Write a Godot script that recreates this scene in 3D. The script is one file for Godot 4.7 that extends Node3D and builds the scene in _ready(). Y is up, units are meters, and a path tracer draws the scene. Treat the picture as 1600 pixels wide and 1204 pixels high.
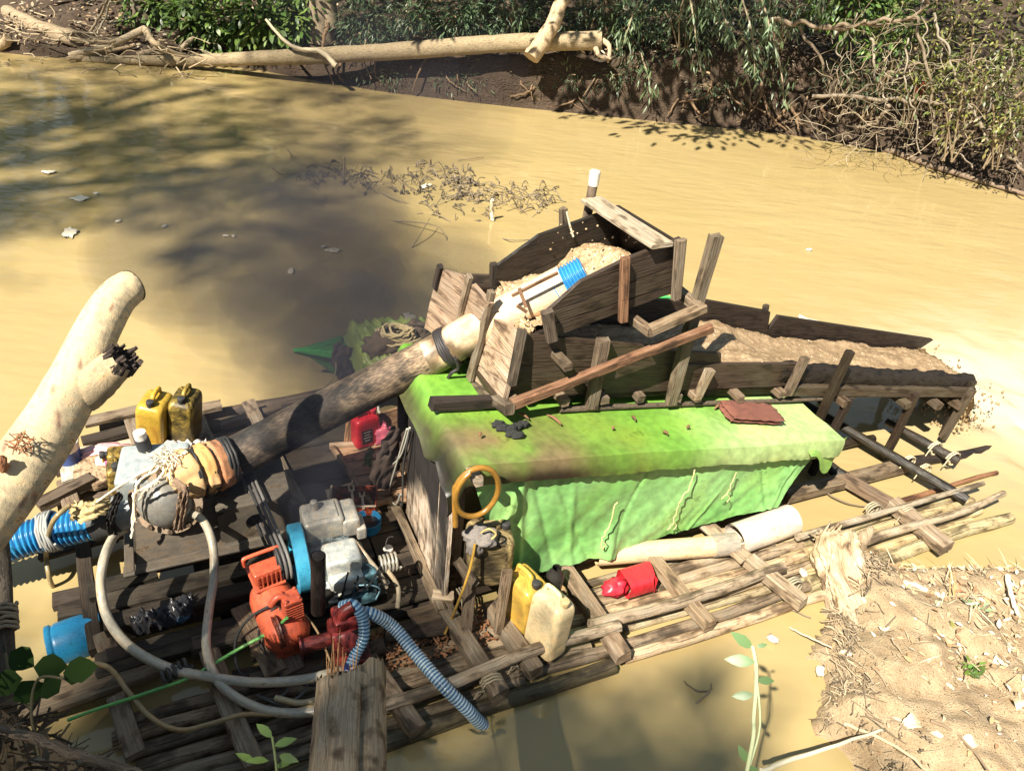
extends Node3D

# ------------------------------------------------------------------ mesh builder
class MB:
	var v := PackedVector3Array()
	var uv := PackedVector2Array()
	var c := PackedColorArray()
	var ix := PackedInt32Array()
	var weld := PackedInt32Array()
	var col := Color(1, 1, 1)
	var rng := RandomNumberGenerator.new()

	func _init(color := Color(1, 1, 1), sd := 1) -> void:
		col = color
		rng.seed = sd

	func vert(p: Vector3, a := 0.0, b := 0.0) -> int:
		v.append(p)
		uv.append(Vector2(a, b))
		c.append(col)
		return v.size() - 1

	func tri(a: int, b: int, d: int) -> void:   # counter-clockwise seen from outside
		ix.append(a)
		ix.append(d)
		ix.append(b)

	func quad(a: int, b: int, d: int, e: int) -> void:
		tri(a, b, d)
		tri(a, d, e)

	func face(pts: Array, uvs: Array = []) -> void:
		var f := v.size()
		for i in pts.size():
			var t: Vector2 = uvs[i] if uvs.size() else Vector2(pts[i].x + pts[i].z, pts[i].y + pts[i].z)
			vert(pts[i], t.x, t.y)
		for i in range(1, pts.size() - 1):
			tri(f, f + i, f + i + 1)

	# a beam between two points with chamfered long edges, sides a little uneven
	func beam(a: Vector3, b: Vector3, w: float, h: float, up := Vector3.UP, rough := 0.0, bev := 0.006, taper := 1.0, segs := 0) -> void:
		var x := (b - a).normalized()
		if absf(x.dot(up.normalized())) > 0.97:
			up = Vector3(0.4, 0, 0.9) if absf(x.y) > 0.7 else Vector3.UP
		var z := x.cross(up).normalized()
		var y := z.cross(x).normalized()
		var len := a.distance_to(b)
		bev = minf(bev, minf(w, h) * 0.3)
		var n := segs if segs > 0 else (clampi(int(len / 0.22), 1, 8) if rough > 0.0 else 1)
		var hw := w / 2
		var hh := h / 2
		var prof := [Vector2(-hw + bev, hh), Vector2(hw - bev, hh), Vector2(hw, hh - bev), Vector2(hw, -hh + bev), Vector2(hw - bev, -hh), Vector2(-hw + bev, -hh), Vector2(-hw, -hh + bev), Vector2(-hw, hh - bev)]
		var rings := []
		var u0 := rng.randf() * 7.0
		var v0 := rng.randf() * 7.0
		var bow := Vector2(rng.randf_range(-1, 1), rng.randf_range(-1, 1)) * rough * 1.5
		for i in n + 1:
			var t := float(i) / n
			var ring := []
			var o: Vector2 = bow * sin(t * PI)
			var sc := lerpf(1.0, taper, t)
			for k in 8:
				var p: Vector2 = prof[k] * sc + o
				if rough > 0.0:
					p += Vector2(rng.randf_range(-rough, rough), rng.randf_range(-rough, rough))
				var along := t * len
				if rough > 0.0 and (i == 0 or i == n):
					along += rng.randf_range(-rough, rough) * 1.5
				ring.append(a + x * along + z * p.x + y * p.y)
			rings.append(ring)
		var per := [0.0]
		for k in 8:
			per.append(per[k] + prof[k].distance_to(prof[(k + 1) % 8]))
		for k in 8:
			var k2 := (k + 1) % 8
			for i in n:
				var f := v.size()
				var ua := u0 + len * i / n
				var ub := u0 + len * (i + 1) / n
				vert(rings[i][k], ua, v0 + per[k] * 3)
				vert(rings[i + 1][k], ub, v0 + per[k] * 3)
				vert(rings[i + 1][k2], ub, v0 + per[k + 1] * 3)
				vert(rings[i][k2], ua, v0 + per[k + 1] * 3)
				quad(f, f + 3, f + 2, f + 1)
				if i > 0:
					weld.append_array([f, f - 3, f + 3, f - 2])
		for e in 2:
			var ring: Array = rings[n] if e else rings[0]
			var f := v.size()
			for k in 8:
				vert(ring[k], u0 + prof[k].x * 1.0, v0 + prof[k].y * 2)
			for k in range(1, 7):
				if e:
					tri(f, f + k + 1, f + k)
				else:
					tri(f, f + k, f + k + 1)

	# a round body along a path; rad: one radius, or one per point
	func tube(pts: Array, rad: Variant, sides := 8, caps := true, lump := 0.0, cols: Array = [], flat_caps := true) -> void:
		var n := pts.size()
		var x: Vector3 = (pts[1] - pts[0]).normalized()
		var y := Vector3.UP if absf(x.y) < 0.9 else Vector3.RIGHT
		var z: Vector3 = x.cross(y).normalized()
		y = z.cross(x).normalized()
		var first := v.size()
		var run := rng.randf() * 5.0
		var base_col := col
		for i in n:
			var t: Vector3 = (pts[mini(i + 1, n - 1)] - pts[maxi(i - 1, 0)]).normalized()
			z = t.cross(y).normalized()
			y = z.cross(t).normalized()
			if i > 0:
				run += (pts[i] as Vector3).distance_to(pts[i - 1])
			var r: float = rad[i] if rad is Array else rad
			if cols.size():
				col = cols[i % cols.size()]
			var l0 := 0.0
			for k in sides + 1:
				var ang := TAU * k / sides
				var rr := r
				if lump > 0.0:
					var q := rng.randf_range(-lump, lump) * r
					if k == 0:
						l0 = q
					if k == sides:
						q = l0
					rr += q
				vert(pts[i] + (z * cos(ang) + y * sin(ang)) * rr, run, float(k) / sides * maxf(r * TAU * 3, 0.15))
			weld.append_array([v.size() - 1, v.size() - 1 - sides])
		col = base_col
		for i in n - 1:
			for k in sides:
				var f := first + i * (sides + 1) + k
				quad(f, f + sides + 1, f + sides + 2, f + 1)
		if caps:
			for e in 2:
				var row := first + (n - 1) * (sides + 1) * e
				var f := v.size()
				vert(pts[n - 1] if e else pts[0], 0.5, 0.5)
				for k in sides + 1:
					vert(v[row + k], 0.5 + cos(TAU * k / sides) * 0.2, 0.5 + sin(TAU * k / sides) * 0.2)
				for k in sides:
					if e:
						tri(f, f + 1 + k, f + 2 + k)
					else:
						tri(f, f + 2 + k, f + 1 + k)

	# profile of (radius, distance along axis), hard edges where a point repeats
	func lathe(o: Vector3, axis: Vector3, prof: Array, sides := 24, squash := Vector2.ONE, side_dir := Vector3.ZERO) -> void:
		var y := axis.normalized()
		var x := side_dir.normalized() if side_dir != Vector3.ZERO else (Vector3.RIGHT if absf(y.x) < 0.8 else Vector3.FORWARD)
		var z := x.cross(y).normalized()
		x = y.cross(z).normalized()
		var first := v.size()
		var run := 0.0
		for i in prof.size():
			if i:
				run += prof[i].distance_to(prof[i - 1])
			for k in sides + 1:
				var a := TAU * k / sides
				vert(o + y * prof[i].y + (x * cos(a) * squash.x + z * sin(a) * squash.y) * prof[i].x, float(k) / sides * 2, run * 2)
			weld.append_array([v.size() - 1, v.size() - 1 - sides])
		for i in prof.size() - 1:
			if prof[i].is_equal_approx(prof[i + 1]):
				continue
			for k in sides:
				var f := first + i * (sides + 1) + k
				quad(f, f + sides + 1, f + sides + 2, f + 1)

	# rounded box: axes along the basis columns, size full
	func rbox(o: Vector3, b: Basis, size: Vector3, r := 0.01, steps := 2) -> void:
		var h := size / 2
		r = minf(r, minf(h.x, minf(h.y, h.z)))
		for ax in 3:
			for sg in [-1.0, 1.0]:
				var u := (ax + 1) % 3
				var w := (ax + 2) % 3
				var tu := PackedFloat32Array()
				var tw := PackedFloat32Array()
				for s in steps + 1:
					tu.append(-h[u] + r * s / steps)
					tw.append(-h[w] + r * s / steps)
				for s in steps + 1:
					tu.append(h[u] - r + r * s / steps)
					tw.append(h[w] - r + r * s / steps)
				var first := v.size()
				for i in tu.size():
					for j in tw.size():
						var p := Vector3.ZERO
						p[ax] = sg * h[ax]
						p[u] = tu[i]
						p[w] = tw[j]
						var q := Vector3(clampf(p.x, -h.x + r, h.x - r), clampf(p.y, -h.y + r, h.y - r), clampf(p.z, -h.z + r, h.z - r))
						var d := p - q
						if d.length() > 0.0001:
							# keep the faces flat, round only the rim
							d = d.normalized() * r
						vert(o + b * (q + d), tu[i] * 2, tw[j] * 2)
				var m := tw.size()
				for i in tu.size() - 1:
					for j in m - 1:
						var f := first + i * m + j
						if sg > 0:
							quad(f, f + m, f + m + 1, f + 1)
						else:
							quad(f, f + 1, f + m + 1, f + m)

	# grid of points (rows of equal length); smooth
	func sheet(rows: Array, us := 1.0, vs := 1.0, flip := false) -> void:
		var first := v.size()
		var m: int = rows[0].size()
		for i in rows.size():
			for j in m:
				vert(rows[i][j], float(j) / (m - 1) * us, float(i) / (rows.size() - 1) * vs)
		for i in rows.size() - 1:
			for j in m - 1:
				var f := first + i * m + j
				if flip:
					quad(f, f + 1, f + m + 1, f + m)
				else:
					quad(f, f + m, f + m + 1, f + 1)

	func blob(o: Vector3, b: Basis, rad: Vector3, noise: FastNoiseLite, amp := 0.2, freq := 3.0, nu := 16, nv := 10, low := -1.0) -> void:
		var first := v.size()
		for i in nv + 1:
			var th := PI * i / nv
			for k in nu + 1:
				var ph := TAU * (k % nu) / nu
				var d := Vector3(sin(th) * cos(ph), cos(th), sin(th) * sin(ph))
				var q := d * (1.0 + amp * noise.get_noise_3dv((d * freq + o * 1.7) * 10.0))
				q.y = maxf(q.y, low)
				vert(o + b * (q * rad), float(k) / nu * 2, float(i) / nv)
			weld.append_array([v.size() - 1, v.size() - 1 - nu])
		for i in nv:
			for k in nu:
				var f := first + i * (nu + 1) + k
				quad(f, f + 1, f + nu + 2, f + nu + 1)

	# a flat board with any outline; pts counter-clockwise seen against the extrusion, thick: extrusion vector, grain: direction of the wood grain
	func plate(pts: Array, thick: Vector3, grain := Vector3.RIGHT) -> void:
		var nrm := thick.normalized()
		var gx := (grain - nrm * grain.dot(nrm)).normalized()
		var gy := nrm.cross(gx)
		var flat := PackedVector2Array()
		var u0 := Vector2(rng.randf() * 5, rng.randf() * 5)
		for p in pts:
			flat.append(Vector2(p.dot(gx), p.dot(gy)))
		var t := Geometry2D.triangulate_polygon(flat)
		var ccw := not Geometry2D.is_polygon_clockwise(flat)
		for e in 2:
			var f := v.size()
			for i in pts.size():
				vert(pts[i] + (thick if e else Vector3.ZERO), flat[i].x + u0.x, flat[i].y * 3 + u0.y)
			for i in range(0, t.size(), 3):
				var p: Vector2 = flat[t[i]]
				var s := (flat[t[i + 1]] - p).cross(flat[t[i + 2]] - p) > 0
				if s == (e == 1):
					tri(f + t[i], f + t[i + 1], f + t[i + 2])
				else:
					tri(f + t[i], f + t[i + 2], f + t[i + 1])
		for i in pts.size():
			var j := (i + 1) % pts.size()
			var f := v.size()
			var l: float = pts[i].distance_to(pts[j])
			vert(pts[i], u0.x, u0.y)
			vert(pts[j], u0.x + l, u0.y)
			vert(pts[j] + thick, u0.x + l, u0.y + 0.1)
			vert(pts[i] + thick, u0.x, u0.y + 0.1)
			if ccw:
				quad(f, f + 1, f + 2, f + 3)
			else:
				quad(f, f + 3, f + 2, f + 1)

	func commit(origin: Vector3) -> ArrayMesh:
		var nrm := PackedVector3Array()
		nrm.resize(v.size())
		for i in range(0, ix.size(), 3):
			var p := v[ix[i]]
			var q := (v[ix[i + 2]] - p).cross(v[ix[i + 1]] - p)
			for k in 3:
				nrm[ix[i + k]] += q
		for i in range(0, weld.size(), 2):
			var s := nrm[weld[i]] + nrm[weld[i + 1]]
			nrm[weld[i]] = s
			nrm[weld[i + 1]] = s
		var out := PackedVector3Array()
		out.resize(v.size())
		for i in v.size():
			out[i] = v[i] - origin
			nrm[i] = nrm[i].normalized() if nrm[i].length_squared() > 1e-20 else Vector3.UP
		var ar := []
		ar.resize(Mesh.ARRAY_MAX)
		ar[Mesh.ARRAY_VERTEX] = out
		ar[Mesh.ARRAY_NORMAL] = nrm
		ar[Mesh.ARRAY_TEX_UV] = uv
		ar[Mesh.ARRAY_COLOR] = c
		ar[Mesh.ARRAY_INDEX] = ix
		var m := ArrayMesh.new()
		m.add_surface_from_arrays(Mesh.PRIMITIVE_TRIANGLES, ar)
		return m

# ------------------------------------------------------------------ scene helpers
var M := {}
var T := {}
var rg := RandomNumberGenerator.new()
var nz := FastNoiseLite.new()
const AX := Vector3(0.897, 0, -0.442)      # along the raft, towards its far tip
const AN := Vector3(0.442, 0, 0.897)       # across the raft, towards the bank

func R(s: float, y: float, n: float) -> Vector3:   # a point in raft coordinates
	return AX * s + AN * n + Vector3(0, y, 0)

func mb(col := Color(1, 1, 1), sd := 0) -> MB:
	return MB.new(col, sd if sd else rg.randi())

func tint(c: Color, amt := 0.15) -> Color:
	var k := 1.0 + rg.randf_range(-amt, amt)
	var w := rg.randf_range(-0.04, 0.04)
	return Color(c.r * k * (1 + w), c.g * k, c.b * k * (1 - w))

func thing(called: String, label: String, category: String, at := Vector3.ZERO, group := "") -> Node3D:
	var o := Node3D.new()
	o.name = numbered(called)
	add_child(o)
	o.position = at
	tag(o, label, category, group)
	return o

var used := {}
func numbered(called: String) -> String:
	var n: int = used.get(called, 0)
	used[called] = n + 1
	return called if n == 0 else "%s_%03d" % [called, n]

func tag(o: Node, label: String, category: String, group := "") -> void:
	o.set_meta("label", label)
	o.set_meta("category", category)
	if group:
		o.set_meta("group", group)

func part(root: Node3D, called: String, b: MB, m: Material, label := "") -> MeshInstance3D:
	var o := MeshInstance3D.new()
	var top: Node3D = root
	if root.get_parent() != self:
		top = root.get_parent()
	o.mesh = b.commit(top.position)
	o.mesh.surface_set_material(0, m)
	var key := "%d/%s" % [root.get_instance_id(), called]
	var n: int = used.get(key, 0)
	used[key] = n + 1
	o.name = called if n == 0 else "%s_%03d" % [called, n]
	root.add_child(o, true)
	if label:
		o.set_meta("label", label)
	return o

func solo(called: String, label: String, category: String, b: MB, m: Material, group := "") -> MeshInstance3D:
	var lo := Vector3(1e9, 1e9, 1e9)
	var hi := -lo
	for p in b.v:
		lo = lo.min(p)
		hi = hi.max(p)
	var base := Vector3((lo.x + hi.x) / 2, lo.y, (lo.z + hi.z) / 2)
	var o := MeshInstance3D.new()
	o.mesh = b.commit(base)
	o.mesh.surface_set_material(0, m)
	o.name = numbered(called)
	add_child(o)
	o.position = base
	tag(o, label, category, group)
	return o

func setting(called: String, b: MB, m: Material) -> MeshInstance3D:
	var o := MeshInstance3D.new()
	o.mesh = b.commit(Vector3.ZERO)
	o.mesh.surface_set_material(0, m)
	o.name = numbered(called)
	add_child(o)
	o.set_meta("kind", "structure")
	return o

func curve(pts: Array, per := 6) -> Array:      # a smooth path through the points
	var out := []
	for i in pts.size() - 1:
		var p0: Vector3 = pts[maxi(i - 1, 0)]
		var p1: Vector3 = pts[i]
		var p2: Vector3 = pts[i + 1]
		var p3: Vector3 = pts[mini(i + 2, pts.size() - 1)]
		for k in per:
			out.append(p1.cubic_interpolate(p2, p0, p3, float(k) / per))
	out.append(pts[-1])
	return out

func ramp(n: int, vals: Array) -> Array:        # n values read along a list of values
	var out := []
	for i in n:
		var t := float(i) / maxi(n - 1, 1) * (vals.size() - 1)
		var k := mini(int(t), vals.size() - 2)
		out.append(lerpf(vals[k], vals[k + 1], t - k))
	return out

func basis_from(x: Vector3, up := Vector3.UP) -> Basis:
	x = x.normalized()
	var z := x.cross(up).normalized()
	return Basis(x, z.cross(x).normalized(), z)

# ------------------------------------------------------------------ textures and materials
func noise(freq: float, oct := 4, sd := 1, kind := FastNoiseLite.TYPE_SIMPLEX_SMOOTH) -> FastNoiseLite:
	var n := FastNoiseLite.new()
	n.seed = sd
	n.frequency = freq
	n.noise_type = kind
	n.fractal_octaves = oct
	return n

func image(w: int, h: int, f: Callable) -> ImageTexture:
	var im := Image.create(w, h, false, Image.FORMAT_RGB8)
	for y in h:
		for x in w:
			im.set_pixel(x, y, f.call(x, y))
	return ImageTexture.create_from_image(im)

func g(k: float, warm := 0.0) -> Color:
	k = clampf(k, 0.0, 1.0)
	return Color(minf(1, k * (1 + warm)), k, k * (1 - warm))

func wrapn(n: FastNoiseLite, x: float, y: float, w: float, h: float) -> float:   # noise that repeats without a seam
	var a := x / w * TAU
	var b := y / h
	return n.get_noise_3d(cos(a) * w / TAU, sin(a) * w / TAU, y) * (1.0 - b) + n.get_noise_3d(cos(a) * w / TAU, sin(a) * w / TAU, y - h) * b

func textures() -> void:
	var grain := noise(0.011, 3, 3)
	var fine := noise(0.12, 2, 4)
	var stain := noise(0.012, 4, 5)
	T.wood = image(512, 256, func(x, y):
		var wob: float = stain.get_noise_2d(x, y * 1.0) * 5.0
		var a: float = wrapn(grain, x * 0.22, (y + wob) * 15.0, 512 * 0.22, 256 * 15.0)
		var b: float = fine.get_noise_2d(x * 0.05, y * 2.8)
		var s: float = wrapn(stain, x, y * 1.5, 512, 384)
		var k: float = 0.77 + a * 0.20 + b * 0.14
		if a < -0.36:
			k *= 0.72
		k *= clampf(1.0 - maxf(0.0, s - 0.05) * 1.1, 0.55, 1.0)
		k += maxf(0.0, -s - 0.22) * 0.5
		return g(k, 0.05 + s * 0.10))
	T.wood_bump = image(256, 256, func(x, y):
		var a: float = grain.get_noise_2d(x * 1.2, y * 9.0)
		return g(0.5 + a * 0.5 + fine.get_noise_2d(x * 0.25, y * 2.4) * 0.3))
	var m1 := noise(0.008, 5, 11)
	var m2 := noise(0.05, 3, 12)
	T.grunge = image(512, 512, func(x, y):
		var a: float = wrapn(m1, x, y, 512, 512)
		var b: float = m2.get_noise_2d(x, y)
		var k: float = 0.86 + a * 0.22 + b * 0.10
		if a + b * 0.5 > 0.30:
			k -= (a + b * 0.5 - 0.30) * 0.9
		return g(k, 0.03 + maxf(0.0, a) * 0.16))
	T.smut = image(512, 512, func(x, y):       # oily, heavily blackened
		var a: float = wrapn(m1, x, y, 512, 512)
		var b: float = m2.get_noise_2d(x * 0.7, y * 1.6)
		return g(0.62 + a * 0.75 + b * 0.35, 0.05))
	var so1 := noise(0.02, 5, 21)
	var so2 := noise(0.25, 2, 22)
	T.soil = image(512, 512, func(x, y):
		var a: float = wrapn(so1, x, y, 512, 512)
		var b: float = so2.get_noise_2d(x, y)
		var k: float = 0.78 + a * 0.22 + b * 0.16
		if b > 0.42:
			k *= 0.55
		if b < -0.5:
			k += 0.18
		return g(k, 0.05 - a * 0.05))
	T.soil_bump = image(512, 512, func(x, y):
		return g(0.5 + wrapn(so1, x, y, 512, 512) * 0.5 + so2.get_noise_2d(x, y) * 0.3))
	var bk := noise(0.03, 4, 31)
	T.bark = image(512, 512, func(x, y):
		var a: float = wrapn(bk, x * 0.5, y, 256, 512)
		var b: float = fine.get_noise_2d(x * 0.5, y * 1.2)
		var k: float = 0.80 + a * 0.3 + b * 0.14
		if a > 0.33:
			k *= 0.6
		return g(k, 0.04 - a * 0.06))
	# ripples: small crests drawn out along the flow lines
	var w1 := noise(0.011, 3, 41)
	var w2 := noise(0.05, 2, 42)
	T.ripple = image(512, 512, func(x, y):
		return g(0.5 + wrapn(w1, x * 0.8, y * 2.4, 512 * 0.8, 512 * 2.4) * 0.45 + wrapn(w2, x * 0.5, y * 1.3, 256, 512 * 1.3) * 0.16))
	var wv := noise(0.35, 2, 51)
	T.weave = image(256, 256, func(x, y):
		return g(0.62 + wv.get_noise_2d(x, y) * 0.9, 0.04))
	T.crease = image(512, 512, func(x, y):
		var a: float = absf(wrapn(m1, x, y, 512, 512))
		var b: float = absf(wrapn(grain, x * 2.0, y * 3.0, 1024, 1536))
		return g(0.3 + sqrt(a) * 0.6 + b * 0.12))

func mat(called: String, col := Color(1, 1, 1), rough := 0.8, tex := "", us := Vector3.ONE, bump := "", bump_cm := 0.0, metal := 0.0) -> StandardMaterial3D:
	var m := StandardMaterial3D.new()
	m.resource_name = called
	m.albedo_color = col.linear_to_srgb()
	m.vertex_color_use_as_albedo = true
	m.roughness = rough
	m.metallic = metal
	m.uv1_scale = us
	if tex:
		m.albedo_texture = T[tex]
	if bump:
		m.heightmap_enabled = true
		m.heightmap_texture = T[bump]
		m.heightmap_scale = bump_cm
	M[called] = m
	return m

func tri3(m: StandardMaterial3D, per_metre: float) -> StandardMaterial3D:
	m.uv1_triplanar = true
	m.uv1_world_triplanar = true
	m.uv1_scale = Vector3.ONE * per_metre
	return m

func materials() -> void:
	mat("wood", Color(1.6, 1.6, 1.6), 0.85, "wood", Vector3(1, 1, 1), "wood_bump", 0.4)
	mat("wetwood", Color(1.4, 1.4, 1.4), 0.5, "wood", Vector3(1, 1, 1), "wood_bump", 0.4)
	mat("bamboo", Color(1.5, 1.5, 1.5), 0.7, "wood", Vector3(0.8, 0.5, 1), "bark", 0.3)
	mat("bark", Color(1.25, 1.25, 1.25), 0.9, "bark", Vector3(1.6, 1.2, 1), "bark", 0.8)
	mat("smoothbark", Color(1.15, 1.15, 1.15), 0.9, "grunge", Vector3(2.0, 1.5, 1), "bark", 0.25)
	mat("twig", Color(1, 1, 1), 0.9)
	mat("plastic", Color(1.12, 1.12, 1.12), 0.35, "grunge", Vector3(1, 1, 1))
	mat("dirtyplastic", Color(1.3, 1.3, 1.3), 0.5, "smut", Vector3(1, 1, 1))
	mat("paint", Color(1.2, 1.2, 1.2), 0.4, "grunge", Vector3(2, 2, 1))
	mat("oilpaint", Color(1.4, 1.4, 1.4), 0.42, "smut", Vector3(1.5, 1.5, 1))
	mat("metal", Color(1.25, 1.25, 1.25), 0.4, "grunge", Vector3(2, 2, 1), "", 0.0, 0.3)
	mat("blackmetal", Color(1.3, 1.3, 1.3), 0.55, "smut", Vector3(1, 1, 1), "", 0.0, 0.2)
	mat("dusty", Color(1.3, 1.3, 1.3), 0.8, "smut", Vector3(1.2, 0.6, 1))
	mat("rubber", Color(1, 1, 1), 0.6)
	mat("hose", Color(1.1, 1.1, 1.1), 0.3, "grunge", Vector3(1, 1, 1))
	mat("cloth", Color(1.15, 1.15, 1.15), 0.95, "grunge", Vector3(3, 3, 1), "weave", 0.1)
	mat("tarp", Color(1.15, 1.15, 1.15), 0.45, "grunge", Vector3(0.6, 0.6, 1), "crease", 0.25)
	mat("carpet", Color(2.2, 2.2, 2.2), 1.0, "weave", Vector3(1.5, 1.5, 1), "weave", 0.6)
	mat("rope", Color(1, 1, 1), 0.95)
	tri3(mat("soil", Color(1.2, 1.2, 1.2), 0.95, "soil", Vector3.ONE, "soil_bump", 1.2), 0.8)
	tri3(mat("cutbank", Color(1.1, 1.1, 1.1), 0.95, "soil", Vector3.ONE, "bark", 9.0), 0.5)
	tri3(mat("slurry", Color(1.1, 1.1, 1.1), 0.14, "soil", Vector3.ONE, "soil_bump", 0.9), 2.2)
	tri3(mat("water", Color(1, 1, 1), 0.07, "", Vector3.ONE, "ripple", 1.1), 0.22)
	var lf := mat("leaf", Color(1, 1, 1), 0.45)
	lf.backlight_enabled = true
	lf.backlight = Color(0.22, 0.26, 0.08)
	mat("dryleaf", Color(1, 1, 1), 0.85)

func _ready() -> void:
	rg.seed = 7
	nz.seed = 9
	nz.frequency = 0.1
	# ---- camera, sky, sun, exposure
	var cam := Camera3D.new()
	cam.name = "camera"
	cam.fov = 53.17
	cam.near = 0.05
	cam.far = 400.0
	add_child(cam)
	cam.transform = Transform3D(Basis(Vector3.UP, 0.0) * Basis(Vector3.RIGHT, deg_to_rad(-35.0)) * Basis(Vector3.BACK, deg_to_rad(6.0)), Vector3(0, 3.4, 0))
	cam.current = true
	var we := WorldEnvironment.new()
	we.name = "environment"
	var env := Environment.new()
	env.background_mode = Environment.BG_SKY
	var sm := ProceduralSkyMaterial.new()
	sm.sky_top_color = Color(0.52, 0.60, 0.68)
	sm.sky_horizon_color = Color(0.90, 0.90, 0.86)
	sm.sky_curve = 0.12
	sm.ground_bottom_color = Color(0.20, 0.18, 0.12)
	sm.ground_horizon_color = Color(0.45, 0.45, 0.40)
	sm.sun_angle_max = 2.0
	var sky := Sky.new()
	sky.sky_material = sm
	env.sky = sky
	env.background_energy_multiplier = 0.42
	env.tonemap_mode = Environment.TONE_MAPPER_LINEAR
	env.tonemap_exposure = 2.7
	env.sdfgi_enabled = true
	env.ssao_enabled = true
	env.ssil_enabled = true
	env.volumetric_fog_enabled = true
	env.volumetric_fog_density = 0.0
	we.environment = env
	add_child(we)
	var sun := DirectionalLight3D.new()
	sun.name = "sun"
	sun.light_energy = 1.55
	sun.light_color = Color(1.0, 0.965, 0.90)
	sun.light_angular_distance = 0.5
	sun.shadow_enabled = true
	add_child(sun)
	sun.transform = Transform3D(Basis.looking_at(Vector3(0.45, -1.0, -0.70), Vector3.UP), Vector3(0, 20, 0))

	textures()
	materials()
	build_ground()
	build_trees()
	build_far_bank()
	build_raft()
	build_shelter()
	build_sluice()
	build_feed_box()
	build_pipe_and_pump()
	build_engine()
	build_compressor()
	build_hoses()
	build_containers()
	build_boat()
	build_foreground()
	build_river_bits()
	build_smoke()

# ------------------------------------------------------------------ ground and water
const FAR_SHORE := [Vector2(-26, -17.5), Vector2(-14, -15.8), Vector2(-11.4, -15.2), Vector2(-10.2, -13.6), Vector2(-9.0, -12.5), Vector2(-7.7, -12.55), Vector2(-6.7, -12.8), Vector2(-5.1, -13.2), Vector2(-3.6, -12.8), Vector2(-2.3, -12.55), Vector2(-0.5, -12.5), Vector2(1.6, -12.55), Vector2(3.6, -12.6), Vector2(4.65, -12.5), Vector2(5.5, -12.1), Vector2(6.3, -11.5), Vector2(6.9, -10.7), Vector2(8.2, -8.9), Vector2(11, -6.6), Vector2(16, -5), Vector2(26, -4)]

func far_height(d: float, x: float) -> float:
	var cut := smoothstep(-6.0, -3.0, x) * (1.0 - 0.35 * smoothstep(3.0, 6.0, x))
	var low := 0.10 + d * 0.26
	var top := 0.28 + 0.42 * smoothstep(-4.0, -1.0, x) + 0.30 * smoothstep(0.5, 3.0, x)
	var steep := top * smoothstep(-0.02, 0.30 + 0.6 * smoothstep(2.0, 4.0, x), d) + d * 0.24
	if d <= 0.0:
		return d * 1.5
	return lerpf(low, steep, cut) * smoothstep(0.0, 0.12, d) + maxf(0, d - 6.0) * 0.25

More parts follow.
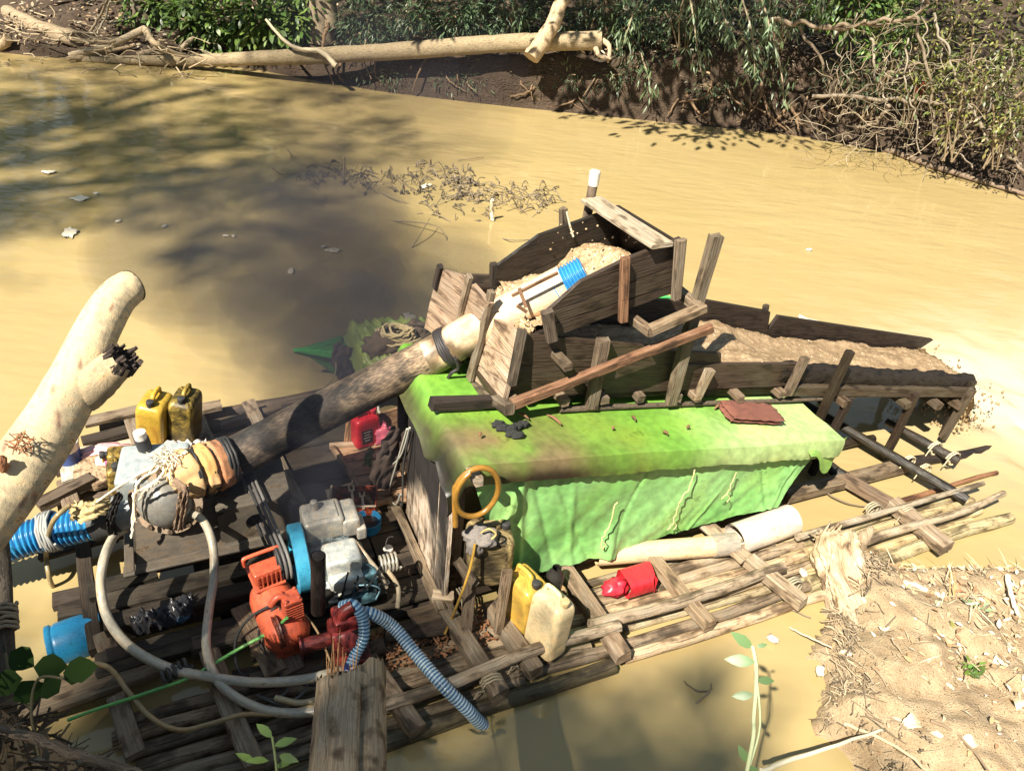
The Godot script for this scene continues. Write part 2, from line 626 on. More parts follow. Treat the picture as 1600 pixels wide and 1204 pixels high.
func build_ground() -> void:
	# river
	var b := mb(Color(1, 1, 1), 3)
	var wn := noise(0.5, 3, 61)
	var w2 := noise(0.16, 3, 62)
	var out := Vector3(3.868, 0.000, -5.308)
	var xs := []
	var x := -40.0
	while x < 40.0:
		xs.append(x)
		x += 0.12 if x > -6.0 and x < 7.5 else (0.4 if absf(x) < 12 else 3.0)
	var zs := []
	var z := -24.0
	while z < 3.0:
		zs.append(z)
		z += 0.12 if z > -9.0 else 0.3
	var rows := []
	var first := 0
	for zz in zs:
		for xx in xs:
			var p := Vector3(xx, 0, zz)
			var d := p - out
			var run := d.x * 0.90 + d.z * -0.44
			var off := d.x * 0.44 + d.z * 0.90
			var near := exp(-(d.length_squared()) / 0.9)
			var plume := exp(-off * off / (0.5 + 0.25 * maxf(run, 0.0))) * smoothstep(-0.5, 0.4, run) * exp(-maxf(run, 0.0) / 3.2)
			p.y = wn.get_noise_2d(xx * 1.1, zz * 3.0) * 0.010 + wn.get_noise_2d(xx * 7.0, zz * 7.0) * 0.11 * near
			var streak := wn.get_noise_2d((run + off * 0.4) * 2.2, (off - run * 0.3) * 14.0) * 0.5 + 0.5
			var foam := clampf(plume * 1.5 * (streak + 0.3) + near * 0.7 * (streak + 0.2), 0.0, 0.95)
			var silt := w2.get_noise_2d(xx * 1.2, zz * 1.2) * 0.5 + 0.5
			var base := Color(0.322, 0.243, 0.106).lerp(Color(0.356, 0.274, 0.130), silt)
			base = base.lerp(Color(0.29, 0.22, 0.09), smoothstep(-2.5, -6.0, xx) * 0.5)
			b.col = base.lerp(Color(0.50, 0.43, 0.305), foam)
			b.vert(p, xx, zz)
	var m := xs.size()
	for i in zs.size() - 1:
		for j in m - 1:
			var f := first + i * m + j
			b.quad(f, f + m, f + m + 1, f + 1)
	setting("river_water", b, M.water)
	# river bed below, so that nothing floats over a void
	b = mb(Color(0.25, 0.18, 0.09), 4)
	b.face([Vector3(-60, -1.5, 10), Vector3(60, -1.5, 10), Vector3(60, -1.5, -60), Vector3(-60, -1.5, -60)])
	setting("ground", b, M.soil)
	# far bank
	b = mb(Color(0.085, 0.062, 0.042), 5)
	var path := []
	for i in FAR_SHORE.size() - 1:
		var n := 14 if i > 1 and i < 17 else 6
		for k in n:
			path.append(FAR_SHORE[i].lerp(FAR_SHORE[i + 1], float(k) / n))
	path.append(FAR_SHORE[-1])
	var sm := []
	for i in path.size():
		var s := Vector2.ZERO
		var c := 0
		for k in range(maxi(0, i - 5), mini(path.size(), i + 6)):
			s += path[k]
			c += 1
		sm.append(s / c)
	var bn := noise(0.55, 4, 63)
	var offs := [-0.8, -0.2, 0.0, 0.06, 0.12, 0.18, 0.25, 0.32, 0.4, 0.5, 0.62, 0.75, 0.9, 1.1, 1.4, 1.8, 2.3, 3.0, 4.0, 5.5, 8.0, 12.0, 20.0, 40.0]
	rows = []
	for d in offs:
		var row := []
		for i in sm.size():
			var t: Vector2 = (sm[mini(i + 1, sm.size() - 1)] - sm[maxi(i - 1, 0)]).normalized()
			var nn := Vector2(t.y, -t.x)
			var q: Vector2 = sm[i] + nn * (d + bn.get_noise_2d(sm[i].x * 1.5, sm[i].y) * 0.22 * smoothstep(0, 0.2, d))
			if d > 5.0:
				q = sm[i] + Vector2(0, -d) + nn * 2.0
			var h := far_height(d, sm[i].x)
			h += bn.get_noise_3d(q.x * 2.2, h * 3.0, q.y * 2.2) * 0.22 * smoothstep(0.0, 0.5, d)
			row.append(Vector3(q.x, h, q.y))
		rows.append(row)
	b.sheet(rows, 1, 1, true)
	setting("far_bank_ground", b, M.cutbank)
	# near bank, with the mud spit beside the raft
	b = mb(Color(0.41, 0.335, 0.225), 6)
	rows = []
	var zz2 := -4.3
	while zz2 < 24.0:
		var row := []
		var xx2 := -34.0
		while xx2 < 30.0:
			row.append(Vector3(xx2, near_height(xx2, zz2), zz2))
			xx2 += 0.04 if xx2 > 1.2 and xx2 < 3.6 else (0.12 if absf(xx2) < 5.0 else 1.0)
		rows.append(row)
		zz2 += 0.04 if zz2 < -1.0 else (0.15 if zz2 < 1.0 else 1.0)
	b.sheet(rows)
	setting("near_bank_ground", b, M.soil)

func spit_edge(x: float) -> float:   # z of the water's edge on the spit
	var e := [Vector2(1.45, -1.5), Vector2(1.72, -2.05), Vector2(1.80, -2.6), Vector2(1.88, -3.1), Vector2(2.02, -3.42), Vector2(2.2, -3.45), Vector2(2.42, -3.32), Vector2(2.9, -3.36), Vector2(3.4, -3.40), Vector2(5, -3.3), Vector2(10, -3.6)]
	if x < e[0].x:
		return -1.25
	for i in e.size() - 1:
		if x < e[i + 1].x:
			return lerpf(e[i].y, e[i + 1].y, (x - e[i].x) / (e[i + 1].x - e[i].x))
	return e[-1].y

func near_height(x0: float, z: float) -> float:
	var x := x0 + (nz.get_noise_2d(x0 * 30.0 + 50.0, z * 30.0) * 0.10 + nz.get_noise_2d(x0 * 8.0, z * 9.0 + 30.0) * 0.16) * smoothstep(1.3, 1.5, x0) * (1.0 - smoothstep(2.2, 2.6, x0))
	var n := nz.get_noise_2d(x * 22.0, z * 22.0)
	var n2 := nz.get_noise_2d(x * 90.0, z * 90.0)
	var edge := lerpf(-1.25, spit_edge(x), smoothstep(1.2, 1.5, x)) + n * 0.05
	var d := z - edge
	var mound := 1.5 * exp(-pow((x + 1.62) / 0.42, 2) - pow((z + 1.12) / 0.40, 2))
	if d < 0.0:
		return maxf(d * 1.2, -1.2) + mound
	var h := minf(d * 2.0, 1.75)
	if x > 1.2:
		var flat := 0.10 * smoothstep(0.0, lerpf(0.9, 0.12, smoothstep(1.95, 2.2, x)), d) + 0.06 * d + n * 0.05 + n2 * 0.022 + 0.05 * smoothstep(1.9, 2.3, x)
		var up := maxf(0.0, z + 1.25) * 1.9
		h = lerpf(h, minf(flat + up, 1.75), smoothstep(1.2, 1.5, x))
	h += mound * (1.0 - smoothstep(0.6, 1.5, h) * 0.9)
	h += n * 0.05 + n2 * 0.015
	return h

# ------------------------------------------------------------------ foliage
func leaf_mesh(w: float, fold := 0.12, droop := 0.18) -> ArrayMesh:   # one metre long along +X, scaled per leaf
	var b := mb(Color(1, 1, 1), 1)
	var ts := [0.0, 0.22, 0.5, 0.78, 1.0]
	var ws := [0.02, 0.75, 1.0, 0.6, 0.0]
	for i in ts.size():
		var t: float = ts[i]
		var hw: float = ws[i] * w * 0.5
		var y := -droop * t * t
		b.vert(Vector3(t, y + fold * hw, -hw), t, 0)
		b.vert(Vector3(t, y, 0), t, 0.5)
		b.vert(Vector3(t, y + fold * hw, hw), t, 1)
	for i in ts.size() - 1:
		var f := i * 3
		b.quad(f, f + 1, f + 4, f + 3)
		b.quad(f + 1, f + 2, f + 5, f + 4)
	return b.commit(Vector3.ZERO)

func scatter(root: Node, called: String, mesh: ArrayMesh, xf: Array, cols: Array, m: Material) -> MultiMeshInstance3D:
	var mm := MultiMesh.new()
	mm.transform_format = MultiMesh.TRANSFORM_3D
	mm.use_colors = true
	mm.mesh = mesh
	mm.instance_count = xf.size()
	for i in xf.size():
		mm.set_instance_transform(i, xf[i])
		mm.set_instance_color(i, cols[i])
	var o := MultiMeshInstance3D.new()
	o.multimesh = mm
	o.material_override = m
	o.name = called
	root.add_child(o, true)
	o.set_meta("kind", "stuff")
	return o

func leaf_xf(p: Vector3, dir: Vector3, size: float) -> Transform3D:
	var x := dir.normalized()
	var up := Vector3(rg.randf_range(-0.6, 0.6), 1, rg.randf_range(-0.6, 0.6))
	return Transform3D(basis_from(x, up).scaled_local(Vector3.ONE * size), p)

func pick(cols: Array) -> Color:
	return tint(cols[rg.randi() % cols.size()], 0.3)

var BROAD: ArrayMesh
var LANCE: ArrayMesh
var ROUND: ArrayMesh

func rand_dir() -> Vector3:
	var z := rg.randf_range(-1, 1)
	var a := rg.randf() * TAU
	return Vector3(sqrt(1 - z * z) * cos(a), z, sqrt(1 - z * z) * sin(a))

# crown: leaves gathered in clumps through an uneven volume
func clumps(center: Vector3, rad: Vector3, nclump: int, per: int, clump_r: float, size: float, cols: Array, droop := 0.3, origin := Vector3.ZERO) -> Array:
	var xf := []
	var cc := []
	for i in nclump:
		var d := rand_dir()
		var r := pow(rg.randf(), 0.45)
		var p := center + d * r * rad
		var tone: Color = tint(cols[rg.randi() % cols.size()], 0.35)
		var cr := clump_r * rg.randf_range(0.6, 1.3)
		for k in per:
			var q := rand_dir()
			var dir := q + d * 0.5 + Vector3.DOWN * droop
			xf.append(leaf_xf(p + q * cr * pow(rg.randf(), 0.6) - origin, dir, size * rg.randf_range(0.6, 1.25)))
			cc.append(tint(tone, 0.22))
	return [xf, cc]

const GREEN := [Color(0.075, 0.13, 0.022), Color(0.055, 0.11, 0.02), Color(0.10, 0.15, 0.03), Color(0.05, 0.085, 0.02)]
const GREYGREEN := [Color(0.06, 0.095, 0.045), Color(0.08, 0.12, 0.06), Color(0.045, 0.075, 0.03)]
const WILLOW := [Color(0.14, 0.19, 0.10), Color(0.10, 0.15, 0.07), Color(0.18, 0.24, 0.14), Color(0.08, 0.12, 0.05)]
const OLIVE := [Color(0.10, 0.12, 0.025), Color(0.14, 0.15, 0.035), Color(0.06, 0.08, 0.02), Color(0.20, 0.17, 0.06), Color(0.09, 0.10, 0.03)]
const DRY := [Color(0.50, 0.40, 0.26), Color(0.38, 0.27, 0.15), Color(0.62, 0.54, 0.40), Color(0.28, 0.17, 0.09), Color(0.45, 0.30, 0.16)]

func tree(called: String, label: String, base: Vector3, top: Vector3, r0: float, bark: Color, crown_c: Vector3, crown_r: Vector3, nclump: int, per: int, size: float, cols: Array, group := "", clump_r := 0.5) -> void:
	var t := thing(called, label, "tree", base, group)
	var b := mb(bark)
	var mid := base.lerp(top, 0.5) + Vector3(rg.randf_range(-0.2, 0.2), 0, rg.randf_range(-0.2, 0.2))
	var pts := curve([base + Vector3(0, -0.4, 0), base.lerp(mid, 0.5), mid, top], 5)
	b.tube(pts, ramp(pts.size(), [r0 * 1.5, r0 * 1.05, r0 * 0.9, r0 * 0.75, r0 * 0.6]), 12, true, 0.05)
	part(t, "trunk", b, M.bark)
	for i in 4:
		b = mb(bark)
		var e := crown_c + rand_dir() * crown_r * 0.7
		var s := base.lerp(top, rg.randf_range(0.7, 1.0))
		var q := curve([s, s.lerp(e, 0.5) + Vector3(0, 0.3, 0), e], 4)
		b.tube(q, ramp(q.size(), [r0 * 0.45, r0 * 0.12]), 7, true, 0.05)
		part(t, "limb", b, M.bark)
	var cl := clumps(crown_c, crown_r, nclump, per, clump_r, size, cols, 0.3, base)
	scatter(t, "crown", BROAD, cl[0], cl[1], M.leaf)

func build_trees() -> void:
	BROAD = leaf_mesh(0.42)
	LANCE = leaf_mesh(0.17, 0.12, 0.12)
	ROUND = leaf_mesh(0.85, 0.1, 0.08)
	# trees of the near bank: their crowns shade the upstream water and the landward end of the raft
	var k := Vector3(-0.62, 1.0, 0.50)
	tree("bank_tree", "tall broad leaved tree on the near bank upstream of the raft", Vector3(-17.5, 0.6, 8.6), Vector3(-17.1, 23.5, 8.2), 0.5, Color(0.30, 0.26, 0.2), Vector3(-17.05, 25.0, 8.1), Vector3(4.2, 1.6, 4.0), 240, 24, 0.24, GREEN, "trees of the near bank")
	tree("bank_tree", "broad leaved tree rising behind the leaning pale trunk", Vector3(-11.5, 1.7, 13.3), Vector3(-11.6, 20.6, 13.1), 0.36, Color(0.30, 0.26, 0.2), Vector3(-11.9, 22.0, 13.7), Vector3(1.5, 1.0, 1.2), 38, 26, 0.2, GREEN, "trees of the near bank", 0.38)
	tree("bank_tree", "slender tree on the near bank behind the broken stump", Vector3(-9.2, 1.7, 14.2), Vector3(-9.5, 20.8, 13.8), 0.3, Color(0.30, 0.26, 0.2), Vector3(-9.7, 22.0, 13.6), Vector3(1.5, 0.6, 0.62), 46, 26, 0.20, GREEN, "trees of the near bank", 0.3)
	# trees of the far bank; their crowns stand above the picture and show in the water
	var far := [
		[Vector3(-6.9, 0.35, -13.9), Vector3(-7.2, 5.5, -14.3), 0.15, Color(0.16, 0.13, 0.10), "dark slanting trunk beside the driftwood pile"],
		[Vector3(-3.75, 0.85, -13.5), Vector3(-3.9, 6.0, -13.9), 0.16, Color(0.33, 0.28, 0.20), "pale twin stem tree behind the fallen log"],
		[Vector3(-0.55, 1.2, -13.7), Vector3(-1.6, 6.0, -14.4), 0.13, Color(0.20, 0.16, 0.12), "dark tree leaning behind the middle of the fallen log"],
		[Vector3(2.1, 1.25, -13.6), Vector3(2.7, 6.5, -13.6), 0.20, Color(0.19, 0.15, 0.11), "thick dark tree on the cut bank past the end of the fallen log"],
		[Vector3(0.9, 0.9, -13.4), Vector3(0.7, 5.4, -13.0), 0.12, Color(0.2, 0.16, 0.12), "slim dark tree behind the broken end of the fallen log"],
		[Vector3(5.0, 1.4, -14.2), Vector3(4.6, 6.0, -14.0), 0.14, Color(0.2, 0.16, 0.12), "tree behind the hanging willow sprays"],
		[Vector3(8.6, 1.5, -12.0), Vector3(8.0, 6.0, -12.4), 0.16, Color(0.22, 0.18, 0.13), "tree standing over the tangle of dry vines"],
		[Vector3(-10.5, 0.8, -17.5), Vector3(-10.8, 6.0, -17.5), 0.18, Color(0.2, 0.16, 0.12), "tree behind the muddy inlet upstream"],
	]
	for f in far:
		var top: Vector3 = f[1]
		tree("far_bank_tree", f[4], f[0], top, f[2], f[3], top + Vector3(-0.6, 0.4, 3.2), Vector3(2.6, 1.3, 1.9), 84 if absf(top.x - 1.0) < 3.5 else 56, 22, 0.2, GREEN, "trees of the far bank", 0.55)
	var cl := clumps(Vector3(-2, 3.6, -17.5), Vector3(15, 3.4, 1.6), 900, 12, 0.7, 0.42, GREEN)
	var wood := scatter(self, "far_wood", BROAD, cl[0], cl[1], M.leaf)
	tag(wood, "dense dark wood behind the far bank, mirrored in the river", "wood")
	var b := mb(Color(0.33, 0.28, 0.20))
	var q := curve([Vector3(-3.55, 0.7, -13.45), Vector3(-3.6, 2.0, -13.5), Vector3(-3.5, 5.0, -13.8)], 5)
	b.tube(q, ramp(q.size(), [0.13, 0.09]), 10, true, 0.05)
	solo("tree_stem", "slimmer pale stem close beside the twin stem tree", "tree", b, M.bark)

func bush(called: String, label: String, c: Vector3, rad: Vector3, nclump: int, per: int, size: float, mesh: ArrayMesh, cols: Array, group: String, droop := 0.4, clump_r := 0.22) -> void:
	var base := Vector3(c.x, c.y - rad.y, c.z)
	var t := thing(called, label, "bush", base, group)
	for i in 5:
		var b := mb(Color(0.2, 0.15, 0.09))
		var e := c + rand_dir() * rad * 0.7
		b.tube(curve([base + Vector3(rg.randf_range(-0.1, 0.1), -0.2, 0), base.lerp(e, 0.5) + Vector3(rg.randf_range(-0.15, 0.15), 0.1, 0), e], 3), 0.012, 5)
		part(t, "stem", b, M.twig)
	var cl := clumps(c, rad, nclump, per, clump_r, size, cols, droop, base)
	scatter(t, "foliage", mesh, cl[0], cl[1], M.leaf)

# a twig hanging over the water with long narrow leaves towards its end
func spray(label: String, pts: Array, n: int, size: float, cols: Array, group: String, called := "hanging_branch") -> void:
	var t := thing(called, label, "branch", pts[0], group)
	var q := curve(pts, 5)
	var b := mb(Color(0.30, 0.24, 0.16))
	b.tube(q, ramp(q.size(), [0.018, 0.004]), 6)
	part(t, "twig", b, M.twig)
	var xf := []
	var cc := []
	for i in n:
		var f := pow(rg.randf(), 0.7)
		var p: Vector3 = q[int(f * (q.size() - 1))]
		p += rand_dir() * 0.26 * rg.randf()
		var d: Vector3 = (pts[-1] - pts[-2]).normalized() * 0.5 + rand_dir() * 0.8 + Vector3.DOWN * 0.6
		xf.append(leaf_xf(p - pts[0], d, size * rg.randf_range(0.6, 1.2)))
		cc.append(pick(cols))
	scatter(t, "leaves", LANCE, xf, cc, M.leaf)

func stick(called: String, label: String, category: String, pts: Array, r0: float, r1: float, col: Color, group := "", m: Material = null, lump := 0.06) -> void:
	var q := curve(pts, 6)
	for i in range(1, q.size() - 1):
		q[i] += rand_dir() * ((r0 * 0.45 if r0 < 0.04 else r0 * 0.12) if called != "dry_vine" else 0.035)
	if called == "dry_vine":
		q = curve(q, 3)
	var b := mb(tint(col))
	b.tube(q, ramp(q.size(), [r0, (r0 + r1) / 2, r1]), 10 if r0 > 0.03 else 6, true, lump)
	solo(called, label, category, b, m if m else (M.bark if r0 > 0.02 else M.twig), group)

func build_far_bank() -> void:
	var PALE := Color(0.50, 0.42, 0.29)
	var t := thing("fallen_log", "long pale fallen log lying along the far bank above the water", "log", Vector3(-6.843, 0.050, -12.448))
	var b := mb(Color(0.37, 0.31, 0.20))
	var q := curve([Vector3(-7.392, 0.020, -12.514), Vector3(-5.625, 0.140, -12.727), Vector3(-3.792, 0.426, -12.500), Vector3(-2.304, 0.637, -12.550), Vector3(-0.734, 0.910, -12.500), Vector3(0.796, 1.105, -12.500)], 8)
	b.tube(q, ramp(q.size(), [0.05, 0.09, 0.12, 0.125, 0.13, 0.135]), 14, true, 0.045)
	part(t, "trunk", b, M.bark)
	for e in [[Vector3(0.705, 1.069, -12.500), Vector3(0.766, 0.944, -12.300), Vector3(0.961, 0.911, -12.250)], [Vector3(0.745, 1.127, -12.500), Vector3(0.916, 1.055, -12.400), Vector3(0.926, 0.842, -12.300)]]:
		b = mb(Color(0.55, 0.47, 0.33))
		b.tube(curve(e, 4), [0.05, 0.045, 0.04, 0.04, 0.035, 0.03, 0.03, 0.02, 0.012], 8, true, 0.08)
		part(t, "broken_limb", b, M.bark)
	stick("leaning_trunk", "pale trunk leaning down across the fallen log with a blunt lower end", "tree trunk", [Vector3(0.355, 1.899, -12.900), Vector3(0.121, 1.489, -12.600), Vector3(-0.002, 1.188, -12.350), Vector3(-0.226, 0.822, -12.200)], 0.09, 0.13, PALE)
	stick("forked_branch", "forked bare branch lying over the fallen log in front of the twin stem tree", "branch", [Vector3(-4.294, 0.907, -12.500), Vector3(-3.884, 0.595, -12.350), Vector3(-3.431, 0.576, -12.300), Vector3(-3.169, 0.412, -12.200)], 0.02, 0.045, PALE)
	# driftwood
	var drift := [
		["thick bleached driftwood limb arching down to the fallen log", [Vector3(-6.290, 0.550, -12.666), Vector3(-6.001, 0.450, -12.313), Vector3(-5.856, 0.300, -12.488), Vector3(-5.595, 0.150, -12.785)], 0.055, 0.03],
		["long driftwood limb sloping from the pile to the water", [Vector3(-7.491, 0.080, -12.500), Vector3(-6.922, 0.250, -12.592), Vector3(-6.381, 0.500, -12.845)], 0.04, 0.06],
		["dark driftwood branch lowest on the pile by the water", [Vector3(-7.466, 0.050, -12.382), Vector3(-7.124, 0.100, -12.625), Vector3(-6.651, 0.220, -12.979)], 0.035, 0.03],
		["upright broken driftwood stub at the mud edge", [Vector3(-8.798, 0.050, -13.180), Vector3(-8.989, 0.100, -13.563), Vector3(-8.803, 0.300, -13.311)], 0.03, 0.02],
		["thin driftwood stick standing steeply in the pile", [Vector3(-7.458, 0.300, -13.167), Vector3(-7.229, 0.600, -13.222), Vector3(-6.987, 0.900, -13.113)], 0.025, 0.015],
		["second thin stick standing steeply in the pile", [Vector3(-7.270, 0.300, -13.002), Vector3(-7.062, 0.600, -13.029), Vector3(-6.738, 0.900, -12.648)], 0.02, 0.015],
		["driftwood stick pointing up beside the dark slanting trunk", [Vector3(-6.102, 0.350, -13.086), Vector3(-6.001, 0.500, -13.665), Vector3(-5.927, 0.700, -14.128)], 0.05, 0.03],
		["second stick pointing up beside the dark slanting trunk", [Vector3(-5.856, 0.250, -12.831), Vector3(-5.696, 0.450, -13.282), Vector3(-5.665, 0.600, -14.036)], 0.045, 0.025],
		["bleached log lying along the mud behind the driftwood", [Vector3(-9.161, 0.350, -13.754), Vector3(-8.288, 0.300, -13.150), Vector3(-7.486, 0.250, -12.799)], 0.10, 0.13],
		["grey driftwood branch across the middle of the pile", [Vector3(-7.488, 0.300, -12.632), Vector3(-6.841, 0.320, -12.563), Vector3(-6.567, 0.400, -12.986)], 0.03, 0.025],
		["short driftwood root at the foot of the dark slanting trunk", [Vector3(-6.539, 0.120, -12.807), Vector3(-6.292, 0.200, -12.866), Vector3(-6.314, 0.300, -13.242)], 0.05, 0.03],
		["dark stump end at the water by the inlet", [Vector3(-8.877, 0.000, -12.599), Vector3(-8.561, 0.150, -12.574), Vector3(-8.424, 0.250, -12.513)], 0.12, 0.06]]
	for d in drift:
		stick("driftwood", d[0], "driftwood", d[1], d[2], d[3], PALE * rg.randf_range(0.55, 1.1), "driftwood piled by the inlet")
	b = mb(Color(0.35, 0.27, 0.18), 71)
	for i in 170:
		var p := Vector3(-7.194, 0.200, -12.809) + Vector3(rg.randf_range(-2.2, 2.0), rg.randf_range(-0.15, 0.25), rg.randf_range(-0.8, 1.0))
		var d := rand_dir() * Vector3(1, 0.3, 0.6) * rg.randf_range(0.2, 0.7)
		b.col = tint(Color(0.36, 0.28, 0.18), 0.4)
		b.tube(curve([p, p + d * 0.5 + rand_dir() * 0.05, p + d], 3), rg.randf_range(0.004, 0.012), 5, false)
	var st := solo("driftwood_twigs", "small broken twigs heaped under the driftwood", "twigs", b, M.twig)
	st.set_meta("kind", "stuff")
	# bushes
	var far := "bushes along the far bank"
	var spots := [
		[Vector3(-5.535, 0.552, -13.450), Vector3(0.75, 0.5, 0.45), 60, 16, 0.15, BROAD, GREEN, "bright green broad leaved bush beside the dark slanting trunk"],
		[Vector3(-4.596, 0.641, -13.350), Vector3(0.6, 0.45, 0.4), 60, 16, 0.16, BROAD, GREEN, "bright green bush between the driftwood and the twin stem tree"],
		[Vector3(-4.058, 0.715, -13.500), Vector3(0.45, 0.5, 0.4), 44, 16, 0.15, BROAD, GREEN, "leafy green bush just behind the twin stem tree"],
		[Vector3(-2.863, 0.870, -13.100), Vector3(0.6, 0.5, 0.4), 80, 16, 0.12, LANCE, GREYGREEN, "shaded grey green shrub past the twin stem tree"],
		[Vector3(-2.101, 0.972, -13.100), Vector3(0.6, 0.5, 0.4), 80, 16, 0.12, LANCE, GREYGREEN, "grey green shrub above the middle of the fallen log"],
		[Vector3(-1.296, 1.077, -13.100), Vector3(0.55, 0.5, 0.4), 80, 16, 0.12, LANCE, GREYGREEN, "narrow leaved shrub beside the leaning pale trunk"],
		[Vector3(-0.606, 1.191, -13.200), Vector3(0.5, 0.5, 0.4), 60, 16, 0.13, LANCE, GREYGREEN, "dark narrow leaved shrub behind the leaning pale trunk"],
		[Vector3(0.671, 1.432, -13.200), Vector3(0.6, 0.5, 0.4), 60, 14, 0.14, LANCE, GREYGREEN, "shrub above the broken end of the fallen log"],
		[Vector3(1.382, 1.279, -13.000), Vector3(0.5, 0.5, 0.35), 60, 14, 0.13, LANCE, GREYGREEN, "dark shrub behind the first willow spray"],
		[Vector3(2.140, 1.442, -13.000), Vector3(0.6, 0.6, 0.35), 70, 14, 0.14, LANCE, GREYGREEN, "dark shrub behind the middle willow sprays"],
		[Vector3(-9.247, 0.379, -15.300), Vector3(1.3, 0.4, 0.5), 60, 14, 0.17, BROAD, OLIVE, "olive bush behind the muddy inlet"],
		[Vector3(-6.654, 0.680, -14.000), Vector3(0.7, 0.5, 0.5), 50, 14, 0.16, BROAD, GREEN, "green bush behind the dark slanting trunk"],
		[Vector3(5.456, 1.863, -11.900), Vector3(0.8, 0.8, 0.5), 70, 12, 0.075, BROAD, OLIVE, "yellowish bush above the tangle of dry vines"],
		[Vector3(5.818, 1.902, -11.000), Vector3(0.6, 0.9, 0.4), 70, 12, 0.075, BROAD, OLIVE, "yellow green bush at the downstream end of the far bank"],
		[Vector3(6.136, 1.159, -10.600), Vector3(0.45, 0.6, 0.35), 45, 12, 0.075, BROAD, OLIVE, "low olive bush beneath the yellow green bush"],
		[Vector3(5.701, 1.117, -10.900), Vector3(0.5, 0.6, 0.3), 36, 12, 0.075, BROAD, OLIVE, "thin olive bush mixed into the dry vines"],
		[Vector3(4.508, 1.905, -12.900), Vector3(0.9, 0.45, 0.4), 90, 14, 0.12, BROAD, GREEN, "dark bush on top of the bank between willow sprays and vines"],
		[Vector3(3.510, 1.723, -12.900), Vector3(0.6, 0.4, 0.35), 60, 14, 0.12, LANCE, GREYGREEN, "dark bush behind the downstream willow spray"],
		[Vector3(4.871, 1.623, -12.000), Vector3(0.5, 0.5, 0.3), 50, 12, 0.09, BROAD, GREEN, "leafy green plant growing up behind the arched vine"],
		[Vector3(5.278, 1.238, -11.600), Vector3(0.4, 0.5, 0.3), 40, 12, 0.08, BROAD, OLIVE, "olive plant growing through the middle of the dry vines"],
		[Vector3(4.899, 0.970, -12.200), Vector3(0.5, 0.35, 0.25), 36, 12, 0.085, LANCE, GREYGREEN, "dark plant low on the bank behind the dry vines"],
		[Vector3(-2.540, 0.215, -12.720), Vector3(0.5, 0.16, 0.12), 30, 12, 0.08, LANCE, GREYGREEN, "dark low growth on the cut bank under the fallen log"],
		[Vector3(-1.314, 0.270, -12.720), Vector3(0.5, 0.2, 0.12), 30, 12, 0.08, LANCE, GREYGREEN, "dark trailing growth under the middle of the fallen log"],
		[Vector3(0.300, 0.425, -12.750), Vector3(0.5, 0.25, 0.12), 36, 12, 0.09, LANCE, GREYGREEN, "dark trailing growth under the leaning pale trunk"],
		[Vector3(1.191, 0.562, -12.750), Vector3(0.4, 0.3, 0.15), 36, 12, 0.09, LANCE, GREYGREEN, "dark growth below the broken end of the fallen log"],
		[Vector3(2.725, 0.511, -12.800), Vector3(0.5, 0.2, 0.15), 26, 12, 0.09, LANCE, GREYGREEN, "low growth on the bank beneath the middle willow sprays"],
		[Vector3(4.452, 1.061, -12.400), Vector3(0.5, 0.3, 0.3), 24, 12, 0.10, LANCE, GREYGREEN, "low shaded plant growing on the slope of leaf litter"]]
	for s in spots:
		bush("bush", s[7], s[0], s[1], s[2], s[3], s[4], s[5], s[6], far)
	var w := "willow sprays hanging over the far bank"
	var sp := [
		["willow spray drooping over the end of the fallen log", [Vector3(1.324, 1.942, -12.600), Vector3(1.196, 1.537, -12.400), Vector3(1.100, 1.066, -12.300)], 60],
		["willow spray hanging to the right of the fallen log", [Vector3(1.903, 2.009, -12.500), Vector3(2.072, 1.484, -12.200), Vector3(2.266, 0.915, -12.000)], 70],
		["broad willow spray with pale leaves, middle of the group", [Vector3(2.328, 2.036, -12.600), Vector3(2.439, 1.688, -12.200), Vector3(2.679, 1.324, -12.000)], 110],
		["longest pale willow spray reaching lowest over the bank", [Vector3(2.579, 2.072, -12.500), Vector3(2.884, 1.495, -12.100), Vector3(3.049, 0.901, -11.900)], 120],
		["willow spray furthest downstream in the group", [Vector3(2.848, 2.098, -12.500), Vector3(3.087, 1.667, -12.200), Vector3(3.172, 1.372, -12.000)], 80],
		["small willow spray at the top of the picture by the vines", [Vector3(3.685, 2.269, -12.400), Vector3(3.782, 2.022, -12.200), Vector3(3.793, 1.817, -12.100)], 60],
		["faint shaded willow spray low against the cut bank", [Vector3(3.380, 1.346, -12.700), Vector3(3.562, 0.881, -12.400), Vector3(3.680, 0.495, -12.300)], 50],
		["dark willow spray low beneath the end of the fallen log", [Vector3(1.415, 0.972, -12.700), Vector3(1.539, 0.749, -12.500), Vector3(1.693, 0.410, -12.400)], 55],
		["upper willow spray thick with leaves above the group", [Vector3(2.051, 2.152, -12.800), Vector3(2.212, 1.872, -12.500), Vector3(2.408, 1.568, -12.400)], 120]]
	for s in sp:
		spray(s[0], s[1], int(s[2] * 1.3), 0.15, WILLOW, w)
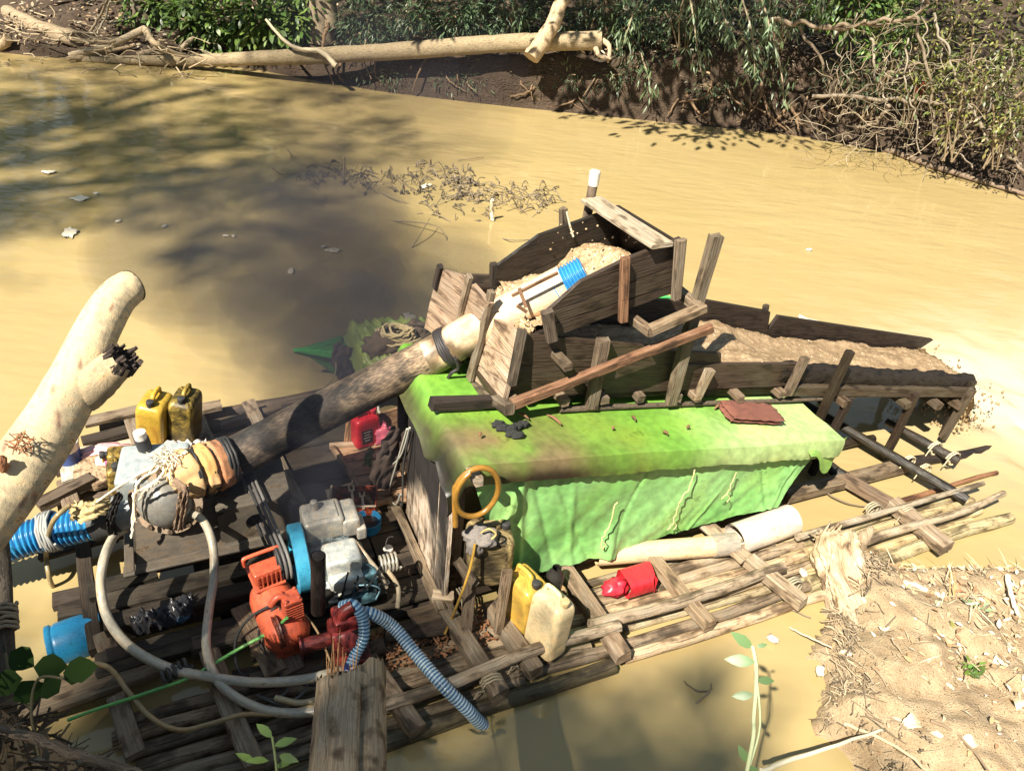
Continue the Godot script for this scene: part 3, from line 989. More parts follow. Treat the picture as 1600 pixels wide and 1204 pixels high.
	# dry vines and bare branches at the downstream end
	var vines := [
		[[Vector3(3.558, 1.628, -12.200), Vector3(4.038, 1.110, -12.000), Vector3(4.388, 0.811, -11.900), Vector3(4.858, 1.281, -11.600), Vector3(5.126, 1.414, -11.500)], 0.022, "pale vine drooping in a long loop below the willow sprays"],
		[[Vector3(3.750, 1.604, -12.200), Vector3(4.325, 1.795, -11.900), Vector3(4.857, 1.976, -11.600), Vector3(4.958, 2.271, -11.500)], 0.03, "thick pale vine arching across the top of the tangle"],
		[[Vector3(4.857, 1.976, -11.600), Vector3(5.152, 1.378, -11.300), Vector3(5.452, 0.752, -11.200), Vector3(5.619, 0.353, -11.100)], 0.022, "pale vine hanging straight down through the middle of the tangle"],
		[[Vector3(4.482, 1.603, -11.900), Vector3(4.668, 1.154, -11.700), Vector3(4.942, 0.811, -11.600)], 0.02, "short pale vine hanging from the arched vine"],
		[[Vector3(3.966, 0.743, -12.000), Vector3(4.998, 0.905, -11.600), Vector3(5.689, 1.037, -11.200), Vector3(6.266, 1.191, -10.900)], 0.03, "long level vine crossing the whole tangle at mid height"],
		[[Vector3(5.047, 2.049, -11.500), Vector3(5.259, 1.653, -11.200), Vector3(5.735, 1.037, -10.900), Vector3(6.150, 0.573, -10.600)], 0.018, "thin vine slanting down past the yellowish bush"],
		[[Vector3(5.604, 1.139, -11.100), Vector3(5.952, 0.834, -10.800), Vector3(6.333, 0.549, -10.600), Vector3(6.633, 0.255, -10.400)], 0.03, "thick bare branch sloping down to the water below the bushes"],
		[[Vector3(4.877, 1.698, -11.600), Vector3(4.975, 1.231, -11.500), Vector3(5.253, 0.764, -11.400), Vector3(5.498, 0.274, -11.300)], 0.014, "thin wavy vine hanging near the middle of the tangle"],
		[[Vector3(5.589, 0.968, -11.100), Vector3(5.626, 0.566, -11.000), Vector3(6.067, 0.267, -10.900)], 0.014, "short thin vine bending just above the waterline branch"],
		[[Vector3(3.138, 1.638, -12.400), Vector3(3.643, 1.653, -12.200), Vector3(4.207, 1.708, -12.000), Vector3(4.914, 1.925, -11.700)], 0.035, "long branch reaching from the willow sprays into the tangle"],
		[[Vector3(5.782, 1.625, -11.200), Vector3(5.947, 1.142, -10.900), Vector3(5.709, 0.693, -10.900), Vector3(5.647, 0.298, -11.000)], 0.014, "thin vine curving back under the yellow green bush"],
		[[Vector3(5.921, 1.931, -10.900), Vector3(5.983, 1.334, -10.800), Vector3(6.261, 0.788, -10.500)], 0.016, "thin vine at the downstream edge of the picture"],
		[[Vector3(4.942, 0.811, -11.600), Vector3(4.885, 0.550, -11.700), Vector3(4.684, 0.407, -11.800)], 0.028, "short thick stub at the lower end of the level vine"],
		[[Vector3(4.879, 2.236, -11.700), Vector3(5.053, 1.734, -11.500), Vector3(5.184, 1.298, -11.300)], 0.012, "thin vine dropping from the top edge of the picture"],
		[[Vector3(4.234, 1.892, -12.000), Vector3(4.134, 1.381, -12.000), Vector3(4.411, 0.928, -11.800), Vector3(4.415, 0.445, -11.900)], 0.012, "thin zigzag vine beside the long drooping loop"],
		[[Vector3(5.711, 2.161, -11.200), Vector3(5.619, 1.608, -11.200), Vector3(5.814, 1.350, -11.000)], 0.012, "thin vine end in front of the yellowish bush"]]
	for v in vines:
		stick("dry_vine", v[2], "vine", v[0], v[1], v[1] * 0.6, Color(0.26, 0.22, 0.165), "dry vines on the far bank")
	b = mb(Color(0.35, 0.27, 0.18), 72)
	for i in 340:
		var p := Vector3(5.634, 1.040, -11.500) + Vector3(rg.randf_range(-1.8, 1.6), rg.randf_range(-0.85, 0.9), rg.randf_range(-0.4, 0.8))
		var d := rand_dir() * rg.randf_range(0.2, 0.6)
		b.col = tint(Color(0.27, 0.22, 0.15), 0.5)
		b.tube(curve([p, p + d * 0.35 + rand_dir() * 0.06, p + d * 0.7 + rand_dir() * 0.06, p + d], 3), rg.randf_range(0.002, 0.005), 4, false)
	st = solo("vine_twigs", "thin dry twigs filling the tangle of vines", "twigs", b, M.twig)
	st.set_meta("kind", "stuff")
	stick("branch_at_waterline", "long dark branch lying along the waterline at the downstream end", "branch", [Vector3(5.391, 0.040, -12.225), Vector3(5.800, 0.050, -11.612), Vector3(6.271, 0.050, -11.155), Vector3(6.872, 0.040, -10.677)], 0.05, 0.03, Color(0.25, 0.2, 0.15))
	stick("bank_stake", "short brown stake leaning out of the mud below the willow sprays", "stake", [Vector3(4.568, 0.000, -12.558), Vector3(4.679, 0.100, -12.669), Vector3(4.804, 0.200, -12.822)], 0.05, 0.04, Color(0.38, 0.24, 0.13))
	# roots in the cut bank
	for i in 44:
		var u := rg.randf_range(-3.6, 6.0)
		var y := rg.randf_range(0.2, 0.75)
		var p := Vector3(u, y, -12.75 + rg.randf_range(-0.15, 0.05))
		var e := p + Vector3(rg.randf_range(-0.6, 0.6), -y * rg.randf_range(0.4, 1.0), rg.randf_range(0.15, 0.35))
		stick("bank_root", "bare root hanging down the dark cut of the far bank", "root", [p + Vector3(0, 0.1, -0.2), p.lerp(e, 0.4) + Vector3(rg.randf_range(-0.1, 0.1), 0, 0.06), e], rg.randf_range(0.015, 0.035), 0.008, Color(0.22, 0.15, 0.09), "roots in the cut bank")
	# litter on the far bank
	var xf := []
	var cc := []
	for i in 5200:
		var x := rg.randf_range(-9.0, 7.0)
		var si := 0
		while si < FAR_SHORE.size() - 2 and FAR_SHORE[si + 1].x < x:
			si += 1
		var z0: float = lerpf(FAR_SHORE[si].y, FAR_SHORE[si + 1].y, (x - FAR_SHORE[si].x) / (FAR_SHORE[si + 1].x - FAR_SHORE[si].x))
		var d := rg.randf_range(0.15, 2.2)
		xf.append(leaf_xf(Vector3(x, far_height(d, x) + 0.05, z0 - d), Vector3(rg.randf_range(-1, 1), rg.randf_range(-0.2, 0.3), rg.randf_range(-1, 1)), rg.randf_range(0.05, 0.11)))
		cc.append(pick(DRY) * 0.6)
	var o := scatter(self, "far_bank_litter", BROAD, xf, cc, M.dryleaf)
	tag(o, "brown leaf litter strewn over the far bank", "leaf litter")
	# a red scrap in the vines
	b = mb(Color(0.22, 0.03, 0.03))
	b.blob(Vector3(5.322, 1.063, -11.700), Basis.IDENTITY, Vector3(0.07, 0.1, 0.05), nz, 0.4, 2.0, 10, 8)
	solo("red_scrap", "small red plastic scrap caught in the dry vines", "litter", b, M.plastic)

# ------------------------------------------------------------------ the raft
const WOODC := Color(0.19, 0.152, 0.108)
const DARKW := Color(0.030, 0.023, 0.016)
const WETW := Color(0.075, 0.055, 0.036)
const PALEW := Color(0.43, 0.375, 0.285)

func pole(root: Node3D, called: String, a: Vector3, b: Vector3, r0: float, r1: float, col: Color, m: Material, knots := true) -> void:
	var bb := mb(tint(col))
	var n := maxi(4, int(a.distance_to(b) / 0.16))
	var pts := []
	var rad := []
	var sway := rand_dir() * Vector3(1, 0.3, 1) * 0.018
	var sh := rg.randf()
	for i in n + 1:
		var t := float(i) / n
		pts.append(a.lerp(b, t) + sway * sin(t * PI * 2.0 + sh * 6) + rand_dir() * 0.002)
		var r := lerpf(r0, r1, t)
		rad.append(r * (1.0 + (0.09 if knots and (i + int(sh * 3)) % 3 == 0 else 0.0)))
	bb.tube(pts, rad, 9, true, 0.04)
	part(root, called, bb, m)

func board(root: Node3D, called: String, a: Vector3, b: Vector3, w: float, h: float, col: Color, m: Material = null, rough := 0.004, label := "", up := Vector3.UP) -> MeshInstance3D:
	var bb := mb(tint(col))
	bb.beam(a, b, w, h, up, rough)
	return part(root, called, bb, m if m else M.wood, label)

func lash(root: Node3D, c: Vector3, axis: Vector3, w: float, h: float, turns := 3, col := Color(0.30, 0.255, 0.175)) -> void:
	var bb := mb(tint(col))
	var x := axis.normalized()
	var z := x.cross(Vector3.UP).normalized()
	var pts := []
	for i in turns * 8 + 1:
		var t := TAU * i / 8.0
		pts.append(c + x * (float(i) / (turns * 8) - 0.5) * turns * 0.016 + z * cos(t) * w + Vector3.UP * sin(t) * h)
	bb.tube(pts, 0.006, 5)
	var e: Vector3 = pts[-1]
	bb.tube([e, e + z * 0.03 + Vector3(0, 0.01, 0), e + z * 0.06 + Vector3(0.01, -0.03, 0)], 0.004, 4)
	part(root, "lashing", bb, M.rope)

func build_raft() -> void:
	var t := thing("raft", "long raft of bamboo poles lashed under cross beams with dark deck planks", "raft", R(1.5, 0, -3.0))
	# landward bundle of poles
	var grey := Color(0.33, 0.27, 0.19)
	for k in [[-0.62, 1.35, -2.37, 0.034, 0.7], [-0.62, 2.05, -2.29, 0.036, 0.85], [-0.58, 1.5, -2.215, 0.032, 0.55], [-0.55, 1.9, -2.14, 0.036, 0.6], [-0.7, 1.6, -2.06, 0.036, 0.7], [-0.45, 1.2, -1.98, 0.034, 0.6], [1.2, 3.05, -2.35, 0.034, 1.15], [1.0, 3.2, -2.275, 0.036, 1.1], [1.1, 3.15, -2.20, 0.034, 1.2], [1.15, 3.25, -2.125, 0.034, 1.0], [1.05, 3.25, -1.99, 0.034, 0.7], [1.75, 3.3, -1.91, 0.033, 1.5]]:
		pole(t, "bamboo_log", R(k[0], 0.03, k[2]), R(k[1], 0.035, k[2] + 0.03), k[3], k[3] * 0.9, grey * k[4], M.bamboo)
	for k in [[3.0, 4.62, -2.20, 0.030, 1.1], [3.05, 4.6, -2.12, 0.034, 1.3], [3.1, 4.55, -2.27, 0.03, 0.8], [3.02, 4.75, -1.99, 0.045, 1.0], [3.05, 4.45, -2.06, 0.03, 0.9]]:
		pole(t, "bamboo_log", R(k[0], 0.03, k[2]), R(k[1], 0.035, k[2]), k[3], k[3] * 0.85, Color(0.42, 0.37, 0.22) * k[4], M.bamboo)
	for k in [[2.95, 4.5, -2.165, 0.024, 1.0], [3.0, 4.55, -2.235, 0.024, 0.7], [2.9, 4.4, -2.31, 0.026, 1.1], [3.0, 4.6, -2.03, 0.024, 1.2], [1.1, 3.1, -2.165, 0.024, 0.8], [1.0, 2.9, -2.24, 0.026, 1.2], [1.3, 3.2, -2.06, 0.024, 0.9], [1.2, 3.0, -2.41, 0.026, 0.8]]:
		pole(t, "bamboo_log", R(k[0], 0.012, k[2]), R(k[1], 0.015, k[2]), k[3], k[3] * 0.85, Color(0.36, 0.31, 0.20) * k[4], M.bamboo)
	pole(t, "bamboo_log", Vector3(1.824, 0.140, -3.392), Vector3(3.276, 0.130, -4.109), 0.022, 0.017, PALEW * 0.75, M.bamboo)
	pole(t, "bamboo_log", Vector3(2.217, 0.130, -3.394), Vector3(3.338, 0.160, -3.972), 0.028, 0.02, PALEW * 0.85, M.bamboo)
	pole(t, "bamboo_log", Vector3(2.548, 0.010, -3.900), Vector3(3.528, 0.020, -4.379), 0.02, 0.016, Color(0.20, 0.11, 0.06), M.bamboo)
	# the pole lying on top of the beams, near the water
	pole(t, "top_pole", R(0.48, 0.165, -1.99), R(1.75, 0.165, -2.02), 0.03, 0.034, PALEW * 0.75, M.bamboo, false)
	pole(t, "top_pole", R(1.62, 0.15, -2.06), R(2.9, 0.12, -2.07), 0.036, 0.034, PALEW * 0.6, M.bamboo, false)
	pole(t, "bamboo_log", R(-0.3, 0.02, -1.86), R(1.68, 0.03, -1.90), 0.045, 0.04, Color(0.10, 0.085, 0.05), M.bamboo)
	# poles under the deck
	var n := -2.42
	while n > -4.7:
		var s0 := -0.95 + rg.randf() * 0.3 if n < -3.75 else (-0.42 + rg.randf() * 0.25 if n < -3.05 else -0.30 + rg.randf() * 0.3)
		pole(t, "bamboo_log", R(s0, 0.01, n), R(0.95 + rg.randf() * 0.2, 0.015, n), 0.055, 0.05, Color(0.07, 0.052, 0.036) * rg.randf_range(0.6, 1.6), M.bamboo)
		n -= 0.155
	# cross beams
	var beams := [
		[R(1.66, 0.12, -2.52), R(1.70, 0.115, -1.86), 0.085, 0.07, 0.9], [R(2.18, 0.12, -2.46), R(2.24, 0.115, -1.88), 0.075, 0.065, 0.9],
		[R(2.60, 0.14, -2.66), R(2.72, 0.12, -2.2), 0.10, 0.03, 1.5], [R(2.74, 0.11, -2.20), R(2.84, 0.105, -1.84), 0.085, 0.07, 1.5],
		[R(3.97, 0.11, -2.30), R(4.0, 0.11, -1.88), 0.10, 0.08, 1.3], [R(3.86, 0.08, -2.62), R(3.97, 0.10, -2.28), 0.08, 0.07, 0.8],
		[Vector3(-0.246, 0.120, -2.624), Vector3(0.099, 0.120, -2.133), 0.085, 0.075, 0.75], [Vector3(-0.557, 0.110, -2.263), Vector3(-0.261, 0.110, -1.925), 0.085, 0.06, 0.7],
		[Vector3(-1.363, 0.130, -2.278), Vector3(-0.912, 0.130, -1.679), 0.09, 0.045, 0.9], [Vector3(-1.624, 0.120, -1.933), Vector3(-1.420, 0.120, -1.680), 0.085, 0.035, 1.0],
		[Vector3(0.004, 0.110, -2.665), Vector3(0.264, 0.120, -2.283), 0.085, 0.07, 1.0]]
	for k in beams:
		board(t, "cross_beam", k[0], k[1], k[2], k[3], WOODC * k[4] * 1.15)
	for k in [[R(1.68, 0.12, -2.06), AN, 0.055, 0.05], [Vector3(0.204, 0.120, -2.349), AN, 0.05, 0.05], [R(1.05, 0.13, -2.45), AX, 0.07, 0.06], [Vector3(0.058, 0.120, -2.196), AN, 0.055, 0.05], [R(3.99, 0.11, -2.2), AN, 0.06, 0.05], [Vector3(2.404, 0.100, -3.756), AN, 0.05, 0.045], [Vector3(1.711, 0.100, -3.031), AN, 0.05, 0.05]]:
		lash(t, k[0], k[1], k[2], k[3])
	# open frame at the downstream end, mostly awash
	board(t, "frame_beam", Vector3(1.866, 0.060, -3.837), Vector3(2.858, 0.050, -4.321), 0.09, 0.07, WOODC * 0.75)
	pole(t, "frame_pole", Vector3(2.789, 0.040, -4.308), Vector3(3.736, -0.030, -4.762), 0.045, 0.03, DARKW * 0.9, M.bamboo, false)
	pole(t, "frame_pole", Vector3(2.113, 0.160, -4.878), Vector3(3.093, 0.100, -3.937), 0.032, 0.036, DARKW * 0.8, M.wetwood, false)
	pole(t, "frame_pole", Vector3(2.829, 0.100, -4.759), Vector3(3.210, 0.100, -4.361), 0.028, 0.036, DARKW * 1.2, M.wetwood, false)
	pole(t, "frame_pole", Vector3(2.111, 0.100, -4.281), Vector3(2.349, 0.060, -4.082), 0.04, 0.04, DARKW, M.wetwood, false)
	pole(t, "frame_pole", Vector3(1.890, 0.060, -4.251), Vector3(2.684, 0.060, -4.569), 0.035, 0.03, DARKW * 1.1, M.wetwood, false)
	pole(t, "frame_pole", Vector3(2.364, 0.060, -4.058), Vector3(2.572, 0.090, -3.809), 0.04, 0.045, WOODC * 0.7, M.wetwood, false)
	for k in [[Vector3(3.084, 0.110, -4.471), AN], [Vector3(3.173, 0.110, -4.372), AN], [Vector3(2.826, 0.100, -4.286), AN], [Vector3(2.901, 0.110, -4.198), AN]]:
		lash(t, k[0], k[1], 0.055, 0.05, 2, Color(0.55, 0.47, 0.3))
	# deck planks round the engine
	n = -2.62
	while n > -4.05:
		var s := 0.22
		while s < 0.9:
			var e := minf(s + rg.randf_range(0.35, 0.75), 0.96)
			board(t, "deck_plank", R(s, 0.105 + rg.randf() * 0.006, n), R(e - 0.012, 0.105 + rg.randf() * 0.006, n), 0.165, 0.025, (DARKW * 0.9).lerp(WOODC * 0.4, rg.randf() * 0.7), M.wood, 0.002)
			s = e
		n -= 0.175
	for k in [[Vector3(-0.398, 0.120, -2.523), Vector3(-0.211, 0.120, -2.608)], [Vector3(-0.509, 0.110, -2.418), Vector3(-0.150, 0.110, -2.522)]]:
		board(t, "deck_plank", k[0], k[1], 0.10, 0.025, WETW)
	# heavy timbers under the pump and in front of it
	var timbers := [
		[Vector3(-1.903, 0.140, -2.373), Vector3(-1.132, 0.140, -2.771), 0.11, 0.10, DARKW * 1.5], [Vector3(-1.825, 0.140, -2.249), Vector3(-0.998, 0.140, -2.665), 0.09, 0.12, DARKW * 1.3],
		[Vector3(-1.994, 0.150, -2.433), Vector3(-1.730, 0.150, -2.601), 0.10, 0.08, DARKW * 0.8], [Vector3(-1.747, 0.130, -2.105), Vector3(-1.095, 0.130, -2.438), 0.08, 0.05, DARKW * 1.1],
		[Vector3(-2.019, 0.100, -1.847), Vector3(-1.517, 0.120, -2.140), 0.17, 0.035, WOODC * 0.8], [Vector3(-1.779, 0.120, -2.056), Vector3(-1.293, 0.120, -2.313), 0.13, 0.05, DARKW * 1.6],
		[Vector3(-1.391, 0.140, -2.212), Vector3(-0.933, 0.140, -2.439), 0.10, 0.05, WOODC * 0.5], [Vector3(-1.072, 0.100, -2.076), Vector3(-0.495, 0.110, -2.344), 0.07, 0.06, WOODC * 0.6],
		[Vector3(-2.576, 0.140, -2.999), Vector3(-2.397, 0.140, -3.252), 0.08, 0.06, WOODC * 0.55], [Vector3(-2.199, 0.060, -2.439), Vector3(-2.028, 0.060, -2.524), 0.09, 0.05, DARKW * 1.5],
		[Vector3(-2.155, 0.040, -2.381), Vector3(-1.992, 0.040, -2.442), 0.07, 0.05, DARKW * 1.2], [Vector3(-2.406, 0.130, -2.694), Vector3(-1.952, 0.130, -2.974), 0.15, 0.03, DARKW * 0.8],
		[Vector3(-1.233, 0.130, -2.656), Vector3(-0.876, 0.130, -2.852), 0.10, 0.06, DARKW * 1.6]]
	for k in timbers:
		board(t, "timber", k[0], k[1], k[2], k[3], k[4], M.wood, 0.006)
	board(t, "cross_beam", Vector3(-2.246, 0.130, -2.833), Vector3(-1.829, 0.100, -2.158), 0.07, 0.06, DARKW * 0.9, M.wood)
	board(t, "cross_beam", Vector3(-1.842, 0.120, -2.244), Vector3(-1.708, 0.120, -2.082), 0.09, 0.03, WOODC * 0.7, M.wood)
	board(t, "cross_beam", Vector3(-1.242, 0.160, -2.451), Vector3(-0.950, 0.160, -2.104), 0.10, 0.03, WOODC * 0.9, M.wood)
	board(t, "cross_beam", Vector3(-1.179, 0.150, -2.499), Vector3(-0.876, 0.140, -2.134), 0.11, 0.03, WOODC * 0.8, M.wood)
	# boards at the river side
	var back := [
		[Vector3(-2.693, 0.150, -3.732), Vector3(-2.408, 0.150, -3.919), 0.09, 0.04, WOODC * 1.0], [Vector3(-2.228, 0.150, -3.894), Vector3(-1.938, 0.150, -4.059), 0.09, 0.04, WOODC * 0.9],
		[Vector3(-2.473, 0.120, -3.891), Vector3(-2.146, 0.120, -3.418), 0.10, 0.03, WOODC * 0.9], [Vector3(-2.054, 0.120, -3.936), Vector3(-1.718, 0.120, -3.456), 0.09, 0.03, WOODC * 0.95],
		[Vector3(-1.778, 0.140, -4.131), Vector3(-1.161, 0.140, -3.210), 0.085, 0.035, WOODC * 1.05], [Vector3(-1.886, 0.100, -3.900), Vector3(-1.453, 0.100, -4.243), 0.06, 0.05, WETW * 1.3],
		[Vector3(-2.655, 0.100, -3.605), Vector3(-2.417, 0.100, -3.763), 0.08, 0.05, DARKW * 1.2], [Vector3(-2.580, 0.100, -3.257), Vector3(-2.409, 0.130, -3.034), 0.09, 0.03, WOODC * 0.9],
		[Vector3(-1.838, 0.080, -3.765), Vector3(-1.659, 0.080, -3.916), 0.06, 0.05, Color(0.3, 0.15, 0.07)], [Vector3(-1.410, 0.130, -3.131), Vector3(-1.144, 0.130, -3.305), 0.08, 0.05, DARKW * 1.3],
		[Vector3(-1.545, 0.120, -4.111), Vector3(-1.223, 0.120, -4.227), 0.09, 0.04, DARKW * 1.2], [Vector3(-1.580, 0.110, -3.919), Vector3(-1.109, 0.100, -4.214), 0.1, 0.03, DARKW * 1.3]]
	for k in back:
		board(t, "side_board", k[0], k[1], k[2], k[3], k[4], M.wood)
	for k in [[Vector3(-2.626, 0.080, -3.539), Vector3(-2.304, 0.080, -3.688)], [Vector3(-2.575, 0.070, -3.437), Vector3(-2.289, 0.070, -3.562)]]:
		pole(t, "bamboo_log", k[0], k[1], 0.03, 0.03, PALEW * 1.1, M.bamboo)
	# posts that carry the fuel can
	board(t, "post", Vector3(-0.102, 0.130, -2.474), Vector3(-0.101, 0.431, -2.548), 0.055, 0.04, WOODC * 0.6)
	board(t, "post", Vector3(0.059, 0.130, -2.494), Vector3(0.073, 0.485, -2.578), 0.05, 0.04, WOODC * 0.9)
	board(t, "post", Vector3(-0.180, 0.490, -2.609), Vector3(-0.078, 0.414, -2.525), 0.05, 0.04, WOODC * 0.45)

# ------------------------------------------------------------------ the covered shelter that carries the sluice
func roof_y(s: float) -> float:
	return 1.10 - 0.178 * (s - 1.0)

func build_shelter() -> void:
	var t := thing("tarp_shelter", "low plank shelter covered with a green tarpaulin in the middle of the raft", "shelter", R(2.1, 0.1, -2.8))
	# end wall of wide boards
	var xs := [-2.46, -2.60, -2.74, -2.89, -3.03, -3.16]
	for i in 5:
		var y1: float = 0.93
		var n0: float = xs[i] - 0.002
		var n1: float = xs[i + 1] + 0.002
		var b := mb(tint(Color(0.56, 0.49, 0.41), 0.08))
		var d := -0.02 * rg.randf()
		var face := []
		for j in 4:
			var row := []
			for k in 21:
				row.append(R(0.951 + d + k * 0.0005, lerpf(0.102, y1 - 0.002, k / 20.0), lerpf(n0, n1, j / 3.0)))
			face.append(row)
		b.sheet(face, 1.0, 0.4)
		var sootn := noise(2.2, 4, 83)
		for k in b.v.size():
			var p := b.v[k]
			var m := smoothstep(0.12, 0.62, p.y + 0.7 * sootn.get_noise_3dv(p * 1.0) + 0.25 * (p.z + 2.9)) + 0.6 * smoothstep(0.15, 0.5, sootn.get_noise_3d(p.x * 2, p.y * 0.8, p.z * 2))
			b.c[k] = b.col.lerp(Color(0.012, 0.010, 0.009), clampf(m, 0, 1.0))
		b.plate([R(0.955 + d, 0.10, n0), R(0.965 + d, y1, n0), R(0.965 + d, y1, n1), R(0.955 + d, 0.10, n1)], AX * 0.022, Vector3(0.0, 1, 0) + AN * 0.25)
		part(t, "wall_plank", b, M.wood)
	board(t, "sill", R(0.92, 0.14, -2.40), R(0.90, 0.14, -3.2), 0.05, 0.06, WOODC * 0.9)
	board(t, "corner_block", R(0.90, 0.165, -2.50), R(1.0, 0.165, -2.45), 0.06, 0.05, PALEW * 0.9)
	# lower wall under the skirt, and the hidden far walls
	for k in [[0.98, -2.52, 3.2, -2.55]]:
		var b := mb(Color(0.06, 0.045, 0.034))
		b.plate([R(k[0], 0.05, k[1]), R(k[2], 0.05, k[3]), R(k[2], 0.34, k[3]), R(k[0], 0.34, k[1])], -AN * 0.02, AX)
		part(t, "base_plank", b, M.wood)
		b = mb(Color(0.08, 0.06, 0.045))
		b.plate([R(1.0, 0.05, -3.5), R(3.2, 0.05, -3.5), R(3.2, roof_y(3.2) - 0.05, -3.5), R(1.0, roof_y(1.0) - 0.05, -3.5)], -AN * 0.02, AX)
		part(t, "back_wall", b, M.wood)
		b = mb(Color(0.08, 0.06, 0.045))
		b.plate([R(3.14, 0.05, -2.56), R(3.14, roof_y(3.2) - 0.05, -2.56), R(3.14, roof_y(3.2) - 0.05, -3.48), R(3.14, 0.05, -3.48)], AX * 0.02, Vector3.UP)
		part(t, "end_wall", b, M.wood)
	# corner posts
	for s in [1.03, 2.1, 3.1]:
		board(t, "post", R(s, 0.08, -2.55), R(s, roof_y(s) - 0.03, -2.55), 0.06, 0.06, WOODC * 0.8)
	# tarpaulin: roof sheet with a hanging edge
	var green := Color(0.165, 0.40, 0.055)
	var pale := Color(0.40, 0.58, 0.25)
	var soot := Color(0.13, 0.10, 0.06)
	var grime := noise(1.6, 4, 81)
	var wr := noise(1.0, 4, 82)
	var rows := []
	var b := mb(green)
	var prof := [[-3.56, -0.25], [-3.55, -0.1], [-3.5, -0.01], [-3.3, 0.0], [-3.1, 0.0], [-2.95, 0.0], [-2.85, 0.0], [-2.76, 0.0], [-2.68, 0.0], [-2.6, 0.0], [-2.52, -0.001], [-2.455, -0.002], [-2.436, -0.004], [-2.436, -0.004], [-2.430, -0.03], [-2.428, -0.055], [-2.426, -0.08], [-2.426, -0.105], [-2.43, -0.13]]
	var ss := []
	var s0 := 0.90
	while s0 < 3.46:
		ss.append(s0)
		s0 += 0.025
	var first := b.v.size()
	for i in prof.size():
		for s in ss:
			var w: float = wr.get_noise_2d(s * 1.0, prof[i][0] * 1.2) * 0.010 + wr.get_noise_2d(s * 4, prof[i][1] * 6 + prof[i][0]) * 0.002
			var hang := smoothstep(0.02, 0.12, -prof[i][1]) if i > 8 else 0.0
			var y: float = roof_y(s) + prof[i][1] * (1.0 + 0.10 * wr.get_noise_2d(s * 2.2, 5.0)) + w * (1.0 - hang)
			var nn: float = prof[i][0] + hang * (wr.get_noise_2d(s * 3.0, 3.0) * 0.010 + 0.005 * sin(s * 80 + wr.get_noise_2d(s * 3, 8.0) * 14))
			var left := smoothstep(1.03, 0.90, s)
			y -= left * 0.16 * (1.0 + 0.6 * wr.get_noise_2d(prof[i][0] * 4.0, 1.0))
			var sx: float = s + left * 0.025 + wr.get_noise_2d(prof[i][0] * 5.0, 2.0) * 0.02
			var k := grime.get_noise_2d(s * 1.4, prof[i][0] * 1.6)
			var c := green.lerp(pale, smoothstep(2.3, 3.2, s + (prof[i][0] + 2.8) * 0.9 + k * 0.3))
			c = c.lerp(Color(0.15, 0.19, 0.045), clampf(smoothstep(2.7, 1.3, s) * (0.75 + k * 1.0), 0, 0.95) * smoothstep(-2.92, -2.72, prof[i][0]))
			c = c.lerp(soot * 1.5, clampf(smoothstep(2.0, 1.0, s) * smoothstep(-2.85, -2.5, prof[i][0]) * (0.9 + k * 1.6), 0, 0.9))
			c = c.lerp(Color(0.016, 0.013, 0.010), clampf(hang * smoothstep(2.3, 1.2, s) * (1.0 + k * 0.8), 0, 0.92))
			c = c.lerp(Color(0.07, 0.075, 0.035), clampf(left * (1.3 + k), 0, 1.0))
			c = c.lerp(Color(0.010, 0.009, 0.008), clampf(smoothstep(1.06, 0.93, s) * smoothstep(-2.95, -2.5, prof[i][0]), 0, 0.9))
			b.col = c
			b.vert(R(sx, y, nn), s * 1.0, prof[i][0] + prof[i][1])
	var m := ss.size()
	for i in prof.size() - 1:
		for j in m - 1:
			var f := first + i * m + j
			b.quad(f, f + m, f + m + 1, f + 1)
	var roof := part(t, "roof_tarp", b, M.tarp)
	# corner flap at the downstream end
	b = mb(Color(0.26, 0.50, 0.12))
	rows = []
	for i in 7:
		var row := []
		var q := float(i) / 6
		for j in 9:
			var p := float(j) / 8
			row.append(R(lerpf(3.16, 3.52, p) - 0.10 * q * p, roof_y(3.4) - 0.015 - 0.02 * p - q * (0.21 * smoothstep(0.1, 0.9, p) + 0.02), lerpf(-2.425, -2.39, q) - 0.05 * p + wr.get_noise_2d(p * 4, q * 4) * 0.02))
		rows.append(row)
	b.sheet(rows)
	part(roof, "corner_flap", b, M.tarp)
	# hanging skirt
	b = mb(Color(0.175, 0.42, 0.085))
	var green2 := Color(0.205, 0.52, 0.155)
	rows = []
	var folds := []
	for i in 16:
		folds.append([rg.randf_range(1.15, 3.2), rg.randf_range(-0.35, 0.35), rg.randf_range(0.010, 0.028), rg.randf_range(-0.012, 0.016), rg.randf_range(0.0, 0.7)])
	var f0 := b.v.size()
	var ny := 48
	var nx := 240
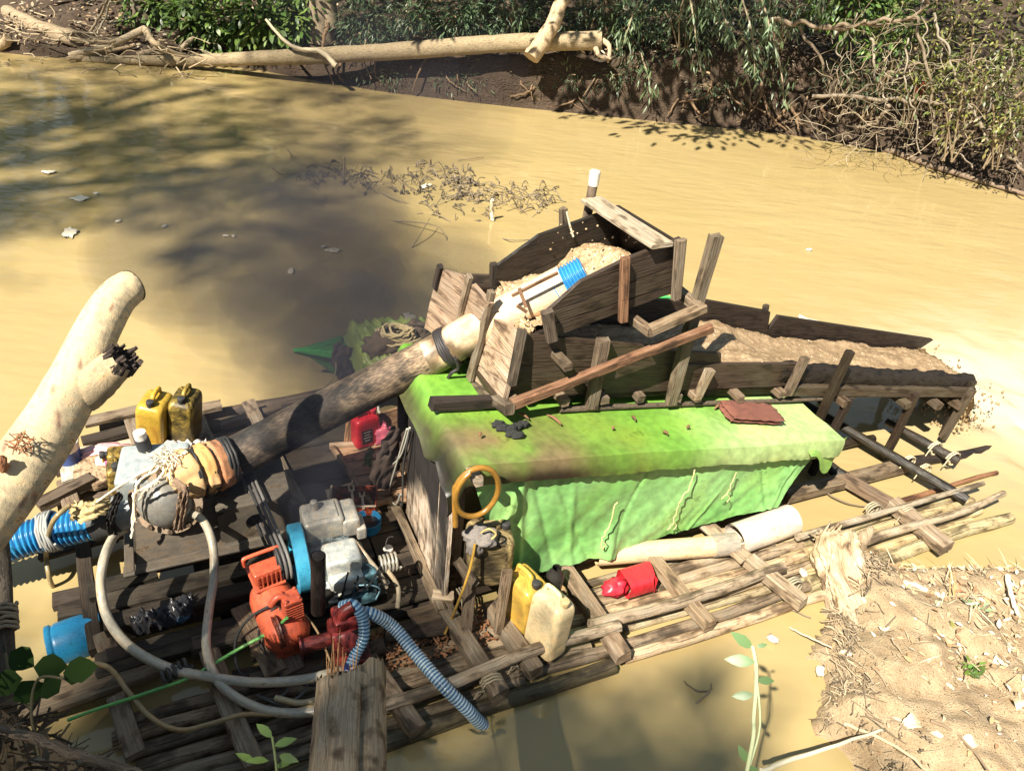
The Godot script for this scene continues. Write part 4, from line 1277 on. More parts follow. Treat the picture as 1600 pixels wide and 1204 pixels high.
	for i in ny + 1:
		var q := float(i) / ny
		for j in nx + 1:
			var p := float(j) / nx
			var sa := lerpf(1.04, 3.34, p)
			var sb := lerpf(1.30, 3.10, p)
			var s := lerpf(sa, sb, q)
			var top := roof_y(s) - 0.03
			var bot := 0.12 + 0.025 * sin(p * 5.0 + 0.6) + 0.11 * p + 0.006 * wr.get_noise_1d(p * 30)
			var y := lerpf(top, bot, q)
			var fold := wr.get_noise_2d(s * 0.9 + q * 0.5, y * 0.4) * 0.05 + absf(wr.get_noise_2d(s * 2.2 + y * 1.0, y * 0.8)) * 0.012 + absf(wr.get_noise_2d(s * 5.0 + y * 2.5, y * 3.0 - s)) * 0.006
			var nn := -2.475 + fold * (0.25 + q) + 0.05 * smoothstep(0.15, 0.0, p) * q
			for fd in folds:
				nn += fd[3] * exp(-pow((s - fd[0] - fd[1] * (q - 0.5)) / fd[2], 2)) * smoothstep(fd[4] - 0.25, fd[4] + 0.2, q)
			nn += 0.045 * exp(-pow((s - 1.86 - q * 0.06) / 0.05, 2)) * smoothstep(0.62, 1.0, q)
			b.col = tint(green2, 0.0).lerp(Color(0.30, 0.57, 0.25), clampf(0.3 + 0.7 * grime.get_noise_2d(s * 0.9, y * 1.2), 0, 0.6))
			b.vert(R(s, y, nn), s, y)
	for i in ny:
		for j in nx:
			var f := f0 + i * (nx + 1) + j
			b.quad(f, f + nx + 1, f + nx + 2, f + 1)
	part(t, "skirt_tarp", b, M.tarp)
	# strings on the skirt
	for k in [[R(1.88, 0.62, -2.425), R(1.86, 0.46, -2.42), R(1.83, 0.36, -2.415), R(1.84, 0.28, -2.41)], [R(2.35, 0.72, -2.43), R(2.34, 0.60, -2.42), R(2.30, 0.50, -2.42), R(2.29, 0.36, -2.415), R(2.27, 0.30, -2.41)], [R(2.66, 0.62, -2.43), R(2.65, 0.54, -2.425), R(2.63, 0.47, -2.42), R(2.60, 0.44, -2.42)]]:
		b = mb(Color(0.52, 0.48, 0.22))
		var q := curve(k, 5)
		for i in q.size():
			q[i] += rand_dir() * 0.006
		b.tube(q, 0.004, 5)
		b.tube([k[-2], k[-2] + AX * 0.03 + Vector3(0, -0.03, 0.01), k[-2] + AX * 0.012 + Vector3(0, -0.05, 0.02)], 0.0035, 4)
		part(t, "string", b, M.rope)
	# beams lying on the roof under the sluice
	board(t, "roof_rail", R(0.98, roof_y(0.98) + 0.045, -2.85), R(1.36, roof_y(1.36) + 0.045, -2.86), 0.05, 0.06, DARKW * 0.8)
	board(t, "roof_rail", R(1.38, roof_y(1.38) + 0.045, -2.92), R(3.36, roof_y(3.36) + 0.045, -2.92), 0.05, 0.055, WOODC * 0.55)
	pole(t, "roof_pole", R(1.66, roof_y(1.66) + 0.025, -2.80), R(3.9, roof_y(3.9) + 0.03, -2.82), 0.017, 0.012, WOODC * 0.65, M.bark, false)
	for s in [1.40, 1.68, 1.93, 2.17, 2.42, 2.56, 2.86, 3.22]:
		board(t, "roof_crossbar", R(s, roof_y(s) + 0.085, -2.77 + rg.randf_range(-0.02, 0.02)), R(s + rg.randf_range(-0.03, 0.03), roof_y(s) + 0.085, -3.5), 0.05, 0.045, WOODC * rg.randf_range(0.6, 1.1), M.wood, 0.005)
	# stick with a block, poking out through the wall
	board(t, "wall_peg", Vector3(-0.160, 1.052, -2.675), Vector3(-0.103, 1.070, -2.558), 0.05, 0.045, PALEW * 0.6)

# ------------------------------------------------------------------ sluice
func slu(s: float) -> float:      # bottom of the sluice
	return 1.12 - 0.157 * (s - 1.34) if s < 3.3 else 0.812 - 0.235 * (s - 3.3)

func build_sluice() -> void:
	var t := thing("sluice_box", "long dark plank sluice sloping from the shelter roof down to the river", "sluice", R(2.9, 0.1, -3.1))
	var dk := Color(0.062, 0.046, 0.032)
	# near side: lower and upper boards
	var b := mb(tint(dk))
	b.plate([R(1.36, slu(1.36), -2.84), R(3.34, slu(3.34), -2.84), R(3.34, slu(3.34) + 0.165, -2.84), R(1.38, slu(1.38) + 0.19, -2.84)], -AN * 0.025, Vector3(0.9, -0.14, -0.44))
	part(t, "side_plank", b, M.wetwood)
	b = mb(tint(dk * 0.9))
	b.plate([R(1.40, slu(1.40) + 0.194, -2.842), R(2.46, slu(2.46) + 0.175, -2.842), R(2.44, slu(2.44) + 0.25, -2.842), R(2.14, slu(2.14) + 0.30, -2.842), R(1.44, slu(1.44) + 0.37, -2.842)], -AN * 0.025, Vector3(0.9, -0.14, -0.44))
	part(t, "side_plank", b, M.wetwood)
	b = mb(tint(dk * 0.7))
	b.plate([R(2.462, slu(2.46) + 0.172, -2.85), R(2.72, slu(2.72) + 0.168, -2.85), R(2.70, slu(2.7) + 0.24, -2.85), R(2.45, slu(2.44) + 0.25, -2.85)], -AN * 0.02, Vector3(0.9, -0.14, -0.44))
	part(t, "side_plank", b, M.wetwood)
	# far side
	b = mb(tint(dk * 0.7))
	b.plate([R(1.3, slu(1.34), -3.38), R(2.95, slu(2.95), -3.38), R(2.95, slu(2.95) + 0.28, -3.38), R(1.3, slu(1.34) + 0.36, -3.38)], -AN * 0.025, Vector3(0.9, -0.14, -0.44))
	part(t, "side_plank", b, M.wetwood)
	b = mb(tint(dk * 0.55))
	b.plate([R(2.94, slu(2.94) + 0.06, -3.36), R(3.55, slu(3.55), -3.36), R(3.5, slu(3.5) + 0.25, -3.36), R(2.90, slu(2.94) + 0.32, -3.36)], -AN * 0.03, Vector3(0.9, -0.14, -0.44))
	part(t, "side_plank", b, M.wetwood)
	b = mb(tint(dk * 0.55))
	b.plate([R(3.5, slu(3.5), -3.37), R(5.1, slu(5.1), -3.37), R(5.3, slu(5.3) + 0.16, -3.37), R(3.6, slu(3.6) + 0.22, -3.37)], -AN * 0.03, Vector3(0.9, -0.2, -0.44))
	part(t, "side_plank", b, M.wetwood)
	# floors
	for k in [[1.3, 3.32], [3.32, 5.12]]:
		b = mb(dk * 0.7)
		b.plate([R(k[0], slu(k[0]) - 0.02, -2.86), R(k[1], slu(k[1]) - 0.02, -2.86), R(k[1], slu(k[1]) - 0.02, -3.37), R(k[0], slu(k[0]) - 0.02, -3.37)], Vector3(0, 0.025, 0), AX)
		part(t, "floor_plank", b, M.wetwood)
	# second chute: near side a sagging dark lining over a rail
	b = mb(Color(0.022, 0.018, 0.014))
	var rows := []
	var wr := noise(2.0, 3, 91)
	for i in 8:
		var row := []
		var q := float(i) / 7
		for j in 60:
			var s := lerpf(3.2, 5.16, float(j) / 59)
			var bump := wr.get_noise_2d(s * 3.0, 0.0) * 0.035
			var arc := sin(q * PI)
			row.append(R(s, slu(s) + lerpf(0.05, 0.175, q) + bump * 0.7 + arc * 0.01 - 0.02, -2.83 - 0.05 * q + arc * 0.022 + wr.get_noise_2d(s * 6, q * 3) * 0.015))
		rows.append(row)
	for i in range(1, 5):
		var row := []
		for j in 60:
			var s := lerpf(3.2, 5.16, float(j) / 59)
			var bump := wr.get_noise_2d(s * 3.0, 0.0) * 0.035
			row.append(R(s, slu(s) + 0.155 + bump * 0.7 - 0.03 * i, -2.88 - 0.012 * i))
		rows.append(row)
	b.sheet(rows, 3, 1, true)
	part(t, "chute_lining", b, M.wetwood)
	board(t, "chute_rail", R(3.3, slu(3.3) - 0.015, -2.82), R(5.08, slu(5.08) + 0.03, -2.82), 0.05, 0.075, WOODC * 0.45, M.wetwood, 0.003)
	board(t, "chute_rail", R(3.3, slu(3.3) - 0.015, -3.40), R(5.08, slu(5.08) + 0.03, -3.40), 0.05, 0.075, DARKW, M.wetwood, 0.003)
	for s in [3.75, 4.37, 4.72, 4.97]:
		board(t, "crossbar", R(s, slu(s) - 0.06, -2.74), R(s, slu(s) - 0.06, -3.45), 0.055, 0.05, WOODC * 0.55, M.wetwood, 0.004)
	# posts on the near side
	var posts := [[1.86, -0.06, 1.86, 0.37, 0.065, 0.7], [2.385, -0.06, 2.405, 0.97, 0.07, 0.85], [2.56, -0.04, 2.60, 0.17, 0.05, 1.3], [3.26, -0.03, 3.30, 0.24, 0.05, 0.8]]
	for k in posts:
		board(t, "post", R(k[0], slu(k[0]) + k[1], -2.795), R(k[2], slu(k[2]) + k[3], -2.795), k[4], 0.045, WOODC * k[5], M.wood, 0.004)
	for k in [[Vector3(1.665, 0.811, -4.633), Vector3(1.631, 1.032, -4.616)], [Vector3(1.192, 0.991, -4.400), Vector3(1.183, 1.101, -4.395)]]:
		board(t, "post", k[0], k[1], 0.04, 0.035, DARKW * 1.5, M.wood, 0.003)
	# long thin props of the second chute
	var legs := [[3.62, 1.06, 3.56, 0.25, -2.76, DARKW], [3.80, 0.72, 3.76, 0.03, -3.46, DARKW * 0.8], [3.78, 0.66, 3.72, 0.04, -2.76, DARKW], [4.42, 0.58, 4.40, 0.02, -2.76, DARKW * 1.1], [4.44, 0.52, 4.44, 0.0, -3.46, DARKW], [5.02, 0.50, 4.97, 0.06, -2.76, WOODC * 0.5], [5.08, 0.52, 5.06, -0.1, -2.82, DARKW * 1.2], [5.10, 0.45, 5.08, -0.1, -3.4, DARKW]]
	for k in legs:
		board(t, "leg", R(k[2], k[3], k[4]), R(k[0], k[1], k[4]), 0.05, 0.045, k[5], M.wetwood, 0.003)
	# hopper boards round the pipe
	var hop := Color(0.36, 0.285, 0.215)
	var h1 := [Vector3(-0.227, 1.040, -3.401), Vector3(-0.040, 1.125, -3.113), Vector3(-0.029, 1.224, -3.113), Vector3(-0.222, 1.135, -3.409)]
	var h2 := [Vector3(-0.221, 1.144, -3.408), Vector3(-0.026, 1.234, -3.110), Vector3(-0.006, 1.354, -3.123), Vector3(-0.204, 1.264, -3.424)]
	var h3 := [Vector3(-0.203, 1.272, -3.424), Vector3(-0.003, 1.363, -3.120), Vector3(0.019, 1.503, -3.151), Vector3(-0.179, 1.420, -3.440)]
	for h in [h1, h2, h3]:
		b = mb(tint(hop, 0.1))
		b.plate(h, AX * 0.025 + AN * 0.006, AN)
		part(t, "hopper_plank", b, M.wood)
	for h in [[Vector3(-0.531, 1.111, -3.746), Vector3(-0.235, 1.152, -3.417), Vector3(-0.223, 1.343, -3.393), Vector3(-0.500, 1.299, -3.729)], [Vector3(-0.497, 1.309, -3.724), Vector3(-0.223, 1.348, -3.397), Vector3(-0.155, 1.548, -3.323), Vector3(-0.301, 1.592, -3.506), Vector3(-0.454, 1.524, -3.681)]]:
		b = mb(tint(hop * 0.85, 0.1))
		b.plate(h, AX * 0.025 + AN * 0.006, AN)
		part(t, "hopper_plank", b, M.wood)
	b = mb(dk * 0.8)
	b.plate([R(1.23, 1.14, -3.56), R(1.52, 1.12, -3.42), R(1.52, 1.50, -3.42), R(1.25, 1.50, -3.5)], AN * 0.02, AX)
	part(t, "hopper_plank", b, M.wood)
	board(t, "hopper_stake", Vector3(-0.224, 1.060, -3.361), Vector3(-0.148, 1.599, -3.355), 0.045, 0.035, WOODC * 0.75, M.wood, 0.003, "", AX)
	board(t, "hopper_stake", Vector3(-0.317, 1.334, -3.494), Vector3(-0.267, 1.625, -3.449), 0.04, 0.03, WOODC * 1.1, M.wood, 0.003, "", AX)
	board(t, "hopper_stake", Vector3(-0.001, 1.236, -3.101), Vector3(0.021, 1.510, -3.170), 0.05, 0.04, WOODC * 0.4, M.wood, 0.003, "", AX)
	board(t, "hopper_stake", Vector3(-0.468, 1.404, -3.688), Vector3(-0.441, 1.554, -3.655), 0.035, 0.03, DARKW, M.wood, 0.003, "", AX)
	board(t, "hopper_foot", Vector3(-0.225, 1.009, -3.397), Vector3(-0.000, 1.139, -3.020), 0.05, 0.055, WOODC * 0.6, M.wood, 0.005, "", AX)
	# slurry running down it
	b = mb(Color(0.42, 0.31, 0.19))
	rows = []
	var fl := noise(2.4, 4, 93)
	var f0 := b.v.size()
	var nS := 420
	var nN := 60
	for i in nN + 1:
		var q := float(i) / nN
		for j in nS + 1:
			var s := lerpf(1.36, 5.14, float(j) / nS)
			var n := lerpf(-2.875, -3.345, q)
			var churn := 0.02 + 0.025 * smoothstep(2.2, 3.0, s)
			var y := slu(s) + 0.13 - 0.05 * smoothstep(2.9, 3.6, s)
			y += fl.get_noise_2d(s * 0.7, n * 1.6) * churn * 0.9 + fl.get_noise_2d(s * 3.0 + 3, n * 7.0) * 0.007 + absf(fl.get_noise_2d(s * 9.0, n * 14.0)) * 0.009
			y += 0.05 * exp(-pow((s - 2.95) / 0.25, 2)) * q
			var k := fl.get_noise_2d(s * 1.6, n * 5.0)
			b.col = Color(0.36, 0.27, 0.17).lerp(Color(0.52, 0.41, 0.27), clampf(0.4 + k + 0.4 * smoothstep(2.4, 3.0, s), 0, 1))
			b.vert(R(s, y, n), s, n)
	for i in nN:
		for j in nS:
			var f := f0 + i * (nS + 1) + j
			b.quad(f, f + 1, f + nS + 2, f + nS + 1)
	var sl := solo("sluice_slurry", "tan muddy slurry rushing down the long sluice", "slurry", b, M.slurry)
	sl.set_meta("kind", "stuff")
	# spout and splash at the end
	b = mb(Color(0.25, 0.18, 0.095))
	rows = []
	for i in 14:
		var q := float(i) / 13
		var row := []
		for j in 24:
			var p := float(j) / 23
			var n := lerpf(-2.87, -3.36, p)
			var reach := 0.34 * q + 0.05 * fl.get_noise_2d(p * 20, q * 3)
			row.append(R(5.12 + reach, slu(5.12) + 0.08 - 0.5 * q * q + 0.03 * fl.get_noise_2d(p * 30, q * 8.0), n + 0.05 * q * (p - 0.5)))
		rows.append(row)
	b.sheet(rows)
	for i in 420:
		var c := R(5.30 + rg.randf_range(-0.2, 0.3), rg.randf() * rg.randf() * 0.42, rg.randf_range(-2.75, -3.5))
		b.col = Color(0.36, 0.28, 0.16) * rg.randf_range(0.7, 1.6)
		b.blob(c, Basis.IDENTITY, Vector3(1, 1.8, 1) * rg.randf_range(0.002, 0.010), nz, 0.3, 2.0, 7, 5)
	sl = solo("slurry_spout", "muddy water pouring off the end of the sluice in a splash", "splash", b, M.slurry)
	sl.set_meta("kind", "stuff")

# ------------------------------------------------------------------ feed box over the head of the sluice
func build_feed_box() -> void:
	var t := thing("feed_box", "dark tilted plank feed box above the sluice, open towards the pipe", "box", R(1.9, 1.4, -3.1))
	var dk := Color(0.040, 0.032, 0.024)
	var th := -AN * 0.024
	var gr := Vector3(0.9, 0.2, -0.44)
	for h in [[Vector3(0.164, 1.434, -3.247), Vector3(0.771, 1.599, -3.546), Vector3(0.769, 1.639, -3.545), Vector3(0.146, 1.506, -3.238)], [Vector3(0.145, 1.513, -3.239), Vector3(0.767, 1.646, -3.545), Vector3(0.758, 1.752, -3.541), Vector3(0.123, 1.570, -3.228)], [Vector3(0.123, 1.576, -3.230), Vector3(0.757, 1.758, -3.542), Vector3(0.748, 1.901, -3.538), Vector3(0.493, 1.822, -3.412), Vector3(0.276, 1.727, -3.305)]]:
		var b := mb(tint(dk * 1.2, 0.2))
		b.plate(h, th, gr)
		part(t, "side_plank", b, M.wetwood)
	for h in [[R(1.50, 1.42, -3.36), R(2.26, 1.57, -3.36), R(2.20, 1.72, -3.36), Vector3(-0.163, 1.452, -3.665)], [Vector3(-0.164, 1.458, -3.667), R(2.2, 1.725, -3.362), Vector3(0.419, 1.851, -3.955), Vector3(0.050, 1.742, -3.773), Vector3(-0.150, 1.593, -3.674)]]:
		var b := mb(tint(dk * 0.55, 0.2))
		b.plate(h, AN * 0.024, gr)
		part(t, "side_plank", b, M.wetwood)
	var b := mb(dk * 0.6)
	b.plate([R(2.27, 1.57, -2.85), R(2.20, 1.885, -2.85), R(2.15, 1.87, -3.35), R(2.24, 1.57, -3.35)], AX * 0.025, AN)
	part(t, "end_plank", b, M.wetwood)
	b = mb(dk * 0.6)
	b.plate([R(1.50, 1.43, -2.866), R(2.26, 1.575, -2.866), R(2.26, 1.575, -3.335), R(1.50, 1.43, -3.335)], Vector3(0, 0.02, 0), AX)
	part(t, "floor_plank", b, M.wetwood)
	board(t, "cap_plank", R(2.10, 1.895, -2.80), R(2.04, 1.885, -3.42), 0.13, 0.025, PALEW * 0.75, M.wood, 0.002)
	# stakes
	board(t, "stake", Vector3(0.782, 1.588, -3.507), Vector3(0.735, 1.917, -3.484), 0.05, 0.035, WOODC * 1.15, M.wood, 0.003, "", AN)
	board(t, "stake", Vector3(0.522, 1.495, -3.379), Vector3(0.468, 1.854, -3.352), 0.045, 0.035, Color(0.20, 0.115, 0.065), M.wood, 0.003, "", AN)
	board(t, "stake", Vector3(0.169, 1.445, -3.205), Vector3(0.129, 1.616, -3.185), 0.055, 0.04, WOODC * 0.5, M.wood, 0.003, "", AN)
	board(t, "stake", Vector3(0.190, 1.727, -3.884), Vector3(0.171, 1.856, -3.875), 0.04, 0.035, WOODC * 0.6, M.wood, 0.003, "", AN)
	board(t, "stake", Vector3(-0.159, 1.427, -3.712), Vector3(-0.162, 1.573, -3.710), 0.04, 0.035, DARKW, M.wood, 0.003, "", AN)
	b = mb(Color(0.16, 0.13, 0.1))
	b.tube([R(2.04, 1.72, -3.44), R(2.05, 1.98, -3.44)], 0.026, 10)
	var pst := part(t, "stake", b, M.wood)
	b = mb(Color(0.78, 0.78, 0.74))
	b.lathe(R(2.05, 1.955, -3.44), Vector3.UP, [Vector2(0.028, 0), Vector2(0.029, 0.02), Vector2(0.03, 0.07), Vector2(0.024, 0.08), Vector2(0.0, 0.082)], 14)
	part(pst, "white_cap", b, M.plastic)
	# frame under it
	board(t, "frame_rail", R(1.36, slu(1.36) + 0.03, -2.74), Vector3(1.009, 1.421, -3.541), 0.045, 0.05, Color(0.15, 0.085, 0.05), M.wood, 0.003)
	board(t, "frame_rail", Vector3(0.662, 1.465, -3.370), Vector3(0.932, 1.556, -3.503), 0.05, 0.05, WOODC * 0.95, M.wood, 0.003)
	board(t, "frame_crossbar", Vector3(0.922, 1.549, -3.486), R(2.30, 1.56, -3.4), 0.055, 0.05, WOODC * 1.2, M.wood, 0.003)
	board(t, "frame_crossbar", Vector3(0.667, 1.463, -3.350), R(2.02, 1.42, -3.4), 0.05, 0.045, WOODC * 0.9, M.wood, 0.003)
	board(t, "frame_crossbar", Vector3(0.265, 1.335, -3.152), R(1.60, 1.32, -3.4), 0.05, 0.045, WOODC * 0.5, M.wood, 0.003)
	for s in [1.62, 2.25]:
		board(t, "frame_post", R(s, slu(s), -3.42), R(s, 1.55, -3.42), 0.05, 0.045, DARKW, M.wood, 0.003)
	# tie across the box
	b = mb(Color(0.5, 0.45, 0.33))
	b.tube(curve([R(1.86, 1.86, -3.345), R(1.88, 1.79, -3.33), R(1.9, 1.73, -3.31)], 4), 0.006, 5)
	part(t, "tie", b, M.rope)
	# slurry heaped up in it
	b = mb(Color(0.55, 0.42, 0.26))
	var fl := noise(2.6, 5, 95)
	var f0 := b.v.size()
	var nS := 150
	var nN := 100
	for i in nN + 1:
		var q := float(i) / nN
		for j in nS + 1:
			var p := float(j) / nS
			var s := lerpf(1.50, 2.19, p)
			var n := lerpf(-2.872, -3.335, q)
			var mound := 0.17 * exp(-pow((s - 2.02) / 0.17, 2)) * (0.55 + 0.45 * sin(q * PI)) + 0.02 * smoothstep(1.9, 1.6, s)
			mound -= 0.05 * smoothstep(1.92, 1.8, s) * exp(-pow((n + 3.06) / 0.12, 2))
			var y := 1.43 + 0.19 * (s - 1.5) + 0.04 + mound
			y += fl.get_noise_2d(s * 1.3, n * 1.3) * 0.06 + absf(fl.get_noise_2d(s * 3.2, n * 3.2)) * 0.012 + fl.get_noise_2d(s * 14.0, n * 14.0) * 0.006
			b.col = Color(0.50, 0.37, 0.22).lerp(Color(0.66, 0.53, 0.35), clampf(0.5 + fl.get_noise_2d(s * 5, n * 5) * 1.0, 0, 1))
			b.vert(R(s, y, n), s, n)
	for i in nN:
		for j in nS:
			var f := f0 + i * (nS + 1) + j
			b.quad(f, f + 1, f + nS + 2, f + nS + 1)
	for i in 50:
		b.col = Color(0.62, 0.5, 0.33) * rg.randf_range(0.7, 1.2)
		b.blob(R(1.95 + rg.randf_range(-0.2, 0.2), 1.66 + rg.randf() * 0.17, -3.1 + rg.randf_range(-0.22, 0.2)), Basis.IDENTITY, Vector3.ONE * rg.randf_range(0.003, 0.008), nz, 0.5, 2.0, 6, 4)
	# what falls out of the open end into the hopper
	var pour := []
	for i in 26:
		var q := float(i) / 25
		var row := []
		for j in 40:
			var p := float(j) / 39
			var n := lerpf(-2.875, -3.33, p)
			row.append(R(1.51 - 0.10 * q + 0.02 * fl.get_noise_2d(p * 12, q * 3.0) + 0.012 * fl.get_noise_2d(p * 40, q * 8.0), 1.475 - 0.30 * q * q + 0.02 * fl.get_noise_2d(p * 9, q * 6.0), n + 0.02 * fl.get_noise_2d(p * 10, q * 10.0)))
		pour.append(row)
	b.col = Color(0.60, 0.48, 0.31)
	b.sheet(pour)
	var sl := solo("feed_slurry", "pale sandy slurry heaped and splashing in the feed box", "slurry", b, M.slurry)
	sl.set_meta("kind", "stuff")

# ------------------------------------------------------------------ discharge pipe and pump
func band(c: Vector3, axis: Vector3, r: float, turns: int, w: float, col: Color, rope := 0.008) -> MB:
	var b := mb(col)
	var x := axis.normalized()
	var z := x.cross(Vector3.UP).normalized()
	var y := z.cross(x)
	var pts := []
	for i in turns * 14 + 1:
		var a := TAU * i / 14.0
		pts.append(c + x * ((float(i) / (turns * 14) - 0.5) * w + rg.randf_range(-0.004, 0.004)) + (z * cos(a) + y * sin(a)) * (r + rg.randf() * 0.004))
	b.tube(pts, rope, 6)
	return b

func build_pipe_and_pump() -> void:
	var t := thing("discharge_pipe", "long discharge pipe from pump to feed box, sooty black below and cream above", "pipe", Vector3(-1.018, 0.799, -3.266))
	var pts := curve([Vector3(-1.496, 0.546, -3.075), Vector3(-1.018, 0.799, -3.266), Vector3(-0.685, 0.998, -3.353), Vector3(-0.391, 1.173, -3.431), Vector3(-0.213, 1.320, -3.440), Vector3(0.218, 1.620, -3.486)], 12)
	var b := mb()
	var gn := noise(3.0, 4, 101)
	var cols := []
	for i in pts.size():
		var q := float(i) / (pts.size() - 1)
		cols.append(Color(0.035, 0.032, 0.03).lerp(Color(0.075, 0.055, 0.04), smoothstep(0.12, 0.42, q)).lerp(Color(0.66, 0.53, 0.37), smoothstep(0.40, 0.66, q + gn.get_noise_1d(q * 12) * 0.06)))
	var radii := ramp(pts.size(), [0.115, 0.110, 0.104, 0.10, 0.098])
	var join := 33
	b.tube(pts.slice(0, join + 1), radii.slice(0, join + 1), 28, true, 0.004, cols)
	var up := mb()
	up.tube(pts.slice(join), radii.slice(join), 28, true, 0.001, cols.slice(join))
	for i in up.v.size():
		var sm := gn.get_noise_3dv(up.v[i] * 2.2)
		var near := 1.0 - smoothstep(0.0, 0.55, up.v[i].distance_to(pts[join]))
		up.c[i] = Color(0.74, 0.61, 0.44).lerp(Color(0.12, 0.085, 0.055), clampf(near * (0.9 + sm * 2.0), 0, 0.95))
	part(t, "cream_section", up, M.plastic)
	for i in b.v.size():     # dust and soot lie unevenly on it
		var dn := gn.get_noise_3dv(b.v[i] * 1.6)
		b.c[i] = b.c[i].lerp(Color(0.17, 0.135, 0.10), clampf(0.35 + dn * 1.2, 0, 0.75)) if b.c[i].r < 0.3 else b.c[i].lerp(Color(0.28, 0.2, 0.13), clampf(dn * 1.5, 0, 0.6) * (1.0 - smoothstep(0.48, 0.6, b.c[i].r)))
	var pipe := part(t, "pipe_body", b, M.dusty)
	# sooty streaks lie as a thin uneven skin on the cream part
	b = band(Vector3(-0.359, 1.191, -3.441), (pts[40] as Vector3) - pts[30], 0.104, 4, 0.05, Color(0.025, 0.022, 0.02), 0.012)
	b.tube(curve([Vector3(-0.305, 1.201, -3.328), Vector3(-0.289, 1.138, -3.336), Vector3(-0.321, 1.109, -3.331), Vector3(-0.340, 1.072, -3.333)], 4), 0.010, 6)
	part(t, "rubber_strap", b, M.rubber)
	b = mb(Color(0.22, 0.13, 0.08))
	b.beam(Vector3(-0.046, 1.604, -3.322), Vector3(0.163, 1.741, -3.347), 0.02, 0.012, AN)
	b.beam(Vector3(-0.015, 1.654, -3.315), Vector3(0.029, 1.559, -3.303), 0.018, 0.010, AN)
	b.beam(Vector3(-0.016, 1.577, -3.281), Vector3(0.034, 1.533, -3.305), 0.018, 0.010, AN)
	part(t, "wood_brace", b, M.wood)
	# short blue hose where the pipe opens into the box
	b = corrugated([Vector3(0.168, 1.585, -3.472), Vector3(0.239, 1.634, -3.485), Vector3(0.310, 1.682, -3.497)], 0.092, 0.016, Color(0.02, 0.20, 0.55), Color(0.05, 0.32, 0.70))
	part(t, "blue_sleeve", b, M.hose)

	t = thing("dredge_pump", "grey blue dredge pump on a dark steel base at the upstream end of the raft", "pump", R(-0.2, 0.12, -3.4))
	var ctr := Vector3(-1.691, 0.528, -2.756)
	var gb := Color(0.165, 0.20, 0.225)
	# base of folded plate
	b = mb(Color(0.115, 0.105, 0.09))
	var y0 := 0.20
	var y1 := 0.46
	var bot := [Vector3(-1.817, 0.277, -2.605), Vector3(-1.495, 0.305, -2.786)]
	var p0 := R(-0.50, y0, -3.14)
	b.plate([R(-0.50, y0, -3.14), R(-0.05, y0, -3.14), R(-0.05, y1, -3.26), R(-0.46, y1, -3.26)], -AN * 0.012, AX)
	b.plate([R(-0.50, y0, -3.14), R(-0.46, y1, -3.26), R(-0.46, y1, -3.52), R(-0.50, y0, -3.60)], AX * 0.012, AN)
	b.beam(R(-0.55, y0, -3.12), R(0.28, y0, -3.12), 0.07, 0.02)
	b.beam(R(-0.52, y0, -3.10), R(-0.52, y0, -3.62), 0.05, 0.03)
	b.beam(R(-0.50, y0 + 0.01, -3.62), R(0.28, y0 + 0.01, -3.62), 0.07, 0.02)
	b.beam(R(-0.50, y0 - 0.03, -3.13), R(-0.08, y0 - 0.03, -3.13), 0.03, 0.06)
	part(t, "base_frame", b, M.paint)
	b = mb(Color(0.12, 0.11, 0.095))
	var hole := R(0.12, 0.325, -3.15)
	var outer := []
	var n := 28
	for i in n:      # plate with a round hole, as a ring of quads
		var a := TAU * i / n
		var d := Vector2(cos(a), sin(a))
		var k := minf(0.19 / maxf(absf(d.x), 0.001), 0.115 / maxf(absf(d.y), 0.001))
		outer.append([hole + AX * d.x * 0.055 + Vector3.UP * d.y * 0.055, hole + AX * d.x * k + Vector3.UP * d.y * k])
	for i in n:
		var q: Array = outer[i]
		var r: Array = outer[(i + 1) % n]
		b.face([q[0], q[1], r[1], r[0]])
		b.face([q[0] - AN * 0.03, q[0], r[0], r[0] - AN * 0.03])
	b.plate([R(-0.07, 0.44, -3.15), R(0.31, 0.44, -3.15), R(0.31, 0.44, -3.52), R(-0.07, 0.44, -3.52)], Vector3(0, 0.012, 0), AX)
	b.plate([R(0.305, 0.21, -3.152), R(0.305, 0.44, -3.152), R(0.305, 0.44, -3.52), R(0.305, 0.21, -3.52)], -AX * 0.01, AN)
	b.beam(R(-0.06, 0.205, -3.16), R(0.36, 0.205, -3.16), 0.06, 0.02)
	part(t, "bearing_stand", b, M.paint)
	b = mb(Color(0.01, 0.01, 0.01))
	b.face([hole + AX * -0.1 + Vector3.UP * -0.08 - AN * 0.2, hole + AX * 0.1 + Vector3.UP * -0.08 - AN * 0.2, hole + AX * 0.1 + Vector3.UP * 0.08 - AN * 0.2, hole + AX * -0.1 + Vector3.UP * 0.08 - AN * 0.2])
	part(t, "inner_web", b, M.blackmetal)
	# casing
	var ax := (AN * 0.86 - AX * 0.32 + Vector3(0, 0.30, 0)).normalized()
	b = mb(gb)
	b.lathe(ctr, ax, [Vector2(0.0, -0.30), Vector2(0.12, -0.30), Vector2(0.155, -0.26), Vector2(0.165, -0.16), Vector2(0.165, -0.03), Vector2(0.165, -0.03), Vector2(0.15, -0.02)], 36)
	part(t, "casing", b, M.paint)
	b = mb(Color(0.28, 0.23, 0.18))
	b.lathe(ctr, ax, [Vector2(0.15, -0.03), Vector2(0.185, -0.03), Vector2(0.185, -0.03), Vector2(0.185, -0.008), Vector2(0.185, -0.008), Vector2(0.11, -0.008)], 36)
	var fl := part(t, "flange", b, M.paint)
	var bx := ax.cross(Vector3.UP).normalized()
	var by := bx.cross(ax)
